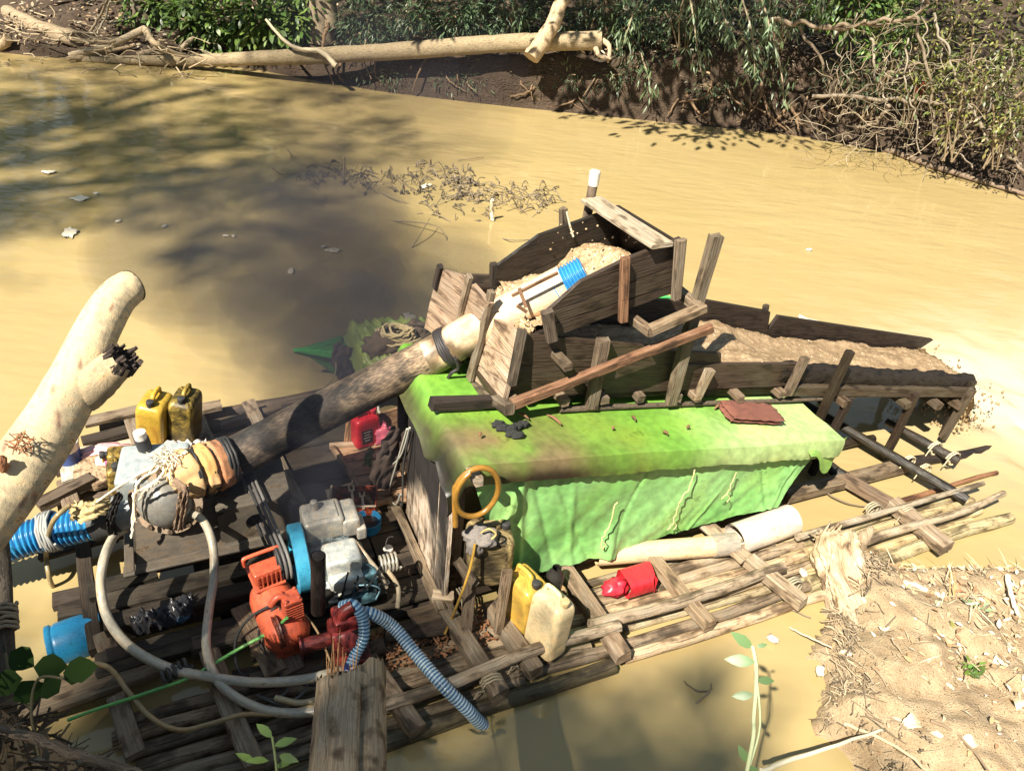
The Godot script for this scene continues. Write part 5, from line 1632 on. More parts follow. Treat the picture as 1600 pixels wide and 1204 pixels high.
	for i in 10:
		b = mb(Color(0.16, 0.12, 0.09))
		var a := TAU * i / 10.0 + 0.2
		b.lathe(ctr + (bx * cos(a) + by * sin(a)) * 0.166, ax, [Vector2(0.014, -0.008), Vector2(0.014, -0.008), Vector2(0.014, 0.008), Vector2(0.014, 0.008), Vector2(0.0, 0.008)], 6)
		part(fl, "bolt", b, M.blackmetal)
	b = mb(Color(0.20, 0.21, 0.20))
	b.lathe(ctr, ax, [Vector2(0.135, -0.01), Vector2(0.128, 0.03), Vector2(0.105, 0.066), Vector2(0.07, 0.09), Vector2(0.035, 0.10), Vector2(0.0, 0.103)], 32)
	part(t, "cover_dome", b, M.paint)
	# box on top, with a stub pipe
	b = mb(Color(0.30, 0.36, 0.39))
	var top := Vector3(-1.804, 0.563, -2.924)
	b.rbox(top + Vector3(0, -0.01, 0), basis_from(AX * 0.97 + AN * 0.18, Vector3(0.0, 1, 0.12)), Vector3(0.34, 0.20, 0.27), 0.025)
	part(t, "top_casing", b, M.paint)
	b = mb(Color(0.22, 0.28, 0.33))
	b.tube([Vector3(-1.863, 0.609, -2.984), Vector3(-1.869, 0.698, -2.981)], 0.03, 14)
	var sp := part(t, "stub_pipe", b, M.paint)
	b = mb(Color(0.03, 0.03, 0.035))
	b.tube([Vector3(-1.867, 0.672, -2.982), Vector3(-1.873, 0.742, -2.979)], 0.036, 14)
	part(sp, "rubber_sleeve", b, M.rubber)
	b = mb(Color(0.78, 0.78, 0.76))
	b.tube([Vector3(-1.872, 0.729, -2.979), Vector3(-1.875, 0.781, -2.978)], 0.031, 14)
	part(sp, "white_end", b, M.plastic)
	# suction side
	b = mb(Color(0.20, 0.245, 0.275))
	b.tube([Vector3(-1.843, 0.422, -2.815), Vector3(-2.001, 0.397, -2.738)], 0.094, 24)
	part(t, "suction_pipe", b, M.paint)
	b = mb(Color(0.03, 0.03, 0.03))
	b.tube([Vector3(-1.957, 0.401, -2.759), Vector3(-1.974, 0.397, -2.751), Vector3(-2.052, 0.378, -2.712), Vector3(-2.074, 0.372, -2.701)], [0.098, 0.104, 0.10, 0.098], 20, true, 0.02)
	part(t, "rubber_joint", b, M.rubber)
	# shaft, bearing, pulley
	b = mb(Color(0.20, 0.19, 0.18))
	b.tube([Vector3(-1.580, 0.335, -2.945), Vector3(-1.327, 0.378, -3.069)], 0.026, 12)
	part(t, "shaft", b, M.metal)
	for k in [Vector3(-1.510, 0.351, -2.979), Vector3(-1.419, 0.364, -3.024)]:
		b = mb(Color(0.06, 0.055, 0.05))
		b.rbox(k + Vector3(0, -0.05, 0), basis_from(AX), Vector3(0.05, 0.09, 0.16), 0.01)
		b.lathe(k - AX * 0.03, AX, [Vector2(0, 0), Vector2(0.055, 0), Vector2(0.06, 0.01), Vector2(0.06, 0.05), Vector2(0.055, 0.06), Vector2(0, 0.06)], 18)
		part(t, "bearing_block", b, M.blackmetal)
	b = mb(Color(0.24, 0.23, 0.22))
	var pr := [Vector2(0, 0)]
	for i in 3:
		pr.append_array([Vector2(0.122, 0.004 + i * 0.022), Vector2(0.122, 0.008 + i * 0.022), Vector2(0.108, 0.016 + i * 0.022), Vector2(0.122, 0.024 + i * 0.022)])
	pr.append_array([Vector2(0.122, 0.074), Vector2(0.122, 0.074), Vector2(0.11, 0.078), Vector2(0.10, 0.06), Vector2(0.04, 0.055), Vector2(0.04, 0.085), Vector2(0, 0.085)])
	b.lathe(Vector3(-1.367, 0.372, -3.050) - AX * 0.04, AX, pr, 30)
	part(t, "pulley", b, M.metal)
	# cloth and rope tied round the joint
	t = thing("cloth_wrap", "tan and rust cloth bound with black straps round the pump outlet", "cloth", Vector3(-1.599, 0.568, -2.891))
	var wr := noise(4.0, 3, 102)
	var c0 := Vector3(-1.661, 0.645, -2.771)
	var c1 := Vector3(-1.451, 0.608, -3.031)
	b = mb()
	var rows := []
	var wx := (c1 - c0).normalized()
	var wz := wx.cross(Vector3.UP).normalized()
	var wy := wz.cross(wx)
	var f0 := b.v.size()
	for i in 41:
		var q := float(i) / 40
		for j in 29:
			var a := TAU * j / 28.0
			var r := lerpf(0.085, 0.135, smoothstep(0.0, 0.35, q)) * (1.0 - 0.15 * smoothstep(0.7, 1.0, q))
			r += wr.get_noise_3d(cos(a) * 0.35, sin(a) * 0.35, q * 0.5) * 0.03 + wr.get_noise_3d(cos(a) * 0.7, sin(a) * 0.7, q * 0.4) * 0.012 - 0.03 * exp(-pow((q - 0.42) / 0.03, 2)) - 0.02 * exp(-pow((q - 0.66) / 0.025, 2))
			r *= smoothstep(-0.02, 0.06, q)
			b.col = Color(0.62, 0.43, 0.22).lerp(Color(0.50, 0.25, 0.13), smoothstep(0.58, 0.64, q + 0.06 * sin(a)))
			if q > 0.35 and q < 0.62 and sin(a) > 0.4:
				b.col = Color(0.56, 0.36, 0.14)
			if q > 0.40 and q < 0.60 and sin(a) < -0.5:
				b.col = Color(0.09, 0.09, 0.06)
			b.vert(c0.lerp(c1, q) + (wz * cos(a) + wy * sin(a)) * r, q, float(j) / 28)
	for i in 40:
		for j in 28:
			var f := f0 + i * 29 + j
			b.quad(f, f + 29, f + 30, f + 1)
	part(t, "wrap", b, M.cloth)
	for k in [0.42, 0.66, 0.93, 0.99]:
		b = band(c0.lerp(c1, k), wx + wz * 0.15, 0.122, 2, 0.03, Color(0.02, 0.02, 0.02), 0.009)
		part(t, "strap", b, M.rubber)
	b = mb(Color(0.02, 0.02, 0.02))
	b.tube(curve([c0.lerp(c1, 0.42) + wy * 0.13 - wz * 0.02, c0.lerp(c1, 0.6) + wy * 0.09 - wz * 0.11, c0.lerp(c1, 0.68) - wz * 0.13], 4), 0.010, 6)
	b.tube(curve([c0.lerp(c1, 0.66) + wy * 0.13 - wz * 0.02, c0.lerp(c1, 0.5) + wy * 0.05 - wz * 0.13, c0.lerp(c1, 0.43) - wz * 0.12 - wy * 0.1], 4), 0.010, 6)
	b.tube(curve([c0.lerp(c1, 0.93) - wz * 0.12, c0.lerp(c1, 0.96) - wz * 0.16 - wy * 0.06, c0.lerp(c1, 0.93) - wz * 0.15 - wy * 0.14], 4), 0.012, 6)
	part(t, "strap", b, M.rubber)
	# brown rag
	rag("brown_rag", "frayed brown rag hanging over the flange of the pump", [Vector3(-1.583, 0.735, -2.698), Vector3(-1.515, 0.742, -2.642), Vector3(-1.549, 0.604, -2.648), Vector3(-1.592, 0.459, -2.649)], 0.055, Color(0.30, 0.22, 0.16))
	rag("tan_rag", "pale tan rag tied over the joint of the blue suction hose", [Vector3(-1.933, 0.549, -2.693), Vector3(-1.968, 0.571, -2.620), Vector3(-2.015, 0.565, -2.597), Vector3(-2.073, 0.565, -2.601)], 0.10, Color(0.52, 0.44, 0.24))
	rag("black_rag", "black rubber rag round the suction pipe beside the pump", [Vector3(-1.883, 0.599, -2.717), Vector3(-1.898, 0.559, -2.665), Vector3(-1.925, 0.468, -2.641), Vector3(-1.946, 0.303, -2.664)], 0.045, Color(0.025, 0.025, 0.025))
	# cream rope
	t = thing("pump_rope", "frayed cream rope strung across the top of the pump", "rope", Vector3(-1.740, 0.568, -2.933))
	var rc := Color(0.60, 0.52, 0.38)
	for k in [[Vector3(-2.042, 0.552, -2.584), Vector3(-1.902, 0.634, -2.686), Vector3(-1.783, 0.695, -2.778), Vector3(-1.683, 0.734, -2.827), Vector3(-1.586, 0.778, -2.875)], [Vector3(-1.672, 0.739, -2.833), Vector3(-1.705, 0.739, -2.749), Vector3(-1.768, 0.698, -2.696), Vector3(-1.775, 0.604, -2.637), Vector3(-1.800, 0.434, -2.591)], [Vector3(-1.681, 0.750, -2.828), Vector3(-1.675, 0.712, -2.742), Vector3(-1.735, 0.687, -2.668), Vector3(-1.764, 0.675, -2.631), Vector3(-1.769, 0.526, -2.606)], [Vector3(-1.648, 0.757, -2.845), Vector3(-1.581, 0.711, -2.900), Vector3(-1.515, 0.687, -3.021), Vector3(-1.498, 0.680, -3.108)], [Vector3(-1.748, 0.648, -2.639), Vector3(-1.687, 0.726, -2.647), Vector3(-1.642, 0.753, -2.669)]]:
		b = mb(tint(rc))
		var q := curve(k, 6)
		for s in 2:
			var qq := []
			for p in q:
				qq.append(p + rand_dir() * 0.006)
			b.tube(qq, 0.006, 6)
		part(t, "strand", b, M.rope)
	b = mb(rc * 1.1)
	for i in 60:
		var p := Vector3(-1.658, 0.753, -2.829) + rand_dir() * Vector3(0.05, 0.03, 0.04)
		var d := rand_dir() * 0.05
		b.tube([p, p + d + rand_dir() * 0.02, p + d * 1.6 + Vector3(0, -0.02, 0)], 0.003, 4, false)
	part(t, "frayed_knot", b, M.rope)

# a hanging piece of cloth along a spine
func rag(called: String, label: String, spine: Array, w: float, col: Color) -> void:
	var q := curve(spine, 6)
	var b := mb(col)
	var wr := noise(6.0, 3, rg.randi() % 1000)
	var rows := []
	for i in q.size():
		var t: Vector3 = (q[mini(i + 1, q.size() - 1)] - q[maxi(i - 1, 0)]).normalized()
		var side := t.cross(Vector3(0.2, 0.55, 0.8)).normalized()
		var out := side.cross(t).normalized()
		var row := []
		for j in 13:
			var p := float(j) / 12 - 0.5
			var ww := w * (0.75 + 0.35 * wr.get_noise_1d(i * 3.0)) * (0.8 + 0.4 * float(i) / q.size())
			row.append(q[i] + side * p * ww * 1.2 + out * (0.04 * (0.25 - p * p) + 0.007 * sin(p * 17 + i * 0.2 + 2.0 * wr.get_noise_1d(i * 0.6)) + wr.get_noise_2d(p * 3, i * 0.4) * 0.025) + t * wr.get_noise_1d(p * 9) * 0.02)
		rows.append(row)
	b.sheet(rows, 0.5, 0.5)
	solo(called, label, "rag", b, M.cloth)

func corrugated(ctrl: Array, r: float, pitch: float, c0: Color, c1: Color, depth := 0.12) -> MB:
	var q := curve(ctrl, 16)
	var len := 0.0
	var acc := [0.0]
	for i in range(1, q.size()):
		len += (q[i] as Vector3).distance_to(q[i - 1])
		acc.append(len)
	var n := int(len / pitch) * 4
	var pts := []
	var rad := []
	var cols := []
	var k := 0
	for i in n + 1:
		var s := len * i / n
		while k < acc.size() - 2 and acc[k + 1] < s:
			k += 1
		pts.append((q[k] as Vector3).lerp(q[k + 1], (s - acc[k]) / maxf(acc[k + 1] - acc[k], 1e-5)))
		var ph := i % 4
		rad.append(r * (1.0 if ph == 1 or ph == 2 else 1.0 - depth))
		cols.append(c1 if ph == 1 or ph == 2 else c0)
	var b := mb(c0)
	b.tube(pts, rad, 20, true, 0.0, cols)
	return b

# ------------------------------------------------------------------ engine, belts, small pump
func build_engine() -> void:
	var t := thing("diesel_engine", "single cylinder diesel engine with a blue flywheel and a black exhaust stack", "engine", R(0.40, 0.12, -2.75))
	var sil := Color(0.60, 0.60, 0.56)
	var blu := Color(0.05, 0.33, 0.56)
	var B := basis_from(AX, Vector3.UP)
	# crankcase
	var b := mb(Color(0.30, 0.40, 0.46))
	b.rbox(R(0.43, 0.31, -2.74), B, Vector3(0.22, 0.32, 0.30), 0.03)
	b.rbox(R(0.55, 0.29, -2.70), B, Vector3(0.10, 0.22, 0.2), 0.03)
	part(t, "crankcase", b, M.oilpaint)
	b = mb(sil)
	b.rbox(R(0.42, 0.52, -2.86), B, Vector3(0.20, 0.13, 0.17), 0.022)
	b.rbox(R(0.42, 0.585, -2.86), B, Vector3(0.15, 0.02, 0.12), 0.008)
	var tank := part(t, "water_hopper", b, M.metal)
	b = mb(Color(0.5, 0.5, 0.48))
	b.lathe(R(0.39, 0.59, -2.88), Vector3.UP, [Vector2(0.022, 0), Vector2(0.022, 0.02), Vector2(0.02, 0.05), Vector2(0.012, 0.055), Vector2(0, 0.055)], 12)
	part(tank, "cap", b, M.metal)
	b = mb(sil * 0.9)
	b.rbox(R(0.55, 0.50, -2.86), B, Vector3(0.10, 0.12, 0.18), 0.025)
	b.rbox(R(0.60, 0.46, -2.82), B, Vector3(0.05, 0.08, 0.12), 0.012)
	part(t, "fuel_tank", b, M.metal)
	# cylinder head and ribs, facing the bank
	b = mb(Color(0.56, 0.62, 0.63))
	b.rbox(R(0.47, 0.44, -2.66), B, Vector3(0.18, 0.10, 0.16), 0.025)
	b.rbox(R(0.47, 0.38, -2.60), B, Vector3(0.17, 0.07, 0.14), 0.02)
	for i in 4:
		b.rbox(R(0.47, 0.25 + i * 0.038, -2.575), B, Vector3(0.19, 0.016, 0.05), 0.006)
	part(t, "cylinder_head", b, M.metal)
	b = mb(Color(0.09, 0.20, 0.27))
	b.rbox(R(0.58, 0.36, -2.58), B, Vector3(0.09, 0.10, 0.10), 0.02)
	b.rbox(R(0.52, 0.23, -2.58), B, Vector3(0.20, 0.07, 0.10), 0.015)
	for i in 5:
		b.lathe(R(0.50 + i * 0.03, 0.30 + (i % 2) * 0.05, -2.545), AN, [Vector2(0.012, 0), Vector2(0.012, 0.012), Vector2(0, 0.012)], 6)
	part(t, "gear_cover", b, M.oilpaint)
	# cooling coil / spring at the side
	b = mb(Color(0.40, 0.40, 0.36))
	var cq := []
	for i in 61:
		var a := TAU * i / 12.0
		cq.append(R(0.655 + 0.0016 * i, 0.36, -2.62) + Vector3.UP * sin(a) * 0.045 + AN * cos(a) * 0.045)
	b.tube(cq, 0.007, 6)
	part(t, "coil", b, M.metal)
	# mounting beams
	b = mb(Color(0.05, 0.045, 0.04))
	b.beam(R(0.22, 0.15, -2.62), R(0.68, 0.15, -2.62), 0.07, 0.06)
	b.beam(R(0.22, 0.15, -2.88), R(0.68, 0.15, -2.88), 0.07, 0.06)
	part(t, "mount", b, M.blackmetal)
	# flywheel
	var fc := R(0.275, 0.42, -2.74)
	b = mb(blu)
	b.lathe(fc - AX * 0.03, AX, [Vector2(0.135, 0.0), Vector2(0.165, 0.0), Vector2(0.173, 0.006), Vector2(0.173, 0.006), Vector2(0.173, 0.062), Vector2(0.173, 0.062), Vector2(0.165, 0.068), Vector2(0.135, 0.066), Vector2(0.135, 0.066), Vector2(0.13, 0.045), Vector2(0.13, 0.02), Vector2(0.135, 0.0)], 40)
	var fw := part(t, "flywheel", b, M.paint)
	b = mb(Color(0.12, 0.12, 0.115))
	b.lathe(fc, AX, [Vector2(0.0, -0.015), Vector2(0.05, -0.015), Vector2(0.055, -0.005), Vector2(0.134, 0.0), Vector2(0.134, 0.014), Vector2(0.05, 0.02), Vector2(0, 0.02)], 32)
	for i in 5:
		var a := TAU * i / 5.0
		b.beam(fc - AX * 0.005, fc - AX * 0.004 + (Vector3.UP * cos(a) + AN * sin(a)) * 0.13, 0.03, 0.02, AX)
	part(fw, "wheel_disc", b, M.blackmetal)
	b = mb(Color(0.10, 0.10, 0.10))
	b.lathe(fc - AX * 0.11, AX, [Vector2(0, 0), Vector2(0.085, 0.0), Vector2(0.085, 0.004), Vector2(0.072, 0.012), Vector2(0.085, 0.02), Vector2(0.085, 0.024), Vector2(0.072, 0.032), Vector2(0.085, 0.04), Vector2(0.072, 0.05), Vector2(0.085, 0.06), Vector2(0.085, 0.064), Vector2(0.03, 0.066), Vector2(0.03, 0.09)], 26)
	part(t, "belt_pulley", b, M.blackmetal)
	# exhaust
	b = mb(Color(0.035, 0.03, 0.028))
	var e0 := Vector3(-0.803, 0.354, -2.325)
	var e1 := Vector3(-0.783, 0.730, -2.334)
	b.tube([e0, e0.lerp(e1, 0.96), e1], 0.034, 18, false)
	b.tube([e1, e0.lerp(e1, 0.6)], 0.029, 14, true)
	b.tube(curve([e0 + Vector3(0, 0.03, 0), e0 + AX * 0.02 - AN * 0.05, R(0.42, 0.30, -2.6)], 5), 0.026, 12)
	part(t, "exhaust_stack", b, M.blackmetal)
	b = mb(Color(0.55, 0.48, 0.36))
	b.tube(curve([R(0.55, 0.47, -2.72), R(0.60, 0.42, -2.62), R(0.64, 0.37, -2.55), R(0.66, 0.30, -2.52)], 5), 0.011, 8)
	b.tube(curve([R(0.68, 0.36, -2.58), R(0.72, 0.28, -2.52), R(0.70, 0.20, -2.46)], 5), 0.012, 8)
	part(t, "fuel_line", b, M.hose)
	b = mb(Color(0.03, 0.03, 0.03))
	for i in 7:
		var p := R(rg.randf_range(0.46, 0.64), rg.randf_range(0.3, 0.42), -2.55)
		b.tube(curve([p, p + rand_dir() * 0.08 + AN * 0.03, p + rand_dir() * 0.1], 5), 0.005, 5)
	part(t, "wiring", b, M.rubber)
	b = mb(Color(0.30, 0.52, 0.60))
	b.tube(curve([R(0.50, 0.36, -2.53), R(0.56, 0.38, -2.50), R(0.62, 0.33, -2.50), R(0.60, 0.26, -2.50)], 5), 0.004, 5)
	part(t, "blue_wire", b, M.rubber)
	# belts
	var pc := Vector3(-1.367, 0.372, -3.050)
	for i in 3:
		b = mb(Color(0.03, 0.03, 0.03).lerp(Color(0.16, 0.15, 0.14), i * 0.5))
		var o := (i - 1) * 0.021
		var c0 := pc + AX * (o + 0.0)
		var c1 := fc + AX * (o - 0.08)
		var d := (c1 - c0).normalized()
		var up := d.cross(AX).normalized()
		var loop := []
		for k in 13:
			var a := PI * k / 12.0
			loop.append(c0 + up * cos(a) * 0.122 - d * sin(a) * 0.122)
		for k in 13:
			var a := PI * k / 12.0
			loop.append(c1 - up * cos(a) * 0.085 + d * sin(a) * 0.085)
		loop.append(loop[0])
		b.tube(loop, 0.0085, 6, false)
		solo("drive_belt", ["drive belt nearest the pump between pump pulley and engine pulley", "middle drive belt of the three running to the engine", "drive belt nearest the blue flywheel"][i], "belt", b, M.rubber, "drive belts between engine and pump")
	# small red water pump
	t = thing("water_pump", "small dark red water pump beside the diesel engine with two hose outlets", "pump", R(0.44, 0.12, -2.45))
	var red := Color(0.30, 0.045, 0.045)
	var pcx := Vector3(-0.670, 0.300, -2.273)
	b = mb(red)
	b.rbox(pcx + Vector3(0, -0.04, 0), B, Vector3(0.14, 0.18, 0.13), 0.02)
	b.rbox(pcx + Vector3(0, 0.07, -0.02), B, Vector3(0.11, 0.07, 0.12), 0.015)
	b.rbox(pcx + Vector3(0.02, -0.12, 0.02), B, Vector3(0.19, 0.03, 0.17), 0.01)
	b.lathe(pcx + AN * 0.06, AN, [Vector2(0.07, 0), Vector2(0.07, 0.02), Vector2(0.045, 0.03), Vector2(0.04, 0.05), Vector2(0, 0.05)], 18)
	part(t, "pump_body", b, M.oilpaint)
	b = mb(Color(0.03, 0.028, 0.026))
	b.rbox(pcx - AX * 0.06 + AN * 0.067 + Vector3(0, -0.02, 0), B, Vector3(0.06, 0.05, 0.01), 0.004)
	b.rbox(pcx + AX * 0.03 + AN * 0.067 + Vector3(0, 0.05, 0), B, Vector3(0.05, 0.03, 0.01), 0.004)
	part(t, "cover_plate", b, M.blackmetal)
	b = mb(Color(0.24, 0.05, 0.045))
	b.tube([pcx - AX * 0.06 + Vector3(0, -0.03, 0), pcx - AX * 0.2 + Vector3(0, -0.03, 0)], 0.035, 14)
	b.tube([pcx - AX * 0.2 + Vector3(0, -0.03, 0), pcx - AX * 0.21 + Vector3(0, -0.03, 0)], 0.055, 14)
	part(t, "shaft_housing", b, M.oilpaint)
	b = mb(red * 0.9)
	b.tube(curve([pcx + Vector3(0, 0.08, 0), pcx + Vector3(0.0, 0.13, 0), pcx + AX * 0.05 + Vector3(0, 0.16, 0)], 4), 0.03, 12)
	for i in 0:
		b.lathe(pcx + B * Vector3([-0.05, 0.05, -0.05, 0.05][i], 0.0, 0.0) + AN * 0.066 + Vector3(0, [-0.09, -0.09, 0.03, 0.03][i], 0), AN, [Vector2(0.01, 0), Vector2(0.01, 0.01), Vector2(0, 0.01)], 6)
	part(t, "outlet", b, M.oilpaint)
	b = mb(Color(0.03, 0.04, 0.16))
	b.tube([Vector3(-0.573, 0.220, -2.142), Vector3(-0.641, 0.200, -2.120)], 0.034, 12)
	b.tube([Vector3(-0.606, 0.240, -2.131), Vector3(-0.608, 0.180, -2.131)], 0.025, 10)
	part(t, "blue_valve", b, M.plastic)

func build_compressor() -> void:
	var t := thing("air_compressor", "orange red air compressor with a ribbed head on a round tank", "compressor", Vector3(-1.023, 0.120, -2.309))
	var red := Color(0.60, 0.125, 0.065)
	var pale := Color(0.50, 0.085, 0.045)
	var c0 := Vector3(-1.089, 0.280, -2.464)
	var c1 := Vector3(-0.923, 0.250, -2.239)
	var x := (c1 - c0).normalized()
	var b := mb(red)
	b.lathe(c0, x, [Vector2(0, -0.06), Vector2(0.050, -0.05), Vector2(0.088, -0.02), Vector2(0.103, 0.02), Vector2(0.106, 0.05), Vector2(0.106, c0.distance_to(c1) - 0.03), Vector2(0.106, c0.distance_to(c1) - 0.03), Vector2(0.109, c0.distance_to(c1) - 0.028), Vector2(0.109, c0.distance_to(c1) - 0.012), Vector2(0.103, c0.distance_to(c1) - 0.01), Vector2(0.103, c0.distance_to(c1)), Vector2(0.086, c0.distance_to(c1) + 0.03), Vector2(0.050, c0.distance_to(c1) + 0.05), Vector2(0, c0.distance_to(c1) + 0.056)], 32)
	part(t, "tank", b, M.paint)
	b = mb(red * 0.7)
	b.rbox(c0.lerp(c1, 0.0) + Vector3(0.0, 0.105, 0) - x * 0.02, basis_from(x), Vector3(0.17, 0.016, 0.15), 0.006)
	b.rbox(c0 + Vector3(0, 0.155, 0), basis_from(x.cross(Vector3.UP)), Vector3(0.135, 0.075, 0.09), 0.012)
	for i in 6:
		b.rbox(c0 + Vector3(0, 0.155, 0) + x * (0.052 + 0.001) + x.cross(Vector3.UP) * (i - 2.5) * 0.022, basis_from(x.cross(Vector3.UP)), Vector3(0.008, 0.07, 0.008), 0.002, 1)
	part(t, "motor", b, M.paint)
	b = mb(red)
	var B := basis_from(x.cross(Vector3.UP))
	var h := c0 + Vector3(0, 0.195, 0)
	b.tube(curve([h + B * Vector3(-0.085, -0.02, 0.06), h + B * Vector3(-0.085, 0.02, 0.06), h + B * Vector3(-0.07, 0.03, 0.06), h + B * Vector3(0.07, 0.03, 0.06), h + B * Vector3(0.085, 0.02, 0.06), h + B * Vector3(0.085, -0.02, 0.06)], 3), 0.010, 8)
	part(t, "handle", b, M.paint)
	# ribbed head on its crankcase
	var k := Vector3(-0.915, 0.400, -2.292)
	b = mb(red * 0.85)
	b.rbox(k + Vector3(0, -0.09, 0), B, Vector3(0.09, 0.11, 0.08), 0.016)
	part(t, "crankcase", b, M.paint)
	b = mb(red * 0.8)
	for i in 6:
		b.rbox(k + Vector3(0, -0.03 + i * 0.016, 0), B, Vector3(0.086, 0.007, 0.086), 0.002)
	b.rbox(k + Vector3(0, 0.01, 0), B, Vector3(0.075, 0.10, 0.075), 0.01)
	b.rbox(k + Vector3(0, 0.075, 0), B, Vector3(0.085, 0.025, 0.085), 0.008)
	for i in 4:
		b.lathe(k + B * Vector3([-0.03, 0.03, -0.03, 0.03][i], 0.085, [-0.03, -0.03, 0.03, 0.03][i]), Vector3.UP, [Vector2(0.009, 0), Vector2(0.009, 0.012), Vector2(0, 0.012)], 6)
	b.tube(curve([k + Vector3(0, 0.07, 0), k + B * Vector3(0.05, 0.09, 0.02), k + B * Vector3(0.09, 0.05, 0.02)], 4), 0.016, 8)
	part(t, "ribbed_head", b, M.paint)
	b = mb(Color(0.20, 0.06, 0.04))
	b.lathe(k + B * Vector3(0.07, -0.10, -0.02), B.x, [Vector2(0, 0), Vector2(0.08, 0), Vector2(0.08, 0.006), Vector2(0.072, 0.012), Vector2(0.08, 0.018), Vector2(0.08, 0.024), Vector2(0.02, 0.028), Vector2(0, 0.028)], 26)
	part(t, "pulley", b, M.oilpaint)
	b = mb(Color(0.22, 0.20, 0.17))
	b.tube([c0.lerp(c1, 0.7) + Vector3(0, 0.09, 0), c0.lerp(c1, 0.7) + Vector3(0.0, 0.15, 0.0)], 0.011, 8)
	b.tube([c0.lerp(c1, 0.7) + Vector3(-0.04, 0.14, 0.0), c0.lerp(c1, 0.7) + Vector3(0.04, 0.15, 0.0)], 0.011, 8)
	b.rbox(c0.lerp(c1, 0.7) + Vector3(0.02, 0.18, 0), Basis.IDENTITY, Vector3(0.04, 0.04, 0.03), 0.006)
	part(t, "valve", b, M.blackmetal)
	for q in [c0 - x * 0.02, c1 + x * 0.02]:
		b = mb(red * 0.8)
		var sd := x.cross(Vector3.UP)
		b.plate([q - sd * 0.10 - Vector3(0, 0.125, 0), q + sd * 0.10 - Vector3(0, 0.125, 0), q + sd * 0.07 - Vector3(0, 0.06, 0), q - sd * 0.07 - Vector3(0, 0.06, 0)], x * 0.012, sd)
		part(t, "foot", b, M.paint)
	b = mb(Color(0.75, 0.70, 0.66))
	b.lathe(c0.lerp(c1, 0.45) - x.cross(Vector3.UP).normalized() * 0.1045 + Vector3(0, 0.02, 0), -x.cross(Vector3.UP), [Vector2(0.03, 0), Vector2(0.03, 0.002), Vector2(0, 0.003)], 14)
	part(t, "round_sticker", b, M.paint)

func hose(called: String, label: String, pts: Array, r: float, col: Color, m: Material, category := "hose", sides := 12, per := 9) -> MeshInstance3D:
	var b := mb(col)
	b.tube(curve(pts, per), r, sides)
	return solo(called, label, category, b, m)

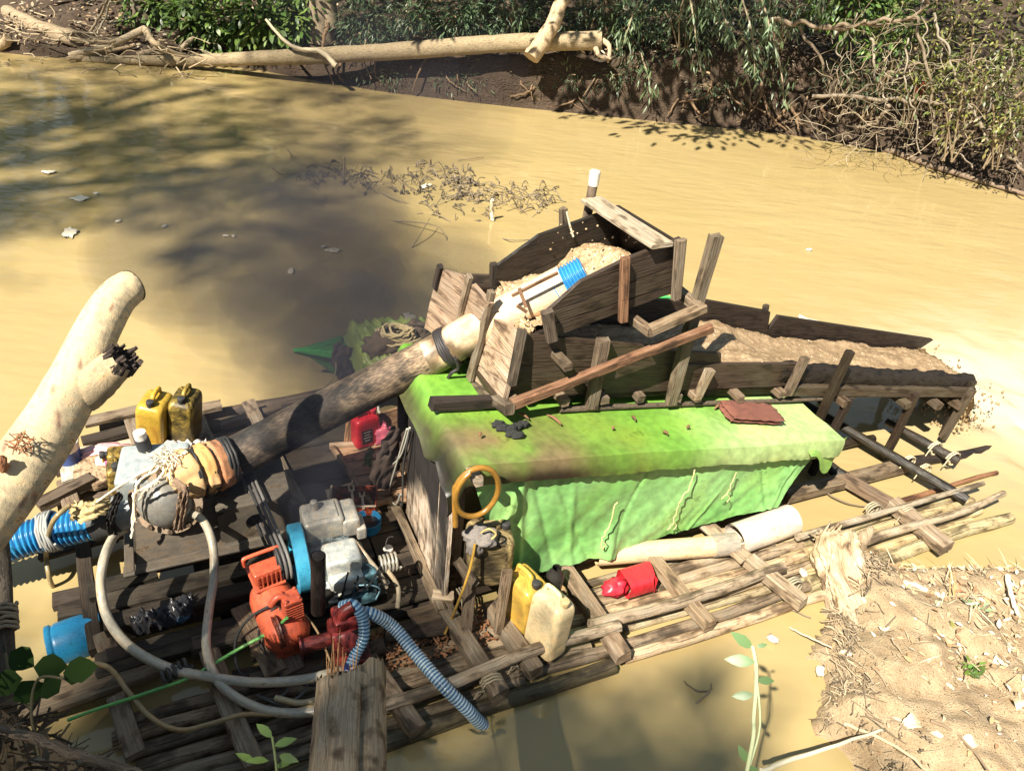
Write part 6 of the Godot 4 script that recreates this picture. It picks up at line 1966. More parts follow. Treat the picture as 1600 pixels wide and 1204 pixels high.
func build_hoses() -> void:
	var cream := Color(0.55, 0.53, 0.44)
	var t := thing("white_hose", "milky hose curving from the suction joint across the deck to the red pump", "hose", Vector3(-1.333, 0.150, -2.072))
	var b := mb(cream)
	b.tube(curve([Vector3(-1.917, 0.329, -2.734), Vector3(-1.934, 0.357, -2.637), Vector3(-1.876, 0.400, -2.435), Vector3(-1.860, 0.300, -2.345), Vector3(-1.780, 0.240, -2.234), Vector3(-1.624, 0.220, -2.118), Vector3(-1.428, 0.200, -2.050), Vector3(-1.219, 0.200, -2.025), Vector3(-1.014, 0.200, -2.023), Vector3(-0.820, 0.200, -2.059), Vector3(-0.698, 0.210, -2.100), Vector3(-0.631, 0.200, -2.132)], 9), 0.0225, 14)
	part(t, "tube", b, M.hose)
	b = band(Vector3(-1.387, 0.200, -2.041), AX - AN * 0.4, 0.025, 5, 0.13, Color(0.05, 0.045, 0.04), 0.009)
	part(t, "tape_joint", b, M.rubber)
	hose("white_hose", "second milky hose dropping from under the pump and bending round to the broken stump", [Vector3(-1.573, 0.460, -2.770), Vector3(-1.490, 0.451, -2.722), Vector3(-1.415, 0.400, -2.626), Vector3(-1.378, 0.300, -2.510), Vector3(-1.340, 0.260, -2.330), Vector3(-1.286, 0.240, -2.152), Vector3(-1.209, 0.200, -2.036), Vector3(-1.106, 0.180, -1.964), Vector3(-0.956, 0.160, -1.921), Vector3(-0.812, 0.160, -1.919), Vector3(-0.673, 0.180, -1.941)], 0.0215, cream * 0.95, M.hose)
	hose("tan_hose", "thin tan hose looping over the poles below the white hoses", [Vector3(-1.864, 0.200, -1.974), Vector3(-1.790, 0.200, -2.026), Vector3(-1.684, 0.200, -2.019), Vector3(-1.567, 0.160, -1.939), Vector3(-1.431, 0.130, -1.849), Vector3(-1.289, 0.120, -1.810), Vector3(-1.158, 0.140, -1.843), Vector3(-1.033, 0.150, -1.894), Vector3(-0.866, 0.160, -1.910), Vector3(-0.707, 0.180, -1.962)], 0.0115, Color(0.42, 0.32, 0.17), M.hose)
	hose("tan_hose", "short tan hose running beside the white hose to the blue valve", [Vector3(-0.918, 0.160, -1.983), Vector3(-0.798, 0.160, -1.971), Vector3(-0.693, 0.170, -2.018), Vector3(-0.606, 0.200, -2.125)], 0.015, Color(0.5, 0.42, 0.27), M.hose)
	hose("green_hose", "bright green air hose stretched from the compressor over the raft", [Vector3(-0.916, 0.420, -2.221), Vector3(-0.998, 0.300, -2.232), Vector3(-1.150, 0.220, -2.165), Vector3(-1.309, 0.190, -2.028), Vector3(-1.477, 0.170, -1.937), Vector3(-1.666, 0.150, -1.846), Vector3(-1.765, 0.140, -1.790)], 0.008, Color(0.18, 0.55, 0.16), M.hose)
	hose("black_cable", "black cable looping from the compressor down to the deck", [Vector3(-0.932, 0.450, -2.324), Vector3(-0.992, 0.420, -2.296), Vector3(-1.123, 0.300, -2.289), Vector3(-1.181, 0.200, -2.230), Vector3(-1.134, 0.150, -2.113), Vector3(-1.024, 0.140, -2.032)], 0.007, Color(0.03, 0.03, 0.03), M.rubber, "cable", 7)
	hose("black_cable", "thin black cable beside the foot of the compressor tank", [Vector3(-0.956, 0.420, -2.326), Vector3(-1.043, 0.320, -2.284), Vector3(-1.072, 0.200, -2.243), Vector3(-0.926, 0.150, -2.104), Vector3(-0.799, 0.140, -2.075), Vector3(-0.683, 0.150, -2.089)], 0.006, Color(0.035, 0.03, 0.03), M.rubber, "cable", 7)
	hose("brown_cable", "thin brown cable hanging from the engine in front of the exhaust", [Vector3(-0.875, 0.300, -2.340), Vector3(-0.807, 0.250, -2.294), Vector3(-0.719, 0.200, -2.180), Vector3(-0.667, 0.180, -2.090)], 0.006, Color(0.30, 0.2, 0.1), M.rubber, "cable", 7)
	hose("grey_cable", "grey cable coiled on the deck under the compressor", [Vector3(-0.966, 0.150, -2.133), Vector3(-0.881, 0.140, -2.049), Vector3(-0.938, 0.130, -1.993), Vector3(-1.016, 0.130, -2.007), Vector3(-0.885, 0.140, -1.967), Vector3(-0.814, 0.140, -2.024), Vector3(-0.791, 0.150, -2.103)], 0.006, Color(0.12, 0.11, 0.1), M.rubber, "cable", 7)
	hose("thin_tube", "thin olive tube drooping from the blue suction hose into the water", [Vector3(-2.058, 0.622, -2.576), Vector3(-2.111, 0.577, -2.505), Vector3(-2.303, 0.220, -2.625), Vector3(-2.285, 0.100, -2.561), Vector3(-2.298, -0.020, -2.576)], 0.012, Color(0.30, 0.25, 0.13), M.hose)
	# the coarse blue suction hose
	t = thing("suction_hose", "thick blue corrugated suction hose leaving the pump at the picture's edge", "hose", Vector3(-2.282, 0.390, -2.599))
	b = corrugated([Vector3(-2.030, 0.384, -2.723), Vector3(-2.105, 0.378, -2.686), Vector3(-2.275, 0.351, -2.625), Vector3(-2.432, 0.322, -2.547), Vector3(-2.638, 0.223, -2.468), Vector3(-2.891, 0.039, -2.366)], 0.092, 0.024, Color(0.012, 0.13, 0.36), Color(0.03, 0.27, 0.62))
	part(t, "tube", b, M.hose)
	b = band(Vector3(-2.246, 0.366, -2.628), Vector3(-2.105, 0.378, -2.686) - Vector3(-2.380, 0.334, -2.573), 0.098, 5, 0.06, Color(0.30, 0.30, 0.28), 0.007)
	part(t, "rope_binding", b, M.rope)
	# small striped hoses of the red pump
	b = corrugated([Vector3(-0.687, 0.420, -2.313), Vector3(-0.628, 0.450, -2.308), Vector3(-0.581, 0.400, -2.280), Vector3(-0.565, 0.330, -2.227), Vector3(-0.592, 0.270, -2.180), Vector3(-0.606, 0.240, -2.131)], 0.028, 0.016, Color(0.02, 0.09, 0.24), Color(0.25, 0.45, 0.62), 0.08)
	solo("striped_hose", "short blue striped hose looping over the side of the red pump", "hose", b, M.hose)
	b = corrugated([Vector3(-0.655, 0.360, -2.320), Vector3(-0.555, 0.380, -2.325), Vector3(-0.442, 0.300, -2.320), Vector3(-0.318, 0.240, -2.228), Vector3(-0.180, 0.200, -2.114), Vector3(-0.050, 0.100, -2.062), Vector3(0.057, -0.050, -2.055)], 0.031, 0.016, Color(0.03, 0.12, 0.30), Color(0.45, 0.62, 0.74), 0.08)
	solo("striped_hose", "long pale blue striped hose running off the raft into the water", "hose", b, M.hose)
	# yellow hose ring on the peg
	t = thing("hose_ring", "coil of amber hose hung on a peg at the corner of the green shelter", "hose", Vector3(-0.118, 1.004, -2.573))
	b = mb(Color(0.30, 0.165, 0.035))
	var q := []
	var rc := Vector3(-0.119, 1.002, -2.584)
	for i in 38:
		var a := TAU * i / 32.0 + PI * 0.62
		q.append(rc + (AX * cos(a) * 0.105 + Vector3.UP * sin(a) * 0.135) + AN * (0.03 * sin(a * 0.5) + i * 0.0012))
	q.append(rc + AX * -0.10 + Vector3(0, -0.17, 0) + AN * 0.04)
	b.tube(curve(q, 2), 0.0135, 10)
	part(t, "tube", b, M.hose)
	# cables on the end wall
	for k in [[[Vector3(-0.529, 0.824, -3.178), Vector3(-0.615, 0.430, -3.306), Vector3(-0.671, 0.137, -3.398), Vector3(-0.609, 0.171, -3.271), Vector3(-0.568, 0.315, -3.211)], "pale thin cable loop hanging on the end wall of the shelter", Color(0.42, 0.4, 0.34)], [[Vector3(-0.509, 0.851, -3.136), Vector3(-0.532, 0.682, -3.161), Vector3(-0.553, 0.505, -3.203), Vector3(-0.562, 0.215, -3.222), Vector3(-0.598, 0.244, -3.294)], "dark thin cable hanging on the end wall of the shelter", Color(0.05, 0.05, 0.05)], [[Vector3(-0.509, 0.867, -3.137), Vector3(-0.575, 0.570, -3.249), Vector3(-0.676, 0.322, -3.431), Vector3(-0.707, 0.314, -3.471)], "pale cable end sticking out beside the end wall of the shelter", Color(0.42, 0.4, 0.34)]]:
		hose("wall_cable", k[1], k[0], 0.006, k[2], M.rubber, "cable", 6, 6)

# ------------------------------------------------------------------ cans, buckets, tools
# size: x along the handle, y height, z width; b.y is the can's up
func can(label: String, at: Vector3, b: Basis, size: Vector3, col: Color, m: Material, group := "", dirt := Color(0.1, 0.09, 0.06), fill := 0.0, cap_col := Color(0.03, 0.03, 0.03), called := "jerrycan") -> Node3D:
	var t := thing(called, label, "jerrycan", at, group)
	var s := mb(col)
	var prof := [[0.0, 0.80], [0.0, 0.90], [0.02, 0.97], [0.06, 1.0], [0.22, 1.0], [0.23, 0.975], [0.25, 0.975], [0.26, 1.0], [0.5, 1.0], [0.74, 1.0], [0.80, 0.99], [0.86, 0.95], [0.90, 0.86], [0.925, 0.72], [0.93, 0.5]]
	var n := 40
	var gn := noise(4.0, 3, rg.randi() % 999)
	var f0 := s.v.size()
	var pts := []
	pts.append([0.0, 0.0])
	pts.append_array(prof)
	pts.append([0.93, 0.0])
	for k in pts:
		for i in n + 1:
			var a := TAU * i / n
			var c := cos(a)
			var d := sin(a)
			var e := 0.36
			var x: float = signf(c) * pow(absf(c), e) * 0.5 * size.x * k[1]
			var z: float = signf(d) * pow(absf(d), e) * 0.5 * size.z * k[1]
			var y: float = k[0] * size.y
			if k[0] > 0.3 and k[0] < 0.7 and absf(x) < size.x * 0.3:
				z *= 0.97
			var q := gn.get_noise_3d(x * 5, y * 3, z * 5)
			s.col = col.lerp(dirt, clampf((0.35 - q * 1.0) * (1.0 - k[0]) * fill * 1.6 + maxf(0, -q) * 0.4 * fill, 0, 0.95))
			s.vert(at + b * Vector3(x, y, z), float(i) / n * 2, k[0])
		s.weld.append_array([s.v.size() - 1, s.v.size() - 1 - n])
	for i in pts.size() - 1:
		for j in n:
			var f := f0 + i * (n + 1) + j
			s.quad(f, f + n + 1, f + n + 2, f + 1)
	part(t, "body", s, m)
	s = mb(col)
	var y1 := size.y * 0.91
	s.tube(curve([at + b * Vector3(-size.x * 0.32, y1, 0), at + b * Vector3(-size.x * 0.30, size.y * 1.0, 0), at + b * Vector3(-size.x * 0.2, size.y * 1.03, 0), at + b * Vector3(size.x * 0.06, size.y * 1.03, 0), at + b * Vector3(size.x * 0.14, size.y * 1.0, 0), at + b * Vector3(size.x * 0.16, y1, 0)], 4), size.z * 0.085, 10)
	part(t, "handle", s, m)
	s = mb(cap_col)
	s.lathe(at + b * Vector3(size.x * 0.32, y1, 0), b.y, [Vector2(0.019, 0), Vector2(0.019, 0.018), Vector2(0.023, 0.018), Vector2(0.023, 0.038), Vector2(0.02, 0.042), Vector2(0, 0.042)], 18)
	part(t, "cap", s, m if cap_col.g > 0.2 else M.rubber)
	return t

func build_containers() -> void:
	var yel := Color(0.52, 0.37, 0.05)
	var B := basis_from(Vector3(0.05, 0, 1), Vector3(0.16, 1, 0))
	can("yellow jerrycan half full of brown fuel at the river side of the raft", Vector3(-2.174, 0.170, -3.599), B, Vector3(0.22, 0.37, 0.17), Color(0.50, 0.35, 0.05), M.plastic, "", Color(0.30, 0.15, 0.03), 0.9)
	can("grimy dark yellow jerrycan standing next to the brown fuel can", Vector3(-2.016, 0.170, -3.664), B, Vector3(0.22, 0.37, 0.155), Color(0.33, 0.25, 0.05), M.dirtyplastic, "", Color(0.07, 0.06, 0.03), 1.6)
	can("small yellow jerrycan lying on its side by the pink bottle", Vector3(-2.195, 0.190, -3.436), basis_from(Vector3(0.2, 1, 0.1), -AX), Vector3(0.13, 0.19, 0.10), Color(0.40, 0.29, 0.05), M.dirtyplastic, "", Color(0.1, 0.08, 0.03), 1.0)
	can("olive yellow can wedged beside the grey pump casing", Vector3(-2.218, 0.140, -3.202), basis_from(AN, Vector3(0.1, 1, 0)), Vector3(0.13, 0.19, 0.11), Color(0.36, 0.27, 0.07), M.dirtyplastic, "", Color(0.1, 0.08, 0.03), 1.0)
	can("large soot stained beige jerrycan with a grey rag for a lid", Vector3(-0.031, 0.345, -2.683), basis_from(AX * 0.9 + AN * 0.2, Vector3(0.05, 1, 0)), Vector3(0.23, 0.34, 0.20), Color(0.40, 0.33, 0.17), M.dirtyplastic, "", Color(0.035, 0.03, 0.022), 2.0)
	can("yellow jerrycan standing in shade behind the pale cut can", Vector3(0.169, 0.080, -2.614), basis_from(AX * 0.3 + AN, Vector3(0.03, 1, 0)), Vector3(0.22, 0.35, 0.16), Color(0.58, 0.40, 0.08), M.plastic, "", Color(0.2, 0.12, 0.04), 0.8)
	# rag on the stained can, straws
	var b := mb(Color(0.22, 0.215, 0.21))
	b.blob(Vector3(-0.071, 0.686, -2.596), Basis.IDENTITY, Vector3(0.085, 0.05, 0.06), nz, 0.5, 1.5, 20, 14)
	b.blob(Vector3(-0.095, 0.656, -2.551), Basis.IDENTITY, Vector3(0.04, 0.055, 0.03), nz, 0.5, 1.5, 14, 10)
	solo("grey_rag", "grey rag stuffed over the mouth of the soot stained jerrycan", "rag", b, M.cloth)
	hose("amber_tube", "thin amber tube hanging from the soot stained jerrycan to the deck", [Vector3(-0.095, 0.714, -2.517), Vector3(-0.106, 0.589, -2.489), Vector3(-0.134, 0.457, -2.442), Vector3(-0.181, 0.160, -2.519), Vector3(-0.205, 0.140, -2.434)], 0.007, Color(0.42, 0.28, 0.06), M.hose, "tube", 7)
	hose("amber_tube", "short amber tube end poking from the rag of the soot stained jerrycan", [Vector3(-0.071, 0.747, -2.562), Vector3(-0.037, 0.794, -2.546), Vector3(-0.002, 0.771, -2.541), Vector3(-0.020, 0.744, -2.532)], 0.005, Color(0.5, 0.42, 0.18), M.hose, "tube", 7)
	# pale can in the sun
	can("pale cream jerrycan standing in full sun at the edge of the raft", Vector3(0.299, 0.100, -2.457), basis_from(AX * 0.35 + AN, Vector3(0.08, 1, 0.0)), Vector3(0.20, 0.385, 0.135), Color(0.92, 0.80, 0.52), M.plastic, "", Color(0.6, 0.42, 0.2), 0.5, Color(0.75, 0.62, 0.35))
	var t: Node3D
	var at := Vector3.ZERO
	var rows := []
	t = thing("dark_bottle", "dark oil bottle with a pale cap between the cream can and the shelter", "bottle", Vector3(0.332, 0.100, -2.824))
	b = mb(Color(0.03, 0.03, 0.03))
	b.lathe(Vector3(0.332, 0.100, -2.802), Vector3(0.03, 1, 0), [Vector2(0.05, 0), Vector2(0.05, 0), Vector2(0.05, 0.13), Vector2(0.04, 0.16), Vector2(0.025, 0.175), Vector2(0.025, 0.2)], 18)
	part(t, "body", b, M.plastic)
	b = mb(Color(0.5, 0.49, 0.45))
	b.lathe(Vector3(0.313, 0.295, -2.637), Vector3(0.03, 1, 0), [Vector2(0.022, 0), Vector2(0.02, 0.03), Vector2(0.0, 0.032)], 14)
	part(t, "cap", b, M.plastic)
	b = mb(Color(0.35, 0.27, 0.16))
	b.lathe(Vector3(0.336, 0.080, -2.732), Vector3(0.03, 1, 0), [Vector2(0.06, 0), Vector2(0.065, 0), Vector2(0.07, 0.11), Vector2(0.063, 0.11), Vector2(0.058, 0.02), Vector2(0, 0.02)], 20)
	solo("tan_pot", "small tan pot holding the dark oil bottle", "pot", b, M.plastic)
	# red can cut in half, lying by the white pipe
	t = thing("red_scoop", "red plastic can cut open into a scoop, lying beside the cream pipe", "scoop", Vector3(0.779, 0.060, -2.940))
	b = mb(Color(0.62, 0.035, 0.05))
	var c0 := Vector3(0.860, 0.120, -2.960)
	rows = []
	for i in 9:
		var q := float(i) / 8
		var row := []
		for k in 25:
			var a := TAU * k / 24.0
			var c := cos(a)
			var d := sin(a)
			var cut := 0.025 * sin(a * 2.0 + 0.5) if i == 0 else 0.0
			row.append(c0 - AX * (q * 0.17 - 0.02 + cut) + AN * signf(c) * pow(absf(c), 0.45) * 0.075 + Vector3.UP * signf(d) * pow(absf(d), 0.45) * 0.058)
		rows.append(row)
	rows.reverse()
	b.sheet(rows, 1, 1)
	var ctr := c0 + AX * 0.02
	b.face([ctr + AN * 0.072 + Vector3.UP * 0.055, ctr - AN * 0.072 + Vector3.UP * 0.055, ctr - AN * 0.072 - Vector3.UP * 0.055, ctr + AN * 0.072 - Vector3.UP * 0.055])
	part(t, "body", b, M.plastic)
	b = mb(Color(0.62, 0.035, 0.06))
	b.blob(c0 - AX * 0.20 + Vector3(0, -0.01, 0), basis_from(AX), Vector3(0.08, 0.05, 0.055), nz, 0.5, 1.4, 18, 12)
	part(t, "torn_end", b, M.plastic)
	# pipes along the foot of the shelter
	t = thing("cream_pipe", "slim cream plastic pipe lying along the foot of the green skirt", "pipe", Vector3(0.950, 0.120, -3.149))
	b = mb(Color(0.70, 0.55, 0.36))
	b.tube([Vector3(0.581, 0.130, -3.078), Vector3(1.291, 0.130, -3.248)], 0.062, 22, false)
	b.tube([Vector3(1.291, 0.130, -3.248), Vector3(0.581, 0.130, -3.078)], 0.056, 22, false)
	part(t, "tube", b, M.plastic)
	b = mb(Color(0.33, 0.31, 0.27))
	b.tube([Vector3(1.268, 0.130, -3.244), Vector3(1.300, 0.130, -3.254), Vector3(1.420, 0.130, -3.286)], [0.066, 0.068, 0.066], 22, true, 0.01)
	part(t, "grey_sleeve", b, M.cloth)
	b = mb(Color(0.68, 0.63, 0.55))
	b.tube([Vector3(1.426, 0.110, -3.337), Vector3(1.814, 0.120, -3.551)], 0.098, 28, false)
	b.tube([Vector3(1.814, 0.120, -3.551), Vector3(1.426, 0.110, -3.337)], 0.091, 28, false)
	solo("wide_pipe", "wide white plastic pipe offcut at the downstream foot of the shelter", "pipe", b, M.plastic)
	# bucket, bottle, log slice
	t = thing("paint_bucket", "blue and white paint bucket standing at the river side of the raft", "bucket", Vector3(-2.599, 0.140, -3.382))
	var bc := Vector3(-2.609, 0.140, -3.392)
	b = mb(Color(0.035, 0.08, 0.30))
	b.lathe(bc, Vector3.UP, [Vector2(0, 0), Vector2(0.065, 0), Vector2(0.065, 0), Vector2(0.07, 0.09)], 24)
	part(t, "body", b, M.plastic)
	b = mb(Color(0.72, 0.72, 0.68))
	b.lathe(bc, Vector3.UP, [Vector2(0.07, 0.09), Vector2(0.073, 0.13), Vector2(0.077, 0.135), Vector2(0.077, 0.145), Vector2(0.071, 0.145), Vector2(0.066, 0.12)], 24)
	part(t, "rim", b, M.plastic)
	b = mb(Color(0.50, 0.36, 0.2))
	b.lathe(bc, Vector3.UP, [Vector2(0.068, 0.12), Vector2(0.0, 0.122)], 20)
	part(t, "paint", b, M.plastic)
	b = mb(Color(0.42, 0.40, 0.34))
	b.beam(Vector3(-2.624, 0.120, -3.389), Vector3(-2.517, 0.120, -3.233), 0.10, 0.04, Vector3.UP, 0.004)
	solo("grey_block", "weathered block under the paint bucket", "block", b, M.wood)
	t = thing("pink_bottle", "pink plastic bottle with a white cap lying by the yellow cans", "bottle", Vector3(-2.363, 0.170, -3.373))
	b = mb(Color(0.72, 0.06, 0.32))
	b.lathe(Vector3(-2.277, 0.180, -3.375), (Vector3(-2.426, 0.180, -3.363) - Vector3(-2.277, 0.180, -3.375)), [Vector2(0, 0), Vector2(0.03, 0.005), Vector2(0.034, 0.02), Vector2(0.034, 0.08), Vector2(0.02, 0.1)], 16)
	part(t, "body", b, M.plastic)
	b = mb(Color(0.78, 0.78, 0.76))
	b.lathe(Vector3(-2.359, 0.180, -3.368), (Vector3(-2.426, 0.180, -3.363) - Vector3(-2.277, 0.180, -3.375)), [Vector2(0.03, 0), Vector2(0.03, 0.06), Vector2(0, 0.06)], 16)
	part(t, "cap", b, M.plastic)
	b = mb(Color(0.70, 0.42, 0.48))
	b.blob(Vector3(-2.457, 0.150, -3.489), basis_from(AX), Vector3(0.14, 0.035, 0.06), nz, 0.6, 1.5, 20, 10)
	solo("pink_bag", "pink and white plastic bag lying crumpled behind the pink bottle", "bag", b, M.plastic)
	b = mb(Color(0.34, 0.26, 0.18))
	b.lathe(Vector3(-2.418, 0.100, -3.328), Vector3(0.05, 1, 0.1), [Vector2(0.12, 0), Vector2(0.125, 0), Vector2(0.122, 0.05), Vector2(0.118, 0.055), Vector2(0.06, 0.056), Vector2(0, 0.056)], 24)
	solo("log_slice", "round slice of log lying under the pink bottle", "log slice", b, M.wood)
	b = mb(Color(0.62, 0.60, 0.56))
	rows = []
	for i in 10:
		var row := []
		for j in 16:
			var p := float(j) / 15
			var q := float(i) / 9
			row.append(Vector3(-2.153, 0.180, -3.528).lerp(Vector3(-1.863, 0.200, -3.626), p).lerp(Vector3(-2.041, 0.200, -3.390).lerp(Vector3(-1.830, 0.190, -3.495), p), q) + Vector3(0, nz.get_noise_2d(p * 40, q * 40) * 0.09 + 0.03, 0))
		rows.append(row)
	b.sheet(rows, 1, 1)
	solo("white_sack", "crumpled white sack spread in front of the two far jerrycans", "sack", b, M.cloth)
	# toolbox
	t = thing("toolbox", "open rust red metal toolbox with spanners on the engine deck", "toolbox", Vector3(-0.849, 0.130, -3.240))
	var tb := basis_from(AX * 0.95 + AN * 0.3)
	var tc := Vector3(-0.850, 0.140, -3.246)
	b = mb(Color(0.34, 0.075, 0.04))
	for k in [[Vector3(0, 0.045, 0.085), Vector3(0.26, 0.09, 0.008)], [Vector3(0, 0.045, -0.085), Vector3(0.26, 0.09, 0.008)], [Vector3(-0.13, 0.045, 0), Vector3(0.008, 0.09, 0.162)], [Vector3(0.13, 0.045, 0), Vector3(0.008, 0.09, 0.162)], [Vector3(0, 0.004, 0), Vector3(0.252, 0.008, 0.162)]]:
		b.rbox(tc + tb * k[0], tb, k[1], 0.003, 1)
	part(t, "box", b, M.oilpaint)
	b = mb(Color(0.52, 0.46, 0.38))
	b.rbox(tc + tb * Vector3(0, 0.093, 0.088), tb, Vector3(0.27, 0.008, 0.012), 0.003, 1)
	b.rbox(tc + tb * Vector3(-0.132, 0.093, 0), tb, Vector3(0.012, 0.008, 0.17), 0.003, 1)
	part(t, "rim", b, M.metal)
	for k in [[Vector3(-0.835, 0.220, -3.176), Vector3(-0.858, 0.280, -3.237), "steel spanner standing upright in the red toolbox"], [Vector3(-0.772, 0.220, -3.159), Vector3(-0.800, 0.230, -3.251), "second spanner lying flat in the red toolbox"]]:
		t = thing("spanner", k[2], "spanner", k[0])
		b = mb(Color(0.48, 0.42, 0.34))
		b.beam(k[0], k[1], 0.016, 0.006, AN)
		var d: Vector3 = (k[1] - k[0]).normalized()
		b.beam(k[1] + AX * 0.012, k[1] + AX * 0.014 + d * 0.03, 0.010, 0.008, AN)
		b.beam(k[1] - AX * 0.012, k[1] - AX * 0.014 + d * 0.03, 0.010, 0.008, AN)
		b.beam(k[1] - AX * 0.018, k[1] + AX * 0.018, 0.012, 0.008, AN)
		part(t, "shaft_and_jaw", b, M.metal)
	# oil tray and cup
	t = thing("oil_tray", "round blue tray of black oil cut from a drum, by the toolbox", "tray", Vector3(-0.733, 0.130, -3.086))
	b = mb(Color(0.03, 0.22, 0.50))
	b.lathe(Vector3(-0.737, 0.130, -3.105), Vector3.UP, [Vector2(0, 0.004), Vector2(0.068, 0.004), Vector2(0.072, 0), Vector2(0.072, 0), Vector2(0.074, 0.02), Vector2(0.070, 0.026), Vector2(0.075, 0.034), Vector2(0.071, 0.042), Vector2(0.076, 0.05), Vector2(0.077, 0.07), Vector2(0.072, 0.07), Vector2(0.068, 0.02)], 30)
	part(t, "tray_wall", b, M.plastic)
	b = mb(Color(0.01, 0.01, 0.01))
	b.lathe(Vector3(-0.737, 0.130, -3.105), Vector3.UP, [Vector2(0.07, 0.03), Vector2(0.0, 0.031)], 20)
	part(t, "oil", b, M.hose)
	t = thing("white_cup", "small white plastic cup with a wire bail at the foot of the end wall", "cup", Vector3(-0.578, 0.130, -2.912))
	b = mb(Color(0.72, 0.70, 0.66))
	b.lathe(Vector3(-0.580, 0.130, -2.922), Vector3(-0.1, 1, 0.1), [Vector2(0, 0), Vector2(0.024, 0), Vector2(0.024, 0), Vector2(0.028, 0.05), Vector2(0.026, 0.055), Vector2(0, 0.056)], 18)
	part(t, "cup_body", b, M.plastic)
	b = mb(Color(0.6, 0.58, 0.5))
	b.tube(curve([Vector3(-0.610, 0.150, -2.966), Vector3(-0.603, 0.170, -3.006), Vector3(-0.575, 0.180, -3.010)], 4), 0.003, 5)
	part(t, "wire_bail", b, M.rope)
	# wooden tray and shelf beside the shelter
	t = thing("wooden_tray", "low wooden tray with a plank bottom between the toolbox and the shelter", "tray", Vector3(-0.816, 0.120, -3.569))
	for k in [[0.0, 0.25], [0.27, 0.5], [0.52, 0.75], [0.77, 1.0]]:
		b = mb(tint(Color(0.36, 0.235, 0.15), 0.12))
		b.plate([Vector3(-1.080, 0.130, -3.745).lerp(Vector3(-0.737, 0.130, -3.284), k[0]), Vector3(-1.080, 0.130, -3.745).lerp(Vector3(-0.737, 0.130, -3.284), k[1]), Vector3(-0.694, 0.130, -3.893).lerp(Vector3(-0.537, 0.130, -3.342), k[1]), Vector3(-0.694, 0.130, -3.893).lerp(Vector3(-0.537, 0.130, -3.342), k[0])], Vector3(0, 0.012, 0), AX)
		part(t, "plank", b, M.wood)
	board(t, "edge", Vector3(-1.098, 0.150, -3.737), Vector3(-0.691, 0.150, -3.190), 0.025, 0.05, Color(0.34, 0.22, 0.14), M.wood, 0.002)
	board(t, "edge", Vector3(-1.123, 0.150, -3.752), Vector3(-0.702, 0.150, -3.868), 0.03, 0.04, Color(0.42, 0.30, 0.2), M.wood, 0.002)
	board(t, "edge", Vector3(-0.751, 0.150, -3.261), Vector3(-0.643, 0.150, -3.332), 0.03, 0.03, Color(0.42, 0.30, 0.2), M.wood, 0.002)
	board(t, "side_stake", Vector3(-1.029, 0.140, -3.793), Vector3(-1.045, 0.220, -3.959), 0.03, 0.03, Color(0.36, 0.2, 0.1), M.wood, 0.002)
	board(t, "side_stake", Vector3(-0.996, 0.140, -3.811), Vector3(-1.017, 0.240, -3.986), 0.03, 0.03, Color(0.2, 0.1, 0.05), M.wood, 0.002)
	board(t, "back_board", Vector3(-0.965, 0.200, -3.882), Vector3(-0.695, 0.260, -4.016), 0.02, 0.16, Color(0.42, 0.26, 0.15), M.wood, 0.002)
	can("red jerrycan with a dark label standing on the wooden tray", Vector3(-0.909, 0.150, -3.833), basis_from(AX * 0.95 - AN * 0.2, Vector3(0.05, 1, 0)), Vector3(0.17, 0.24, 0.11), Color(0.58, 0.02, 0.04), M.plastic, "", Color(0.3, 0.02, 0.03), 0.3, Color(0.5, 0.03, 0.05))
	b = mb(Color(0.05, 0.02, 0.02))
	var jl := Vector3(-0.909, 0.150, -3.833) + AN * 0.058 + Vector3(0, 0.09, 0)
	b.rbox(jl, basis_from(AX * 0.95 - AN * 0.2), Vector3(0.075, 0.11, 0.004), 0.002, 1)
	b.col = Color(0.3, 0.27, 0.25)
	for i in 4:
		b.rbox(jl + AN * 0.003 + Vector3(0, 0.035 - i * 0.022, 0), basis_from(AX * 0.95 - AN * 0.2), Vector3(0.05 - (i % 2) * 0.015, 0.005, 0.003), 0.001, 1)
	var jerry := get_child(get_child_count() - 1)
	part(jerry, "label_panel", b, M.paint)
	b = mb(Color(0.66, 0.16, 0.26))
	b.blob(Vector3(-0.800, 0.200, -3.856), Basis.IDENTITY, Vector3(0.07, 0.09, 0.05), nz, 0.7, 1.6, 18, 14)
	solo("pink_bundle", "pink plastic bag bundled on the wooden tray beside the red jerrycan", "bag", b, M.plastic)
	stick("white_rod", "thin white rod leaning against the pink bag", "rod", [Vector3(-0.769, 0.160, -3.844), Vector3(-0.820, 0.240, -3.937), Vector3(-0.862, 0.320, -4.005)], 0.009, 0.009, Color(0.7, 0.62, 0.52))
	rag("dark_cloth", "dark brown cloth draped beside the end wall over the wooden tray", [Vector3(-0.572, 0.759, -3.264), Vector3(-0.643, 0.516, -3.341), Vector3(-0.698, 0.300, -3.384), Vector3(-0.749, -0.019, -3.466)], 0.17, Color(0.07, 0.05, 0.04))
	rag("green_rag", "green and yellow rag at the top of the dark brown cloth", [Vector3(-0.823, 0.260, -3.650), Vector3(-0.841, 0.220, -3.620), Vector3(-0.839, 0.180, -3.569)], 0.06, Color(0.30, 0.34, 0.10))
	# mat, rag, bits on the roof
	b = mb(Color(0.46, 0.185, 0.135))
	var mc := R(2.90, roof_y(2.90) + 0.02, -2.70)
	var mbs := basis_from((R(3.2, roof_y(3.2), -2.7) - R(2.6, roof_y(2.6), -2.7)), Vector3.UP) * Basis(Vector3.UP, -0.15)
	rows = []
	var f0 := b.v.size()
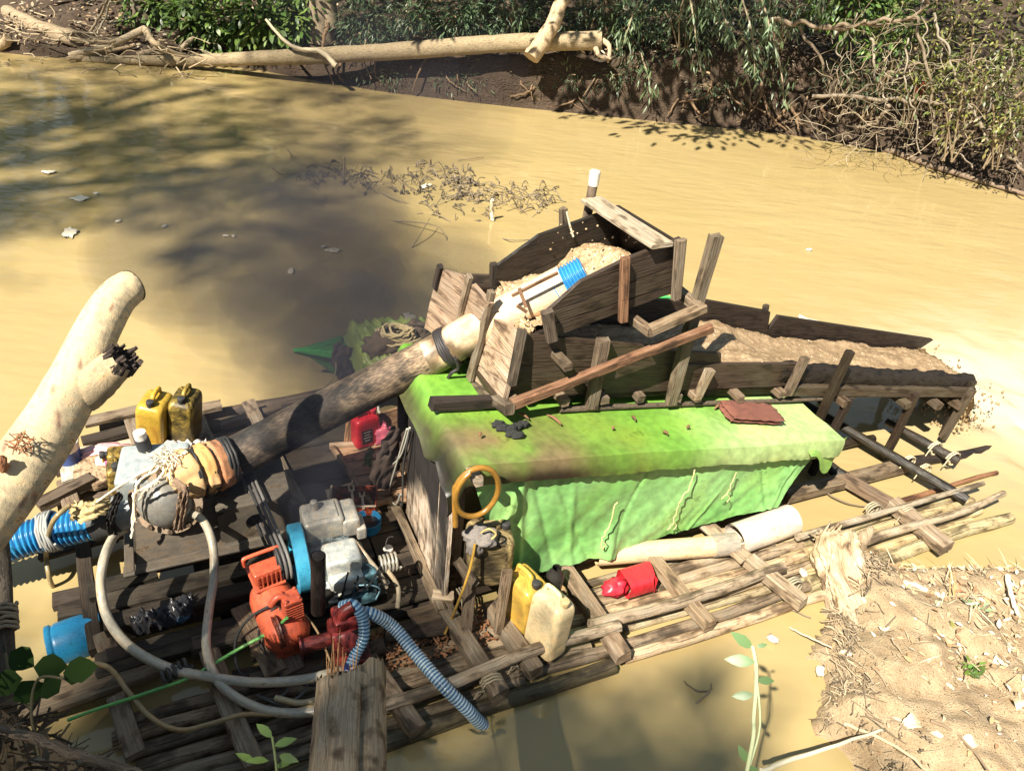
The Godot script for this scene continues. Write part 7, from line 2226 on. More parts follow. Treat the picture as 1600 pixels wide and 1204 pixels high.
	for layer in 2:
		for i in 15:
			var row := []
			for j in 25:
				var p := float(j) / 24 - 0.5
				var q := float(i) / 14 - 0.5
				var edge := minf(1.0, minf((0.5 - absf(p)) * 12.0, (0.5 - absf(q)) * 8.0))
				row.append(mc + mbs * Vector3(p * 0.37 + layer * 0.01 + 0.012 * nz.get_noise_2d(q * 60, layer * 9.0), layer * 0.026 + 0.014 * edge + nz.get_noise_2d(p * 40, q * 40) * 0.012, q * 0.185 + layer * 0.008))
			rows.append(row)
		b.sheet(rows, 3, 2)
		rows = []
	solo("folded_mat", "folded red brown carpet mat lying on the downstream end of the green roof", "mat", b, M.carpet)
	b = mb(Color(0.025, 0.028, 0.03))
	for k in [[778, 660], [790, 662], [802, 660], [788, 668], [814, 658]]:
		pass
	for k in [[1.29, -2.68], [1.33, -2.67], [1.37, -2.685], [1.41, -2.70], [1.32, -2.63], [1.345, -2.615], [1.28, -2.71]]:
		b.blob(R(k[0], roof_y(k[0]) + 0.012, k[1]), basis_from(AX), Vector3(0.035, 0.018, 0.022), nz, 0.7, 2.0, 14, 8)
	solo("black_rag", "crumpled black rag on the upstream end of the green roof", "rag", b, M.cloth)
	for k in [[1.60, -2.72, 0.07], [2.08, -2.70, 0.035], [2.38, -2.60, 0.03], [1.15, -2.62, 0.03], [2.2, -2.56, 0.025], [1.44, -2.76, 0.05], [1.9, -2.62, 0.02], [2.72, -2.78, 0.04]]:
		b = mb(tint(Color(0.14, 0.07, 0.035), 0.3))
		var p := R(k[0], roof_y(k[0]) + 0.018, k[1])
		var d := rand_dir() * Vector3(1, 0.05, 0.6)
		b.tube(curve([p - d * k[2], p + Vector3(0, 0.012, 0), p + d * k[2]], 3), [0.003, 0.006, 0.008, 0.009, 0.007, 0.005, 0.002], 6)
		solo("roof_twig", "small brown twig lying on the green roof", "twig", b, M.twig, "twigs on the green roof")
	# blue drum, half sunk
	t = thing("blue_drum", "blue plastic drum floating half sunk at the corner of the raft", "drum", Vector3(-2.033, 0.000, -2.254))
	b = mb(Color(0.02, 0.24, 0.52))
	var d0 := Vector3(-2.101, 0.030, -2.197)
	var d1 := Vector3(-1.927, 0.030, -2.309)
	var dx := d1 - d0
	b.lathe(d0, dx, [Vector2(0, 0), Vector2(0.09, 0), Vector2(0.10, 0.006), Vector2(0.106, 0.0), Vector2(0.106, 0.0), Vector2(0.108, 0.02), Vector2(0.10, 0.024), Vector2(0.10, 0.035), Vector2(0.107, 0.042), Vector2(0.11, 0.12), Vector2(0.11, 0.16), Vector2(0.105, 0.165), Vector2(0.11, 0.175), Vector2(0.11, 0.24)], 34)
	part(t, "drum_body", b, M.plastic)
	# crumpled black sheeting among the timbers
	b = mb(Color(0.045, 0.05, 0.06))
	rows = []
	for i in 16:
		var row := []
		for j in 28:
			var p := float(j) / 27
			var q := float(i) / 15
			row.append(Vector3(-1.709, 0.160, -2.275).lerp(Vector3(-1.481, 0.160, -2.459), p).lerp(Vector3(-1.667, 0.140, -2.221).lerp(Vector3(-1.432, 0.150, -2.356), p), q) + Vector3(0, absf(nz.get_noise_2d(p * 60, q * 35)) * 0.16 + 0.05 * sin(q * PI), 0))
		rows.append(row)
	b.sheet(rows, 2, 1)
	solo("black_sheeting", "crumpled black plastic sheeting stuffed between the front timbers", "plastic sheet", b, M.hose)
	b = mb(Color(0.03, 0.10, 0.20))
	b.blob(Vector3(-1.513, 0.170, -2.353), basis_from(AX), Vector3(0.07, 0.03, 0.04), nz, 0.6, 2.0, 14, 8)
	solo("blue_scrap", "scrap of blue plastic on the black sheeting", "plastic scrap", b, M.plastic)
	# litter of bark chips on the deck edge
	b = mb()
	for i in 420:
		var p := Vector3(-0.374, 0.075, -2.385) + AX * rg.randf_range(-0.22, 0.42) + AN * rg.randf_range(-0.14, 0.12) + Vector3(0, rg.randf() * 0.03, 0)
		b.col = tint(Color(0.20, 0.09, 0.04), 0.5)
		var d := rand_dir() * Vector3(1, 0.15, 1) * rg.randf_range(0.006, 0.022)
		b.beam(p - d, p + d, rg.randf_range(0.006, 0.016), 0.004, Vector3.UP, 0.0, 0.001, 0.6)
	var st := solo("bark_chips", "rusty brown bark chips scattered on the poles beside the striped hose", "bark chips", b, M.twig)
	st.set_meta("kind", "stuff")

# ------------------------------------------------------------------ boat behind the raft
func build_boat() -> void:
	var tip := Vector3(-1.583, 0.300, -4.572)
	var t := thing("canoe", "bright green wooden canoe moored behind the raft, its pointed bow showing", "canoe", Vector3(tip.x, 0, tip.z))
	var ax := (Vector3(0.884, 0.300, -5.558) - tip)
	ax.y = 0
	ax = (AX * 0.8 + ax.normalized() * 0.2).normalized()
	var an := ax.cross(Vector3.UP)
	var len := 3.3
	var b := mb(Color(0.045, 0.30, 0.07))
	var rows := []
	for i in 31:
		var q := float(i) / 30
		var w := 0.30 * pow(sin(clampf(q * 1.0 + 0.0, 0, 1) * PI), 0.55) * smoothstep(-0.02, 0.22, q) + 0.004
		var rise := 0.30 - 0.10 * sin(q * PI)
		var row := []
		for j in 17:
			var a := PI * (float(j) / 16 - 0.5)
			row.append(tip + Vector3(0, -tip.y, 0) + ax * (q * len) + an * sin(a) * w + Vector3(0, rise - cos(a) * (rise + 0.08) * smoothstep(0.0, 0.15, q) - cos(a) * 0.02, 0))
		rows.append(row)
	b.sheet(rows, 1, 1, true)
	part(t, "hull", b, M.paint)
	b = mb(Color(0.05, 0.40, 0.10))
	for sd in [-1.0, 1.0]:
		var pts := []
		for i in 31:
			var q := float(i) / 30
			var w := 0.30 * pow(sin(q * PI), 0.55) * smoothstep(-0.02, 0.22, q) + 0.004
			pts.append(tip + Vector3(0, -tip.y + 0.305 - 0.10 * sin(q * PI), 0) + ax * (q * len) + an * sd * w)
		b.tube(pts, 0.014, 8)
	part(t, "gunwale", b, M.paint)
	b = mb(Color(0.05, 0.38, 0.09))
	b.plate([tip + Vector3(0, -0.005, 0), tip + ax * 0.42 + an * 0.2 + Vector3(0, -0.05, 0), tip + ax * 0.42 - an * 0.2 + Vector3(0, -0.05, 0)], Vector3(0, 0.012, 0), ax)
	part(t, "foredeck", b, M.paint)
	# faded tarp over its load
	b = mb(Color(0.21, 0.29, 0.09))
	rows = []
	var wr := noise(3.0, 3, 111)
	var c00 := Vector3(-1.302, 0.500, -4.800)
	var c10 := Vector3(-0.526, 0.550, -4.933)
	var c01 := Vector3(-1.073, 0.460, -4.322)
	var c11 := Vector3(-0.480, 0.500, -4.256)
	for i in 22:
		var q := float(i) / 21
		var row := []
		for j in 40:
			var p := float(j) / 39
			var k := minf(q / 0.75, 1.0)
			var pt := c00.lerp(c10, p).lerp(c01.lerp(c11, p), k)
			pt.y += wr.get_noise_2d(p * 3, q * 3) * 0.05 - 0.14 * smoothstep(0.10, 0.0, p) - 0.1 * smoothstep(0.1, 0.0, q)
			if q > 0.75:
				pt += AN * (q - 0.75) * 0.22 + Vector3(0, -(q - 0.75) * 0.9, 0)
			pt.y = maxf(pt.y, 0.06)
			row.append(pt + AN * wr.get_noise_2d(p * 9, q * 2) * 0.03)
		rows.append(row)
	b.sheet(rows, 2, 1)
	solo("boat_tarp", "faded olive green tarpaulin covering the load of the canoe", "tarpaulin", b, M.tarp)
	rag("purple_cloth", "dark purple brown cloth hanging under the faded tarpaulin", [Vector3(-1.197, 0.420, -4.543), Vector3(-1.218, 0.340, -4.521), Vector3(-1.184, 0.200, -4.548), Vector3(-1.162, 0.080, -4.578)], 0.19, Color(0.08, 0.055, 0.06))
	t = thing("rope_coil", "coil of straw coloured rope lying on the faded tarpaulin", "rope", Vector3(-0.808, 0.550, -4.521))
	b = mb(Color(0.36, 0.28, 0.15))
	for k in 9:
		var q := []
		var c := Vector3(-0.817, 0.560, -4.494) + Vector3(rg.randf_range(-0.03, 0.03), k * 0.008, rg.randf_range(-0.02, 0.02))
		for i in 25:
			var a := TAU * i / 24.0
			q.append(c + Vector3(cos(a) * (0.14 - k * 0.008), 0.02 * sin(a * 2 + k), sin(a) * (0.10 - k * 0.005)) + rand_dir() * 0.006)
		b.tube(q, 0.009, 6)
	part(t, "loops", b, M.rope)
	b = mb(Color(0.10, 0.075, 0.055))
	b.blob(Vector3(-0.907, 0.500, -4.455), basis_from(AX), Vector3(0.14, 0.10, 0.12), nz, 0.5, 1.6, 20, 14)
	b.blob(Vector3(-0.723, 0.520, -4.631), basis_from(AX), Vector3(0.12, 0.08, 0.1), nz, 0.5, 1.6, 20, 14)
	solo("dark_sack", "dark brown sack lying under the coil of straw rope", "sack", b, M.cloth)
	stick("boat_pole", "thin dark rod laid across the faded tarpaulin", "rod", [Vector3(-0.947, 0.600, -4.574), Vector3(-0.754, 0.600, -4.596), Vector3(-0.492, 0.600, -4.650)], 0.008, 0.006, DARKW)
	b = mb(Color(0.30, 0.20, 0.11))
	stick("mooring_line", "thin mooring line from the canoe down to the raft", "rope", [Vector3(-1.268, 0.300, -4.531), Vector3(-1.251, 0.250, -4.363), Vector3(-1.389, 0.140, -4.185)], 0.005, 0.005, Color(0.3, 0.24, 0.15))
	# outboard cowl seen past the feed box
	t = thing("outboard_motor", "scuffed grey outboard motor cowl showing behind the feed box", "motor", Vector3(1.105, 0.200, -5.745))
	b = mb(Color(0.15, 0.16, 0.17))
	var oc := Vector3(0.860, 0.902, -4.604)
	var ob := basis_from(AX * 0.85 - AN * 0.3 + Vector3(0, 0.25, 0))
	b.rbox(oc, ob, Vector3(0.20, 0.09, 0.12), 0.04, 4)
	part(t, "cowl", b, M.metal)
	b = mb(Color(0.30, 0.25, 0.2))
	b.rbox(oc - ob.y * 0.05, ob, Vector3(0.21, 0.02, 0.13), 0.008)
	part(t, "trim_band", b, M.paint)
	b = mb(Color(0.04, 0.04, 0.04))
	b.beam(oc - Vector3(0, 0.05, 0), oc - Vector3(0.02, 0.75, 0), 0.07, 0.09, AX)
	part(t, "shaft_leg", b, M.blackmetal)

# ------------------------------------------------------------------ foreground
func build_foreground() -> void:
	# leaning trunk
	var t := thing("leaning_trunk", "thick pale leaning tree trunk with a sawn dark top, close to the camera", "tree trunk", Vector3(-2.1, 0.3, -0.8))
	var sp := [Vector3(-2.093, 0.843, -0.651), Vector3(-2.012, 1.045, -1.220), Vector3(-1.869, 1.227, -1.530), Vector3(-1.776, 1.338, -1.706), Vector3(-1.705, 1.436, -1.872), Vector3(-1.639, 1.535, -2.015), Vector3(-1.588, 1.653, -2.171), Vector3(-1.552, 1.796, -2.356), Vector3(-1.524, 1.867, -2.467), Vector3(-1.496, 1.892, -2.521), Vector3(-1.484, 1.895, -2.548)]
	var q := curve(sp, 8)
	var bk := noise(2.0, 4, 121)
	var b := mb(Color(0.60, 0.51, 0.34))
	var n := q.size()
	var rad := ramp(n, [0.15, 0.13, 0.12, 0.113, 0.108, 0.102, 0.094, 0.078, 0.071, 0.066, 0.058])
	var f0 := 0
	var y := Vector3.UP
	var sides := 40
	for i in n:
		var tt: Vector3 = (q[mini(i + 1, n - 1)] - q[maxi(i - 1, 0)]).normalized()
		var z := tt.cross(y).normalized()
		y = z.cross(tt).normalized()
		for k in sides + 1:
			var a := TAU * (k % sides) / sides
			var d := z * cos(a) + y * sin(a)
			var r: float = rad[i] * (1.0 + 0.06 * bk.get_noise_3dv(q[i] * 0.5 + d * 0.15) + 0.012 * bk.get_noise_3dv(q[i] * 4.0 + d * 1.0))
			var mm := bk.get_noise_3dv(q[i] * 3.0 + d * 1.2)
			b.col = Color(0.60, 0.51, 0.34).lerp(Color(0.40, 0.36, 0.25), clampf(mm * 1.6, 0, 0.8))
			if bk.get_noise_3dv(q[i] * 3.0 + d * 0.6 + Vector3(9, 0, 0)) > 0.46:
				b.col = Color(0.30, 0.19, 0.13)
			b.vert(q[i] + d * r, i * 0.08, float(k) / sides * 1.2)
		b.weld.append_array([b.v.size() - 1, b.v.size() - 1 - sides])
	for i in n - 1:
		for k in sides:
			var f := i * (sides + 1) + k
			b.quad(f, f + sides + 1, f + sides + 2, f + 1)
	part(t, "trunk", b, M.smoothbark)
	b = mb(Color(0.05, 0.04, 0.03))
	var e: Vector3 = q[n - 1]
	var ed: Vector3 = (q[n - 1] - q[n - 3]).normalized()
	b.lathe(e - ed * 0.002, ed, [Vector2(0.064, 0), Vector2(0.035, 0.012), Vector2(0.0, 0.004)], 24)
	part(t, "sawn_end", b, M.smoothbark)
	b = mb(Color(0.42, 0.35, 0.23))
	var kb := curve([Vector3(-1.552, 1.630, -2.179), Vector3(-1.491, 1.689, -2.195), Vector3(-1.430, 1.747, -2.212), Vector3(-1.392, 1.782, -2.224)], 5)
	b.tube(kb, ramp(kb.size(), [0.07, 0.07, 0.06, 0.052]), 26, false, 0.03)
	var ke: Vector3 = kb[-1]
	var kd: Vector3 = (kb[-1] - kb[-2]).normalized()
	b.col = Color(0.045, 0.035, 0.028)
	var ku := kd.cross(Vector3.UP).normalized()
	var kw := kd.cross(ku)
	for i in 34:
		var a := TAU * i / 34.0
		var rim := ke + (ku * cos(a) + kw * sin(a)) * 0.047
		b.beam(rim - kd * 0.03 + rand_dir() * 0.004, rim + kd * rg.randf() * rg.randf() * 0.04 + rand_dir() * 0.012, rg.randf_range(0.012, 0.028), 0.012, kd.cross(rim - ke), 0.003, 0.002, rg.randf_range(0.3, 0.9))
	b.lathe(ke - kd * 0.008, kd, [Vector2(0.050, 0), Vector2(0.025, -0.01), Vector2(0, -0.004)], 18)
	part(t, "broken_knot", b, M.smoothbark)
	b = mb(Color(0.42, 0.20, 0.10))
	b.blob(Vector3(-1.655, 1.580, -1.839), Basis.IDENTITY, Vector3(0.02, 0.035, 0.02), nz, 0.5, 2, 12, 8)
	for i in 40:
		var p := Vector3(-1.599, 1.643, -1.882) + rand_dir() * 0.03
		var d := rand_dir() * 0.02
		b.tube([p - d, p + rand_dir() * 0.005, p + d], 0.0018, 5, false)
	part(t, "torn_bark", b, M.smoothbark)
	# broken stump in front
	t = thing("broken_stump", "grey broken stump with a splintered orange top, close to the camera", "stump", Vector3(-0.324, 1.324, -0.988))
	b = mb(Color(0.30, 0.24, 0.165))
	var s0 := Vector3(-0.263, 1.393, -0.731)
	var s1 := Vector3(-0.371, 1.407, -1.290)
	var sx := (s1 - s0).normalized()
	var rows := []
	for k in 49:
		var row := []
		for i in 26:
			var p := float(i) / 25
			var a := TAU * (k % 48) / 48
			var r := 0.098 * (1.0 + 0.05 * sin(a * 3.0 + 1.0)) * lerpf(1.05, 0.98, p)
			var groove := 0.03 * exp(-pow((a - 1.05) / 0.10, 2)) + 0.012 * exp(-pow((a - 2.1) / 0.05, 2))
			var h := 0.0
			if i == 25:
				h = 0.04 * sin(a * 2.0 + 0.6) + 0.03 * nz.get_noise_1d(k * 30.0)
			var zd := sx.cross(Vector3.UP).normalized()
			row.append(s0.lerp(s1, p) + sx * h + (zd * cos(a) + zd.cross(sx) * sin(a)) * (r - groove) * (1.0 + 0.03 * nz.get_noise_2d((k % 48) * 40.0, i * 8.0)))
		rows.append(row)
	b.sheet(rows, 1.3, 2.0)
	b.tube([s0.lerp(s1, 0.9), s1 - sx * 0.02], 0.09, 16)
	part(t, "trunk", b, M.wood)
	b = mb(Color(0.50, 0.22, 0.08))
	for i in 42:
		var a := rg.randf() * TAU
		var p := s1 + Vector3(cos(a), 0, sin(a)) * rg.randf() * 0.085 - sx * 0.03
		if i < 14:
			p = Vector3(-0.408, 1.426, -1.255) + rand_dir() * 0.02
		var l := rg.randf_range(0.03, 0.07) if i > 14 else rg.randf_range(0.09, 0.2)
		b.col = tint(Color(0.50, 0.25, 0.10), 0.4)
		b.beam(p, p + (sx + rand_dir() * 0.12) * l, 0.008, 0.005, Vector3.RIGHT, 0.0, 0.001, 0.15)
	part(t, "splinters", b, M.twig)
	b = mb(Color(0.42, 0.19, 0.09))
	b.beam(Vector3(-0.332, 1.472, -1.214), Vector3(-0.278, 1.399, -0.894), 0.025, 0.02, Vector3(0, 0, 1), 0.004)
	part(t, "split_wood", b, M.wood)
	# thin dark post with a rope at the picture's edge
	t = thing("mooring_post", "dark slender post wound with rope at the upstream edge", "post", Vector3(-1.639, 0.697, -1.404))
	b = mb(Color(0.09, 0.075, 0.06))
	var mp := curve([Vector3(-1.548, 0.658, -1.254), Vector3(-1.720, 0.787, -1.589), Vector3(-1.896, 0.904, -1.915), Vector3(-1.954, 0.985, -2.033)], 6)
	b.tube(mp, 0.030, 12, true, 0.06)
	part(t, "post", b, M.bark)
	part(t, "rope_winding", band(Vector3(-1.807, 0.860, -1.762), Vector3(-1.896, 0.904, -1.915) - Vector3(-1.720, 0.787, -1.589), 0.036, 6, 0.11, Color(0.30, 0.25, 0.17), 0.007), M.rope)
	# leaves of a creeper
	var lv := [[Vector3(-1.348, 1.395, -1.282), -20], [Vector3(-1.247, 1.412, -1.232), 15], [Vector3(-1.137, 1.451, -1.199), 30], [Vector3(-1.109, 1.427, -1.182), 100], [Vector3(-1.142, 1.407, -1.168), 150], [Vector3(-1.264, 1.378, -1.148), 60], [Vector3(-1.245, 1.430, -1.184), 200]]
	t = thing("creeper", "dark green round leaved creeper at the lower upstream corner", "plant", Vector3(-1.248, 1.253, -1.121))
	b = mb(Color(0.12, 0.10, 0.05))
	b.tube(curve([Vector3(-1.179, 1.263, -1.067), Vector3(-1.213, 1.361, -1.136), Vector3(-1.213, 1.415, -1.198), Vector3(-1.132, 1.440, -1.191)], 5), 0.004, 5)
	b.tube(curve([Vector3(-1.213, 1.361, -1.136), Vector3(-1.299, 1.366, -1.200), Vector3(-1.361, 1.391, -1.279)], 5), 0.004, 5)
	part(t, "stem", b, M.twig)
	for k in lv:
		var lf := MeshInstance3D.new()
		lf.name = "leaf"
		lf.mesh = ROUND.duplicate()
		var mm := M.leaf.duplicate() as StandardMaterial3D
		mm.albedo_color = Color(0.022, 0.042, 0.01).linear_to_srgb()
		mm.roughness = 0.8
		mm.metallic_specular = 0.15
		mm.backlight_enabled = false
		lf.mesh.surface_set_material(0, mm)
		t.add_child(lf, true)
		var p: Vector3 = k[0] - t.position
		var a := deg_to_rad(k[1])
		lf.transform = Transform3D(basis_from(Vector3(cos(a), -0.15, -sin(a)), Vector3(0.1, 1, 0.6)).scaled_local(Vector3.ONE * 0.085), p)
	# weed by the spit
	t = thing("weed_stalk", "tall pale weed stalk with a few pointed green leaves in front of the water", "plant", Vector3(0.67, 0.9, -0.8))
	var w0 := Vector3(0.67, 0.85, -0.78)
	b = mb(Color(0.42, 0.46, 0.26))
	b.tube(curve([w0, Vector3(0.677, 1.585, -1.049), Vector3(0.690, 1.668, -1.143), Vector3(0.692, 1.743, -1.220), Vector3(0.682, 1.781, -1.271)], 6), 0.0055, 7)
	b.tube(curve([Vector3(0.682, 1.598, -1.057), Vector3(0.704, 1.665, -1.129), Vector3(0.687, 1.756, -1.229)], 5), 0.003, 6)
	part(t, "stem", b, M.twig)
	for k in [[Vector3(0.683, 1.776, -1.268), 150, 0.07, 0.3], [Vector3(0.686, 1.764, -1.235), 175, 0.075, -0.1], [Vector3(0.694, 1.727, -1.209), 8, 0.05, -0.05], [Vector3(0.688, 1.705, -1.181), 195, 0.055, -0.05], [Vector3(0.675, 1.603, -1.061), 120, 0.05, 0.3], [Vector3(0.682, 1.596, -1.056), -40, 0.05, -0.4], [Vector3(0.692, 1.779, -1.270), 20, 0.03, 0.2]]:
		var lf := MeshInstance3D.new()
		lf.name = "leaf"
		lf.mesh = BROAD.duplicate()
		var mm := M.leaf.duplicate() as StandardMaterial3D
		mm.albedo_color = tint(Color(0.10, 0.165, 0.06), 0.2).linear_to_srgb()
		mm.backlight_enabled = false
		lf.mesh.surface_set_material(0, mm)
		t.add_child(lf, true)
		var p: Vector3 = k[0] - t.position
		var a := deg_to_rad(k[1])
		lf.transform = Transform3D(basis_from(Vector3(cos(a), sin(a) * 0.5 + k[3], -sin(a) * 0.3), Vector3(-0.2, 0.8, 0.6)).scaled_local(Vector3.ONE * k[2]), p)
	# gnarled root stump on the spit
	t = thing("root_stump", "gnarled bleached root stump where the mud spit meets the raft", "stump", Vector3(2.059, 0.000, -3.235))
	b = mb(Color(0.44, 0.36, 0.25))
	var g1 := noise(1.4, 4, 131)
	var ra := Vector3(2.102, 0.020, -2.965)
	var rb := Vector3(1.974, 0.200, -3.371)
	rows = []
	for k in 97:
		var row := []
		var a := TAU * (k % 96) / 96
		for i in 40:
			var p := float(i) / 39
			var r := lerpf(0.10, 0.165, sin(p * PI * 0.8)) * (1.0 - 0.5 * smoothstep(0.85, 1.0, p)) * (1.0 + 0.5 * smoothstep(0.25, 0.0, p))
			var twist := a + p * 0.7
			r *= 1.0 + 0.30 * g1.get_noise_3d(cos(twist) * 1.0, sin(twist) * 1.0, p * 0.8) + 0.16 * g1.get_noise_3d(cos(twist) * 4.0, sin(twist) * 4.0, p * 0.9) + 0.10 * g1.get_noise_3d(cos(twist) * 9.0, sin(twist) * 9.0, p * 1.2)
			r *= 1.0 - 0.5 * exp(-pow((a - 1.9) / 0.22, 2) - pow((p - 0.35) / 0.2, 2))
			row.append(ra.lerp(rb, p) + AX * cos(a) * r + Vector3.UP * (sin(a) * r * 0.85) + AN * 0.03 * sin(p * 7.0 + a))
		rows.append(row)
	b.sheet(rows, 0.6, 2.0)
	for i in 14:
		var k0 := g1.get_noise_1d(i * 7.0)
		b.beam(rb + AX * rg.randf_range(-0.1, 0.08) - Vector3(0, 0.03, 0), rb + AX * rg.randf_range(-0.12, 0.1) - AN * rg.randf_range(0.0, 0.05) + Vector3(0, rg.randf_range(0.0, 0.06), 0), 0.02, 0.015, Vector3.UP, 0.003, 0.002, 0.3)
	part(t, "root_body", b, M.wood)
	for k in [[Vector3(2.157, 0.160, -3.357), Vector3(2.174, 0.260, -3.342), Vector3(2.197, 0.300, -3.374)], [Vector3(2.115, 0.100, -3.156), Vector3(2.198, 0.050, -3.068), Vector3(2.085, 0.020, -2.832)], [Vector3(1.959, 0.100, -3.135), Vector3(1.949, 0.000, -2.984), Vector3(1.988, -0.040, -2.844)], [Vector3(2.226, 0.100, -3.269), Vector3(2.319, 0.060, -3.218), Vector3(2.351, 0.050, -3.135)], [Vector3(2.006, 0.080, -3.017), Vector3(2.018, 0.050, -2.844), Vector3(2.127, 0.060, -2.704)]]:
		b = mb(tint(Color(0.42, 0.34, 0.24)))
		var kk := curve(k, 6)
		b.tube(kk, ramp(kk.size(), [0.055, 0.035, 0.012]), 10, true, 0.1)
		part(t, "root", b, M.bark)
	# straw and twigs and leaves on the spit
	var xf := []
	var cc := []
	for i in 6500:
		var x := rg.randf_range(1.75, 4.6)
		var z := rg.randf_range(-3.45, -1.2)
		var h := near_height(x, z)
		if h < 0.02:
			continue
		var dens := smoothstep(2.0, 3.0, x + (z + 2.4) * -0.35 + nz.get_noise_2d(x * 14, z * 14) * 0.7)
		if rg.randf() > dens * 0.95 + 0.05:
			continue
		xf.append(leaf_xf(Vector3(x, h + 0.008, z), Vector3(rg.randf_range(-1, 1), rg.randf_range(-0.1, 0.45), rg.randf_range(-1, 1)), rg.randf_range(0.014, 0.055)))
		cc.append(pick(DRY) * 0.95)
	var o := scatter(self, "spit_litter", BROAD, xf, cc, M.dryleaf)
	tag(o, "bleached dry leaves littering the mud spit", "leaf litter")
	xf = []
	cc = []
	for i in 4200:
		var x := rg.randf_range(1.75, 4.4)
		var z := rg.randf_range(-3.5, -1.3)
		var h := near_height(x, z)
		if h < -0.03:
			continue
		var edge := exp(-pow(h - 0.08, 2) / 0.002)
		var dens := 0.25 * edge + smoothstep(2.1, 3.2, x + (z + 2.4) * -0.3) * 0.7
		if rg.randf() > dens:
			continue
		xf.append(leaf_xf(Vector3(x, h + 0.012, z), Vector3(rg.randf_range(-1, 1), rg.randf_range(-0.05, 0.3), rg.randf_range(-1, 1)), rg.randf_range(0.04, 0.16)))
		cc.append(tint(Color(0.44, 0.36, 0.23), 0.5))
	var straw := leaf_mesh(0.035, 0.1, 0.1)
	o = scatter(self, "spit_straw", straw, xf, cc, M.dryleaf)
	tag(o, "dry straw and grass stems strewn over the mud spit", "straw")
	b = mb()
	for i in 900:
		var z := rg.randf_range(-3.3, -1.9)
		var ex := 0.0
		var x := 1.6
		while near_height(x, z) < 0.03 and x < 2.4:
			x += 0.02
		x += rg.randf_range(-0.04, 0.24) * rg.randf() + 0.02
		var p := Vector3(x, maxf(near_height(x, z), 0.0) + 0.01 + rg.randf() * 0.03, z)
		if nz.get_noise_2d(x * 40, z * 40) < -0.12:
			continue
		var d := rand_dir() * Vector3(1, 0.06, 1) * rg.randf() * rg.randf_range(0.02, 0.11)
		b.col = tint(Color(0.26, 0.20, 0.13), 0.7)
		b.tube(curve([p - d, p - d * 0.3 + rand_dir() * 0.008, p + d * 0.4 + rand_dir() * 0.008, p + d], 3), rg.randf_range(0.001, 0.0042), 5, false)
	var deb := solo("edge_debris", "dark twigs and rootlets along the raftward edge of the mud spit", "twigs", b, M.twig)
	deb.set_meta("kind", "stuff")
	var sticks := [
		[[Vector3(1.199, 0.350, -1.769), Vector3(1.502, 0.220, -1.956), Vector3(1.920, 0.160, -2.151)], 0.012, Color(0.60, 0.53, 0.38), "long pale stick running from the weed stalk onto the spit"],
		[[Vector3(2.300, 0.100, -3.205), Vector3(2.412, 0.140, -3.090), Vector3(2.616, 0.150, -2.972)], 0.02, Color(0.62, 0.55, 0.42), "bleached root lying across the top of the spit"],
		[[Vector3(2.169, 0.120, -3.170), Vector3(2.211, 0.100, -3.051), Vector3(2.375, 0.120, -3.070)], 0.007, Color(0.12, 0.09, 0.06), "thin dark root curling from the gnarled stump"],
		[[Vector3(2.471, 0.160, -2.557), Vector3(2.407, 0.180, -2.390), Vector3(2.429, 0.200, -2.146), Vector3(2.402, 0.250, -1.951)], 0.008, Color(0.42, 0.34, 0.23), "thin brown stem trailing down the spit by the green sprout"],
		[[Vector3(2.118, 0.220, -2.179), Vector3(2.198, 0.260, -2.085), Vector3(2.232, 0.300, -1.906)], 0.009, Color(0.2, 0.15, 0.1), "dark twig under the curled dry leaves"],
		[[Vector3(1.656, 0.030, -2.792), Vector3(1.737, 0.080, -2.690), Vector3(1.817, 0.100, -2.628)], 0.006, Color(0.6, 0.5, 0.34), "straw coloured twig reaching from the spit over the water"],
		[[Vector3(1.956, 0.120, -2.504), Vector3(2.005, 0.140, -2.334), Vector3(2.072, 0.170, -2.124)], 0.005, Color(0.5, 0.4, 0.24), "fine yellow stem lying slantwise on the bare mud"],
		[[Vector3(2.652, 0.140, -3.136), Vector3(2.963, 0.120, -3.229), Vector3(3.239, 0.100, -3.308)], 0.012, Color(0.5, 0.42, 0.3), "grey stick lying along the far edge of the spit"],
		[[Vector3(2.962, 0.200, -3.183), Vector3(2.911, 0.200, -3.037), Vector3(2.907, 0.180, -2.920)], 0.016, Color(0.7, 0.64, 0.52), "forked white stick at the downstream edge of the spit"],
		[[Vector3(1.756, 0.100, -2.195), Vector3(1.912, 0.200, -2.042), Vector3(1.968, 0.280, -1.889)], 0.010, Color(0.5, 0.42, 0.28), "pale branch crossing the lower spit into the shade"]]
	for k in sticks:
		stick("stick", k[3], "stick", k[0], k[1], k[1] * 0.6, k[2], "sticks on the mud spit", M.twig)
	for k in [[[Vector3(2.599, 0.140, -3.009), Vector3(2.559, 0.280, -3.036), Vector3(2.531, 0.330, -3.035)]], [[Vector3(2.569, 0.140, -2.996), Vector3(2.530, 0.300, -3.038), Vector3(2.510, 0.340, -3.046)]]]:
		stick("dry_grass", "upright orange dry grass stem at the tip of the spit", "stem", k[0], 0.004, 0.002, Color(0.55, 0.36, 0.15), "orange stems on the spit")
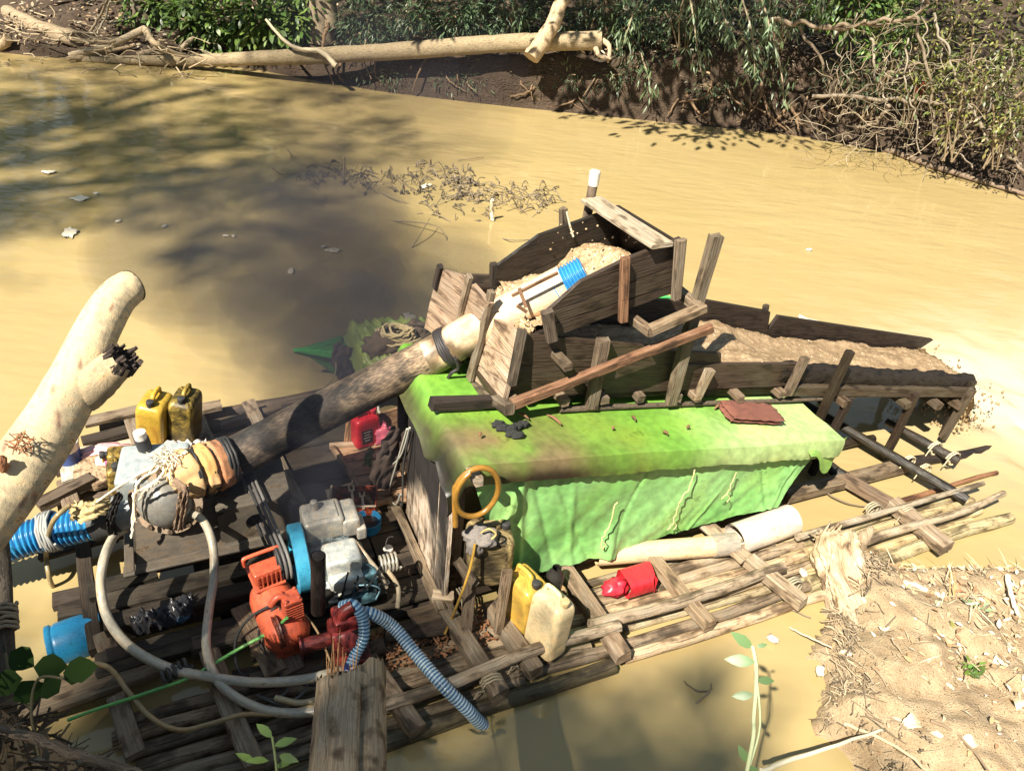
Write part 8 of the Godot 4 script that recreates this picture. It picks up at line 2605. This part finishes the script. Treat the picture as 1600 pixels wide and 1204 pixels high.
	# big curled leaves and sprouts
	for k in [[Vector3(2.044, 0.200, -2.160), 20, 0.14, false, "curled dry leaf at the end of the long pale stick"], [Vector3(2.093, 0.200, -2.093), 140, 0.12, false, "pale curled leaf lying beside the dark twig"], [Vector3(2.207, 0.200, -2.192), 60, 0.13, false, "curled dry leaf tipped up behind the dark twig"], [Vector3(2.222, 0.240, -2.053), 200, 0.12, false, "curled leaf in the shade at the lower edge of the spit"], [Vector3(2.002, 0.180, -2.148), 230, 0.10, false, "small curled leaf closest to the long pale stick"], [Vector3(2.591, 0.200, -2.329), 90, 0.13, false, "large curled dry leaf at the downstream edge of the spit"], [Vector3(2.656, 0.150, -3.068), 10, 0.12, true, "large reddish dry leaf at the tip of the spit"], [Vector3(2.638, 0.180, -2.582), 30, 0.09, false, "curled dry leaf by the tiny green sprout"]]:
		b = mb(tint(Color(0.62, 0.52, 0.33) if not k[3] else Color(0.40, 0.18, 0.09), 0.2))
		var p: Vector3 = k[0]
		var a := deg_to_rad(k[1])
		var dx := Vector3(cos(a), 0.12, -sin(a))
		var dz := dx.cross(Vector3.UP).normalized()
		rows = []
		for i in 9:
			var q2 := float(i) / 8
			var w: float = k[2] * 0.24 * sin(PI * pow(q2, 0.8)) + 0.002
			var row := []
			for j in 7:
				var s := float(j) / 6 - 0.5
				row.append(p + dx * (q2 - 0.5) * k[2] + dz * s * 2 * w + Vector3.UP * (absf(s) * w * 1.2 + 0.03 * sin(q2 * 5.0) + 0.012 * nz.get_noise_2d(s * 40, q2 * 40)))
			rows.append(row)
		b.sheet(rows)
		solo("curled_leaf", k[4], "leaf", b, M.dryleaf, "curled leaves on the spit")
	for k in [[Vector3(2.457, 0.150, -2.801), "small yellow green sprout on the spit", OLIVE], [Vector3(2.663, 0.160, -2.926), "grey green sprout among the straw on the spit", WILLOW], [Vector3(2.468, 0.160, -2.512), "tiny green sprout beside the brown stem", GREEN]]:
		var p: Vector3 = k[0]
		t = thing("sprout", k[1], "plant", p)
		b = mb(Color(0.2, 0.22, 0.1))
		b.tube([p, p + Vector3(0.005, 0.04, 0)], 0.003, 5)
		part(t, "stem", b, M.twig)
		xf = []
		cc = []
		for i in 26:
			xf.append(leaf_xf(Vector3(rg.randf_range(-0.05, 0.05), rg.randf_range(0.01, 0.05), rg.randf_range(-0.04, 0.04)), rand_dir() + Vector3(0, 0.5, 0), rg.randf_range(0.03, 0.055)))
			cc.append(pick(k[2]) * 1.5)
		scatter(t, "leaves", BROAD, xf, cc, M.leaf)
	# pale scraps
	for k in [[Vector3(1.546, 0.020, -2.710), "crumpled white scrap at the end of the dark floating twig"], [Vector3(1.823, 0.050, -3.184), "crumpled pale scrap afloat by the raft beam"], [Vector3(1.741, 0.050, -2.515), "crumpled white scrap stuck halfway along the spit's edge"], [Vector3(1.884, 0.100, -2.605), "white scrap among the dark edge twigs"]]:
		b = mb(Color(0.68, 0.64, 0.58))
		b.blob(k[0], Basis(Vector3.UP, rg.randf() * 3), Vector3(0.035, 0.02, 0.022), nz, 0.7, 1.8, 12, 8)
		solo("white_scrap", k[1], "litter", b, M.plastic, "white scraps along the spit")
	# dead twigs on the near bank corner
	b = mb()
	for i in 1100:
		var x := rg.randf_range(-2.0, -0.75)
		var z := rg.randf_range(-1.65, -0.75)
		var p := Vector3(x, near_height(x, z) + rg.randf() * 0.04, z)
		var d := rand_dir() * Vector3(1, 0.25, 1) * rg.randf_range(0.02, 0.15)
		if p.y < 0.12:
			continue
		b.col = tint(Color(0.10, 0.072, 0.045), 0.6)
		b.tube(curve([p - d, p - d * 0.3 + rand_dir() * 0.012, p + d * 0.4 + rand_dir() * 0.012, p + d], 3), rg.randf_range(0.0015, 0.005), 5, false)
	var st := solo("bank_twigs", "tangle of dead brown twigs at the lower upstream corner", "twigs", b, M.twig)
	st.set_meta("kind", "stuff")
	stick("dead_branch", "dead branch with pale peeling bark across the lower upstream corner", "branch", [Vector3(-1.345, 1.321, -1.108), Vector3(-1.155, 1.342, -1.061), Vector3(-0.990, 1.369, -1.020), Vector3(-0.799, 1.394, -0.976)], 0.016, 0.012, Color(0.20, 0.16, 0.12), "", M.bark)
	xf = []
	cc = []
	for i in 1500:
		var x := rg.randf_range(-2.1, -0.7)
		var z := rg.randf_range(-1.6, -0.7)
		if near_height(x, z) < 0.1:
			continue
		xf.append(leaf_xf(Vector3(x, near_height(x, z) + 0.02, z), Vector3(rg.randf_range(-1, 1), rg.randf_range(-0.2, 0.4), rg.randf_range(-1, 1)), rg.randf_range(0.03, 0.09)))
		cc.append(pick(DRY) * 0.3)
	o = scatter(self, "corner_litter", BROAD, xf, cc, M.dryleaf)
	tag(o, "dull brown leaf litter on the lower upstream corner of the bank", "leaf litter")
	# young plant before the poles
	t = thing("seedling", "young seedling with a few light leaves beside the broken stump", "plant", Vector3(-0.501, 1.336, -0.996))
	b = mb(Color(0.25, 0.30, 0.12))
	b.tube(curve([Vector3(-0.445, 1.325, -0.866), Vector3(-0.516, 1.335, -1.056), Vector3(-0.551, 1.360, -1.135)], 5), 0.0035, 6)
	part(t, "stem", b, M.twig)
	xf = []
	cc = []
	for k in [[Vector3(-0.535, 1.369, -1.105), 20], [Vector3(-0.543, 1.386, -1.117), 150], [Vector3(-0.519, 1.349, -1.091), -20], [Vector3(-0.545, 1.335, -1.081), 190], [Vector3(-0.526, 1.320, -1.071), 30], [Vector3(-0.582, 1.326, -1.075), 160]]:
		var a := deg_to_rad(k[1])
		xf.append(leaf_xf(k[0] - t.position, Vector3(cos(a), 0.3, -sin(a)), 0.06))
		cc.append(Color(0.18, 0.26, 0.06))
	scatter(t, "leaves", BROAD, xf, cc, M.leaf)

# ------------------------------------------------------------------ in the river
func build_river_bits() -> void:
	var clumps_at := [
		[Vector3(-1.758, 0.000, -8.743), 0.95, 0.35, 150, "clump of dead grey weed stems standing in the river, upstream part", Color(0.11, 0.088, 0.06)],
		[Vector3(-1.142, 0.000, -9.260), 0.35, 0.25, 60, "small clump of dead straw coloured weeds in mid river", Color(0.17, 0.135, 0.09)],
		[Vector3(-0.385, 0.000, -8.721), 0.65, 0.35, 170, "clump of dead pale weed stems standing in the river nearest the feed box", Color(0.17, 0.135, 0.09)],
		[Vector3(-0.877, 0.000, -8.097), 0.5, 0.25, 26, "sparse bent weed stems between the two dead clumps", Color(0.15, 0.12, 0.08)]]
	for k in clumps_at:
		var t := thing("dead_weeds", k[4], "dead plant", k[0], "dead weeds in mid river")
		var b := mb()
		for i in k[3]:
			var p: Vector3 = k[0] + Vector3(rg.randf_range(-1, 1) * k[1], -0.03, rg.randf_range(-1, 1) * k[2])
			var h := rg.randf_range(0.02, 0.17) * rg.randf_range(0.5, 1.0)
			var d := Vector3(rg.randf_range(-1, 1), 0, rg.randf_range(-1, 1)) * rg.randf_range(0.05, 0.34)
			b.col = tint(k[5], 0.45)
			var r := rg.randf_range(0.003, 0.008)
			b.tube(curve([p, p + Vector3(0, h, 0) + d * 0.4, p + Vector3(0, h * rg.randf_range(-0.1, 0.9), 0) + d], 3), r, 5, false)
			if rg.randf() < 0.5:
				var e := p + Vector3(0, h * 0.8, 0) + d * 0.5
				b.blob(e, Basis.IDENTITY, Vector3(0.016, 0.010, 0.016) * rg.randf_range(0.6, 1.5), nz, 0.6, 2, 6, 4)
		part(t, "stems", b, M.twig)
	stick("river_stake", "pale stake standing in the dead weeds nearest the feed box", "stake", [Vector3(-0.406, 0.000, -7.951), Vector3(-0.415, 0.100, -7.977), Vector3(-0.415, 0.250, -7.932)], 0.022, 0.018, Color(0.52, 0.45, 0.33), "", M.twig)
	stick("river_stake", "dark upright stem at the upstream end of the dead weeds", "stake", [Vector3(-2.189, 0.000, -8.511), Vector3(-2.212, 0.100, -8.652), Vector3(-2.190, 0.300, -8.628)], 0.014, 0.010, Color(0.16, 0.13, 0.1), "", M.twig)
	for k in [[[Vector3(-1.464, 0.000, -7.671), Vector3(-0.961, 0.120, -7.403), Vector3(-0.810, -0.020, -7.307)], "thin arched twig rising from the water below the dead weeds"], [[Vector3(-1.163, -0.020, -7.035), Vector3(-1.069, 0.120, -7.245), Vector3(-1.028, 0.160, -7.491)], "thin straight twig slanting out of the water below the weeds"], [[Vector3(-0.263, 0.000, -7.528), Vector3(-0.158, 0.030, -7.439), Vector3(0.054, 0.000, -7.575)], "short dark twig floating near the feed box"], [[Vector3(-0.999, 0.020, -9.725), Vector3(-0.841, 0.030, -9.795), Vector3(-0.680, 0.020, -9.952)], "dark floating twig beyond the dead weeds"], [[Vector3(-3.120, -0.000, -8.837), Vector3(-2.909, 0.050, -8.539), Vector3(-2.755, 0.000, -8.770)], "bent twig in the shaded water upstream of the weeds"], [[Vector3(-3.157, 0.000, -9.544), Vector3(-3.004, 0.060, -9.210), Vector3(-2.997, 0.000, -9.200)], "short forked twig in the shaded water"], [[Vector3(-1.769, 0.000, -8.428), Vector3(-1.504, 0.030, -8.189), Vector3(-1.359, 0.000, -8.190)], "twig lying at the foot of the dead weeds"], [[Vector3(1.068, -0.010, -2.287), Vector3(1.137, 0.040, -2.333), Vector3(1.163, 0.020, -2.393)], "branched twig in the shallow water by the weed stalk"], [[Vector3(1.140, 0.030, -2.340), Vector3(1.069, 0.020, -2.346), Vector3(1.021, -0.010, -2.426)], "second branched twig in the shallow water by the weed stalk"], [[Vector3(1.549, 0.000, -3.000), Vector3(1.674, 0.020, -2.933), Vector3(1.799, 0.020, -2.882)], "dark twig floating between the raft and the spit"], [[Vector3(2.515, 0.000, -3.494), Vector3(2.607, 0.030, -3.500), Vector3(2.746, 0.000, -3.558)], "dark twig floating off the tip of the spit"], [[Vector3(2.160, 0.020, -3.987), Vector3(2.275, 0.030, -3.869), Vector3(2.469, 0.020, -3.866)], "thin twig floating inside the awash frame"]]:
		stick("river_twig", k[1], "twig", k[0], 0.007, 0.003, Color(0.17, 0.13, 0.09), "twigs in the river", M.twig)
	var bits := [[Vector3(-5.336, 0.012, -7.994), 0.07], [Vector3(-4.669, 0.012, -7.384), 0.09], [Vector3(-4.357, 0.012, -6.600), 0.11], [Vector3(-1.878, 0.012, -6.806), 0.07], [Vector3(-3.594, 0.012, -6.951), 0.03], [Vector3(2.714, 0.012, -6.345), 0.14], [Vector3(2.880, 0.012, -6.298), 0.07], [Vector3(3.124, 0.012, -8.048), 0.04], [Vector3(-2.137, 0.012, -6.300), 0.05], [Vector3(-4.056, 0.012, -6.957), 0.03], [Vector3(-4.581, 0.012, -7.554), 0.03], [Vector3(-2.961, 0.012, -6.880), 0.03], [Vector3(-2.881, 0.012, -6.886), 0.03], [Vector3(-0.936, 0.012, -5.698), 0.08], [Vector3(-1.264, 0.012, -8.749), 0.08], [Vector3(-1.989, 0.012, -6.868), 0.03]]
	for k in bits:
		var b := mb(tint(Color(0.62, 0.57, 0.45), 0.15))
		var p: Vector3 = k[0]
		b.blob(p, Basis(Vector3.UP, rg.randf() * 3.0), Vector3(k[1], 0.012, k[1] * 0.6), nz, 0.9, 2.0, 16, 6)
		solo("floating_foam", "small pale fleck of foam floating on the river", "foam", b, M.dryleaf, "flecks floating on the river")

func build_smoke() -> void:
	var t := Node3D.new()
	t.name = "exhaust_smoke"
	add_child(t)
	t.position = Vector3(-0.783, 0.739, -2.335)
	tag(t, "dark exhaust smoke drifting from the engine stack over the river", "smoke")
	t.set_meta("kind", "stuff")
	var path := [[Vector3(-0.792, 0.759, -2.352), 0.07, 0.12, 9.0], [Vector3(-0.805, 0.803, -2.390), 0.11, 0.18, 4.0], [Vector3(-0.860, 0.818, -2.530), 0.22, 0.28, 2.4], [Vector3(-0.952, 0.815, -2.764), 0.36, 0.4, 1.6], [Vector3(-1.070, 0.860, -3.040), 0.5, 0.5, 1.0], [Vector3(-1.229, 0.831, -3.519), 0.8, 0.6, 0.6], [Vector3(-1.360, 0.778, -4.235), 1.1, 0.8, 0.75], [Vector3(-1.564, 0.677, -5.026), 1.4, 0.9, 0.85], [Vector3(-1.616, 0.640, -5.781), 1.5, 1.0, 0.75], [Vector3(-1.870, 0.577, -6.882), 1.5, 1.0, 0.42], [Vector3(-2.207, 0.459, -8.946), 1.7, 1.2, 0.28], [Vector3(-2.329, 0.637, -11.673), 2.2, 1.4, 0.22]]
	var puffs := []
	for i in path.size():
		var c: Array = path[i]
		puffs.append([c[0], Vector3(c[1], c[2], c[1]), c[3] * 0.6])
		if i > 2:
			for k in 5:
				var sz := rg.randf_range(0.4, 1.1)
				var off := rand_dir() * Vector3(c[1], c[2] * 0.5, c[1]) * 0.75
				puffs.append([c[0] + off, Vector3(c[1] * sz, c[2] * sz, c[1] * sz * rg.randf_range(0.7, 1.2)), c[3] * 0.42])
	for k in puffs:
		var f := FogVolume.new()
		f.name = "smoke_puff"
		f.shape = RenderingServer.FOG_VOLUME_SHAPE_ELLIPSOID
		f.size = k[1]
		var fm := FogMaterial.new()
		fm.albedo = Color(0.30, 0.305, 0.345)
		fm.density = k[2]
		f.material = fm
		t.add_child(f, true)
		f.position = k[0] - t.position
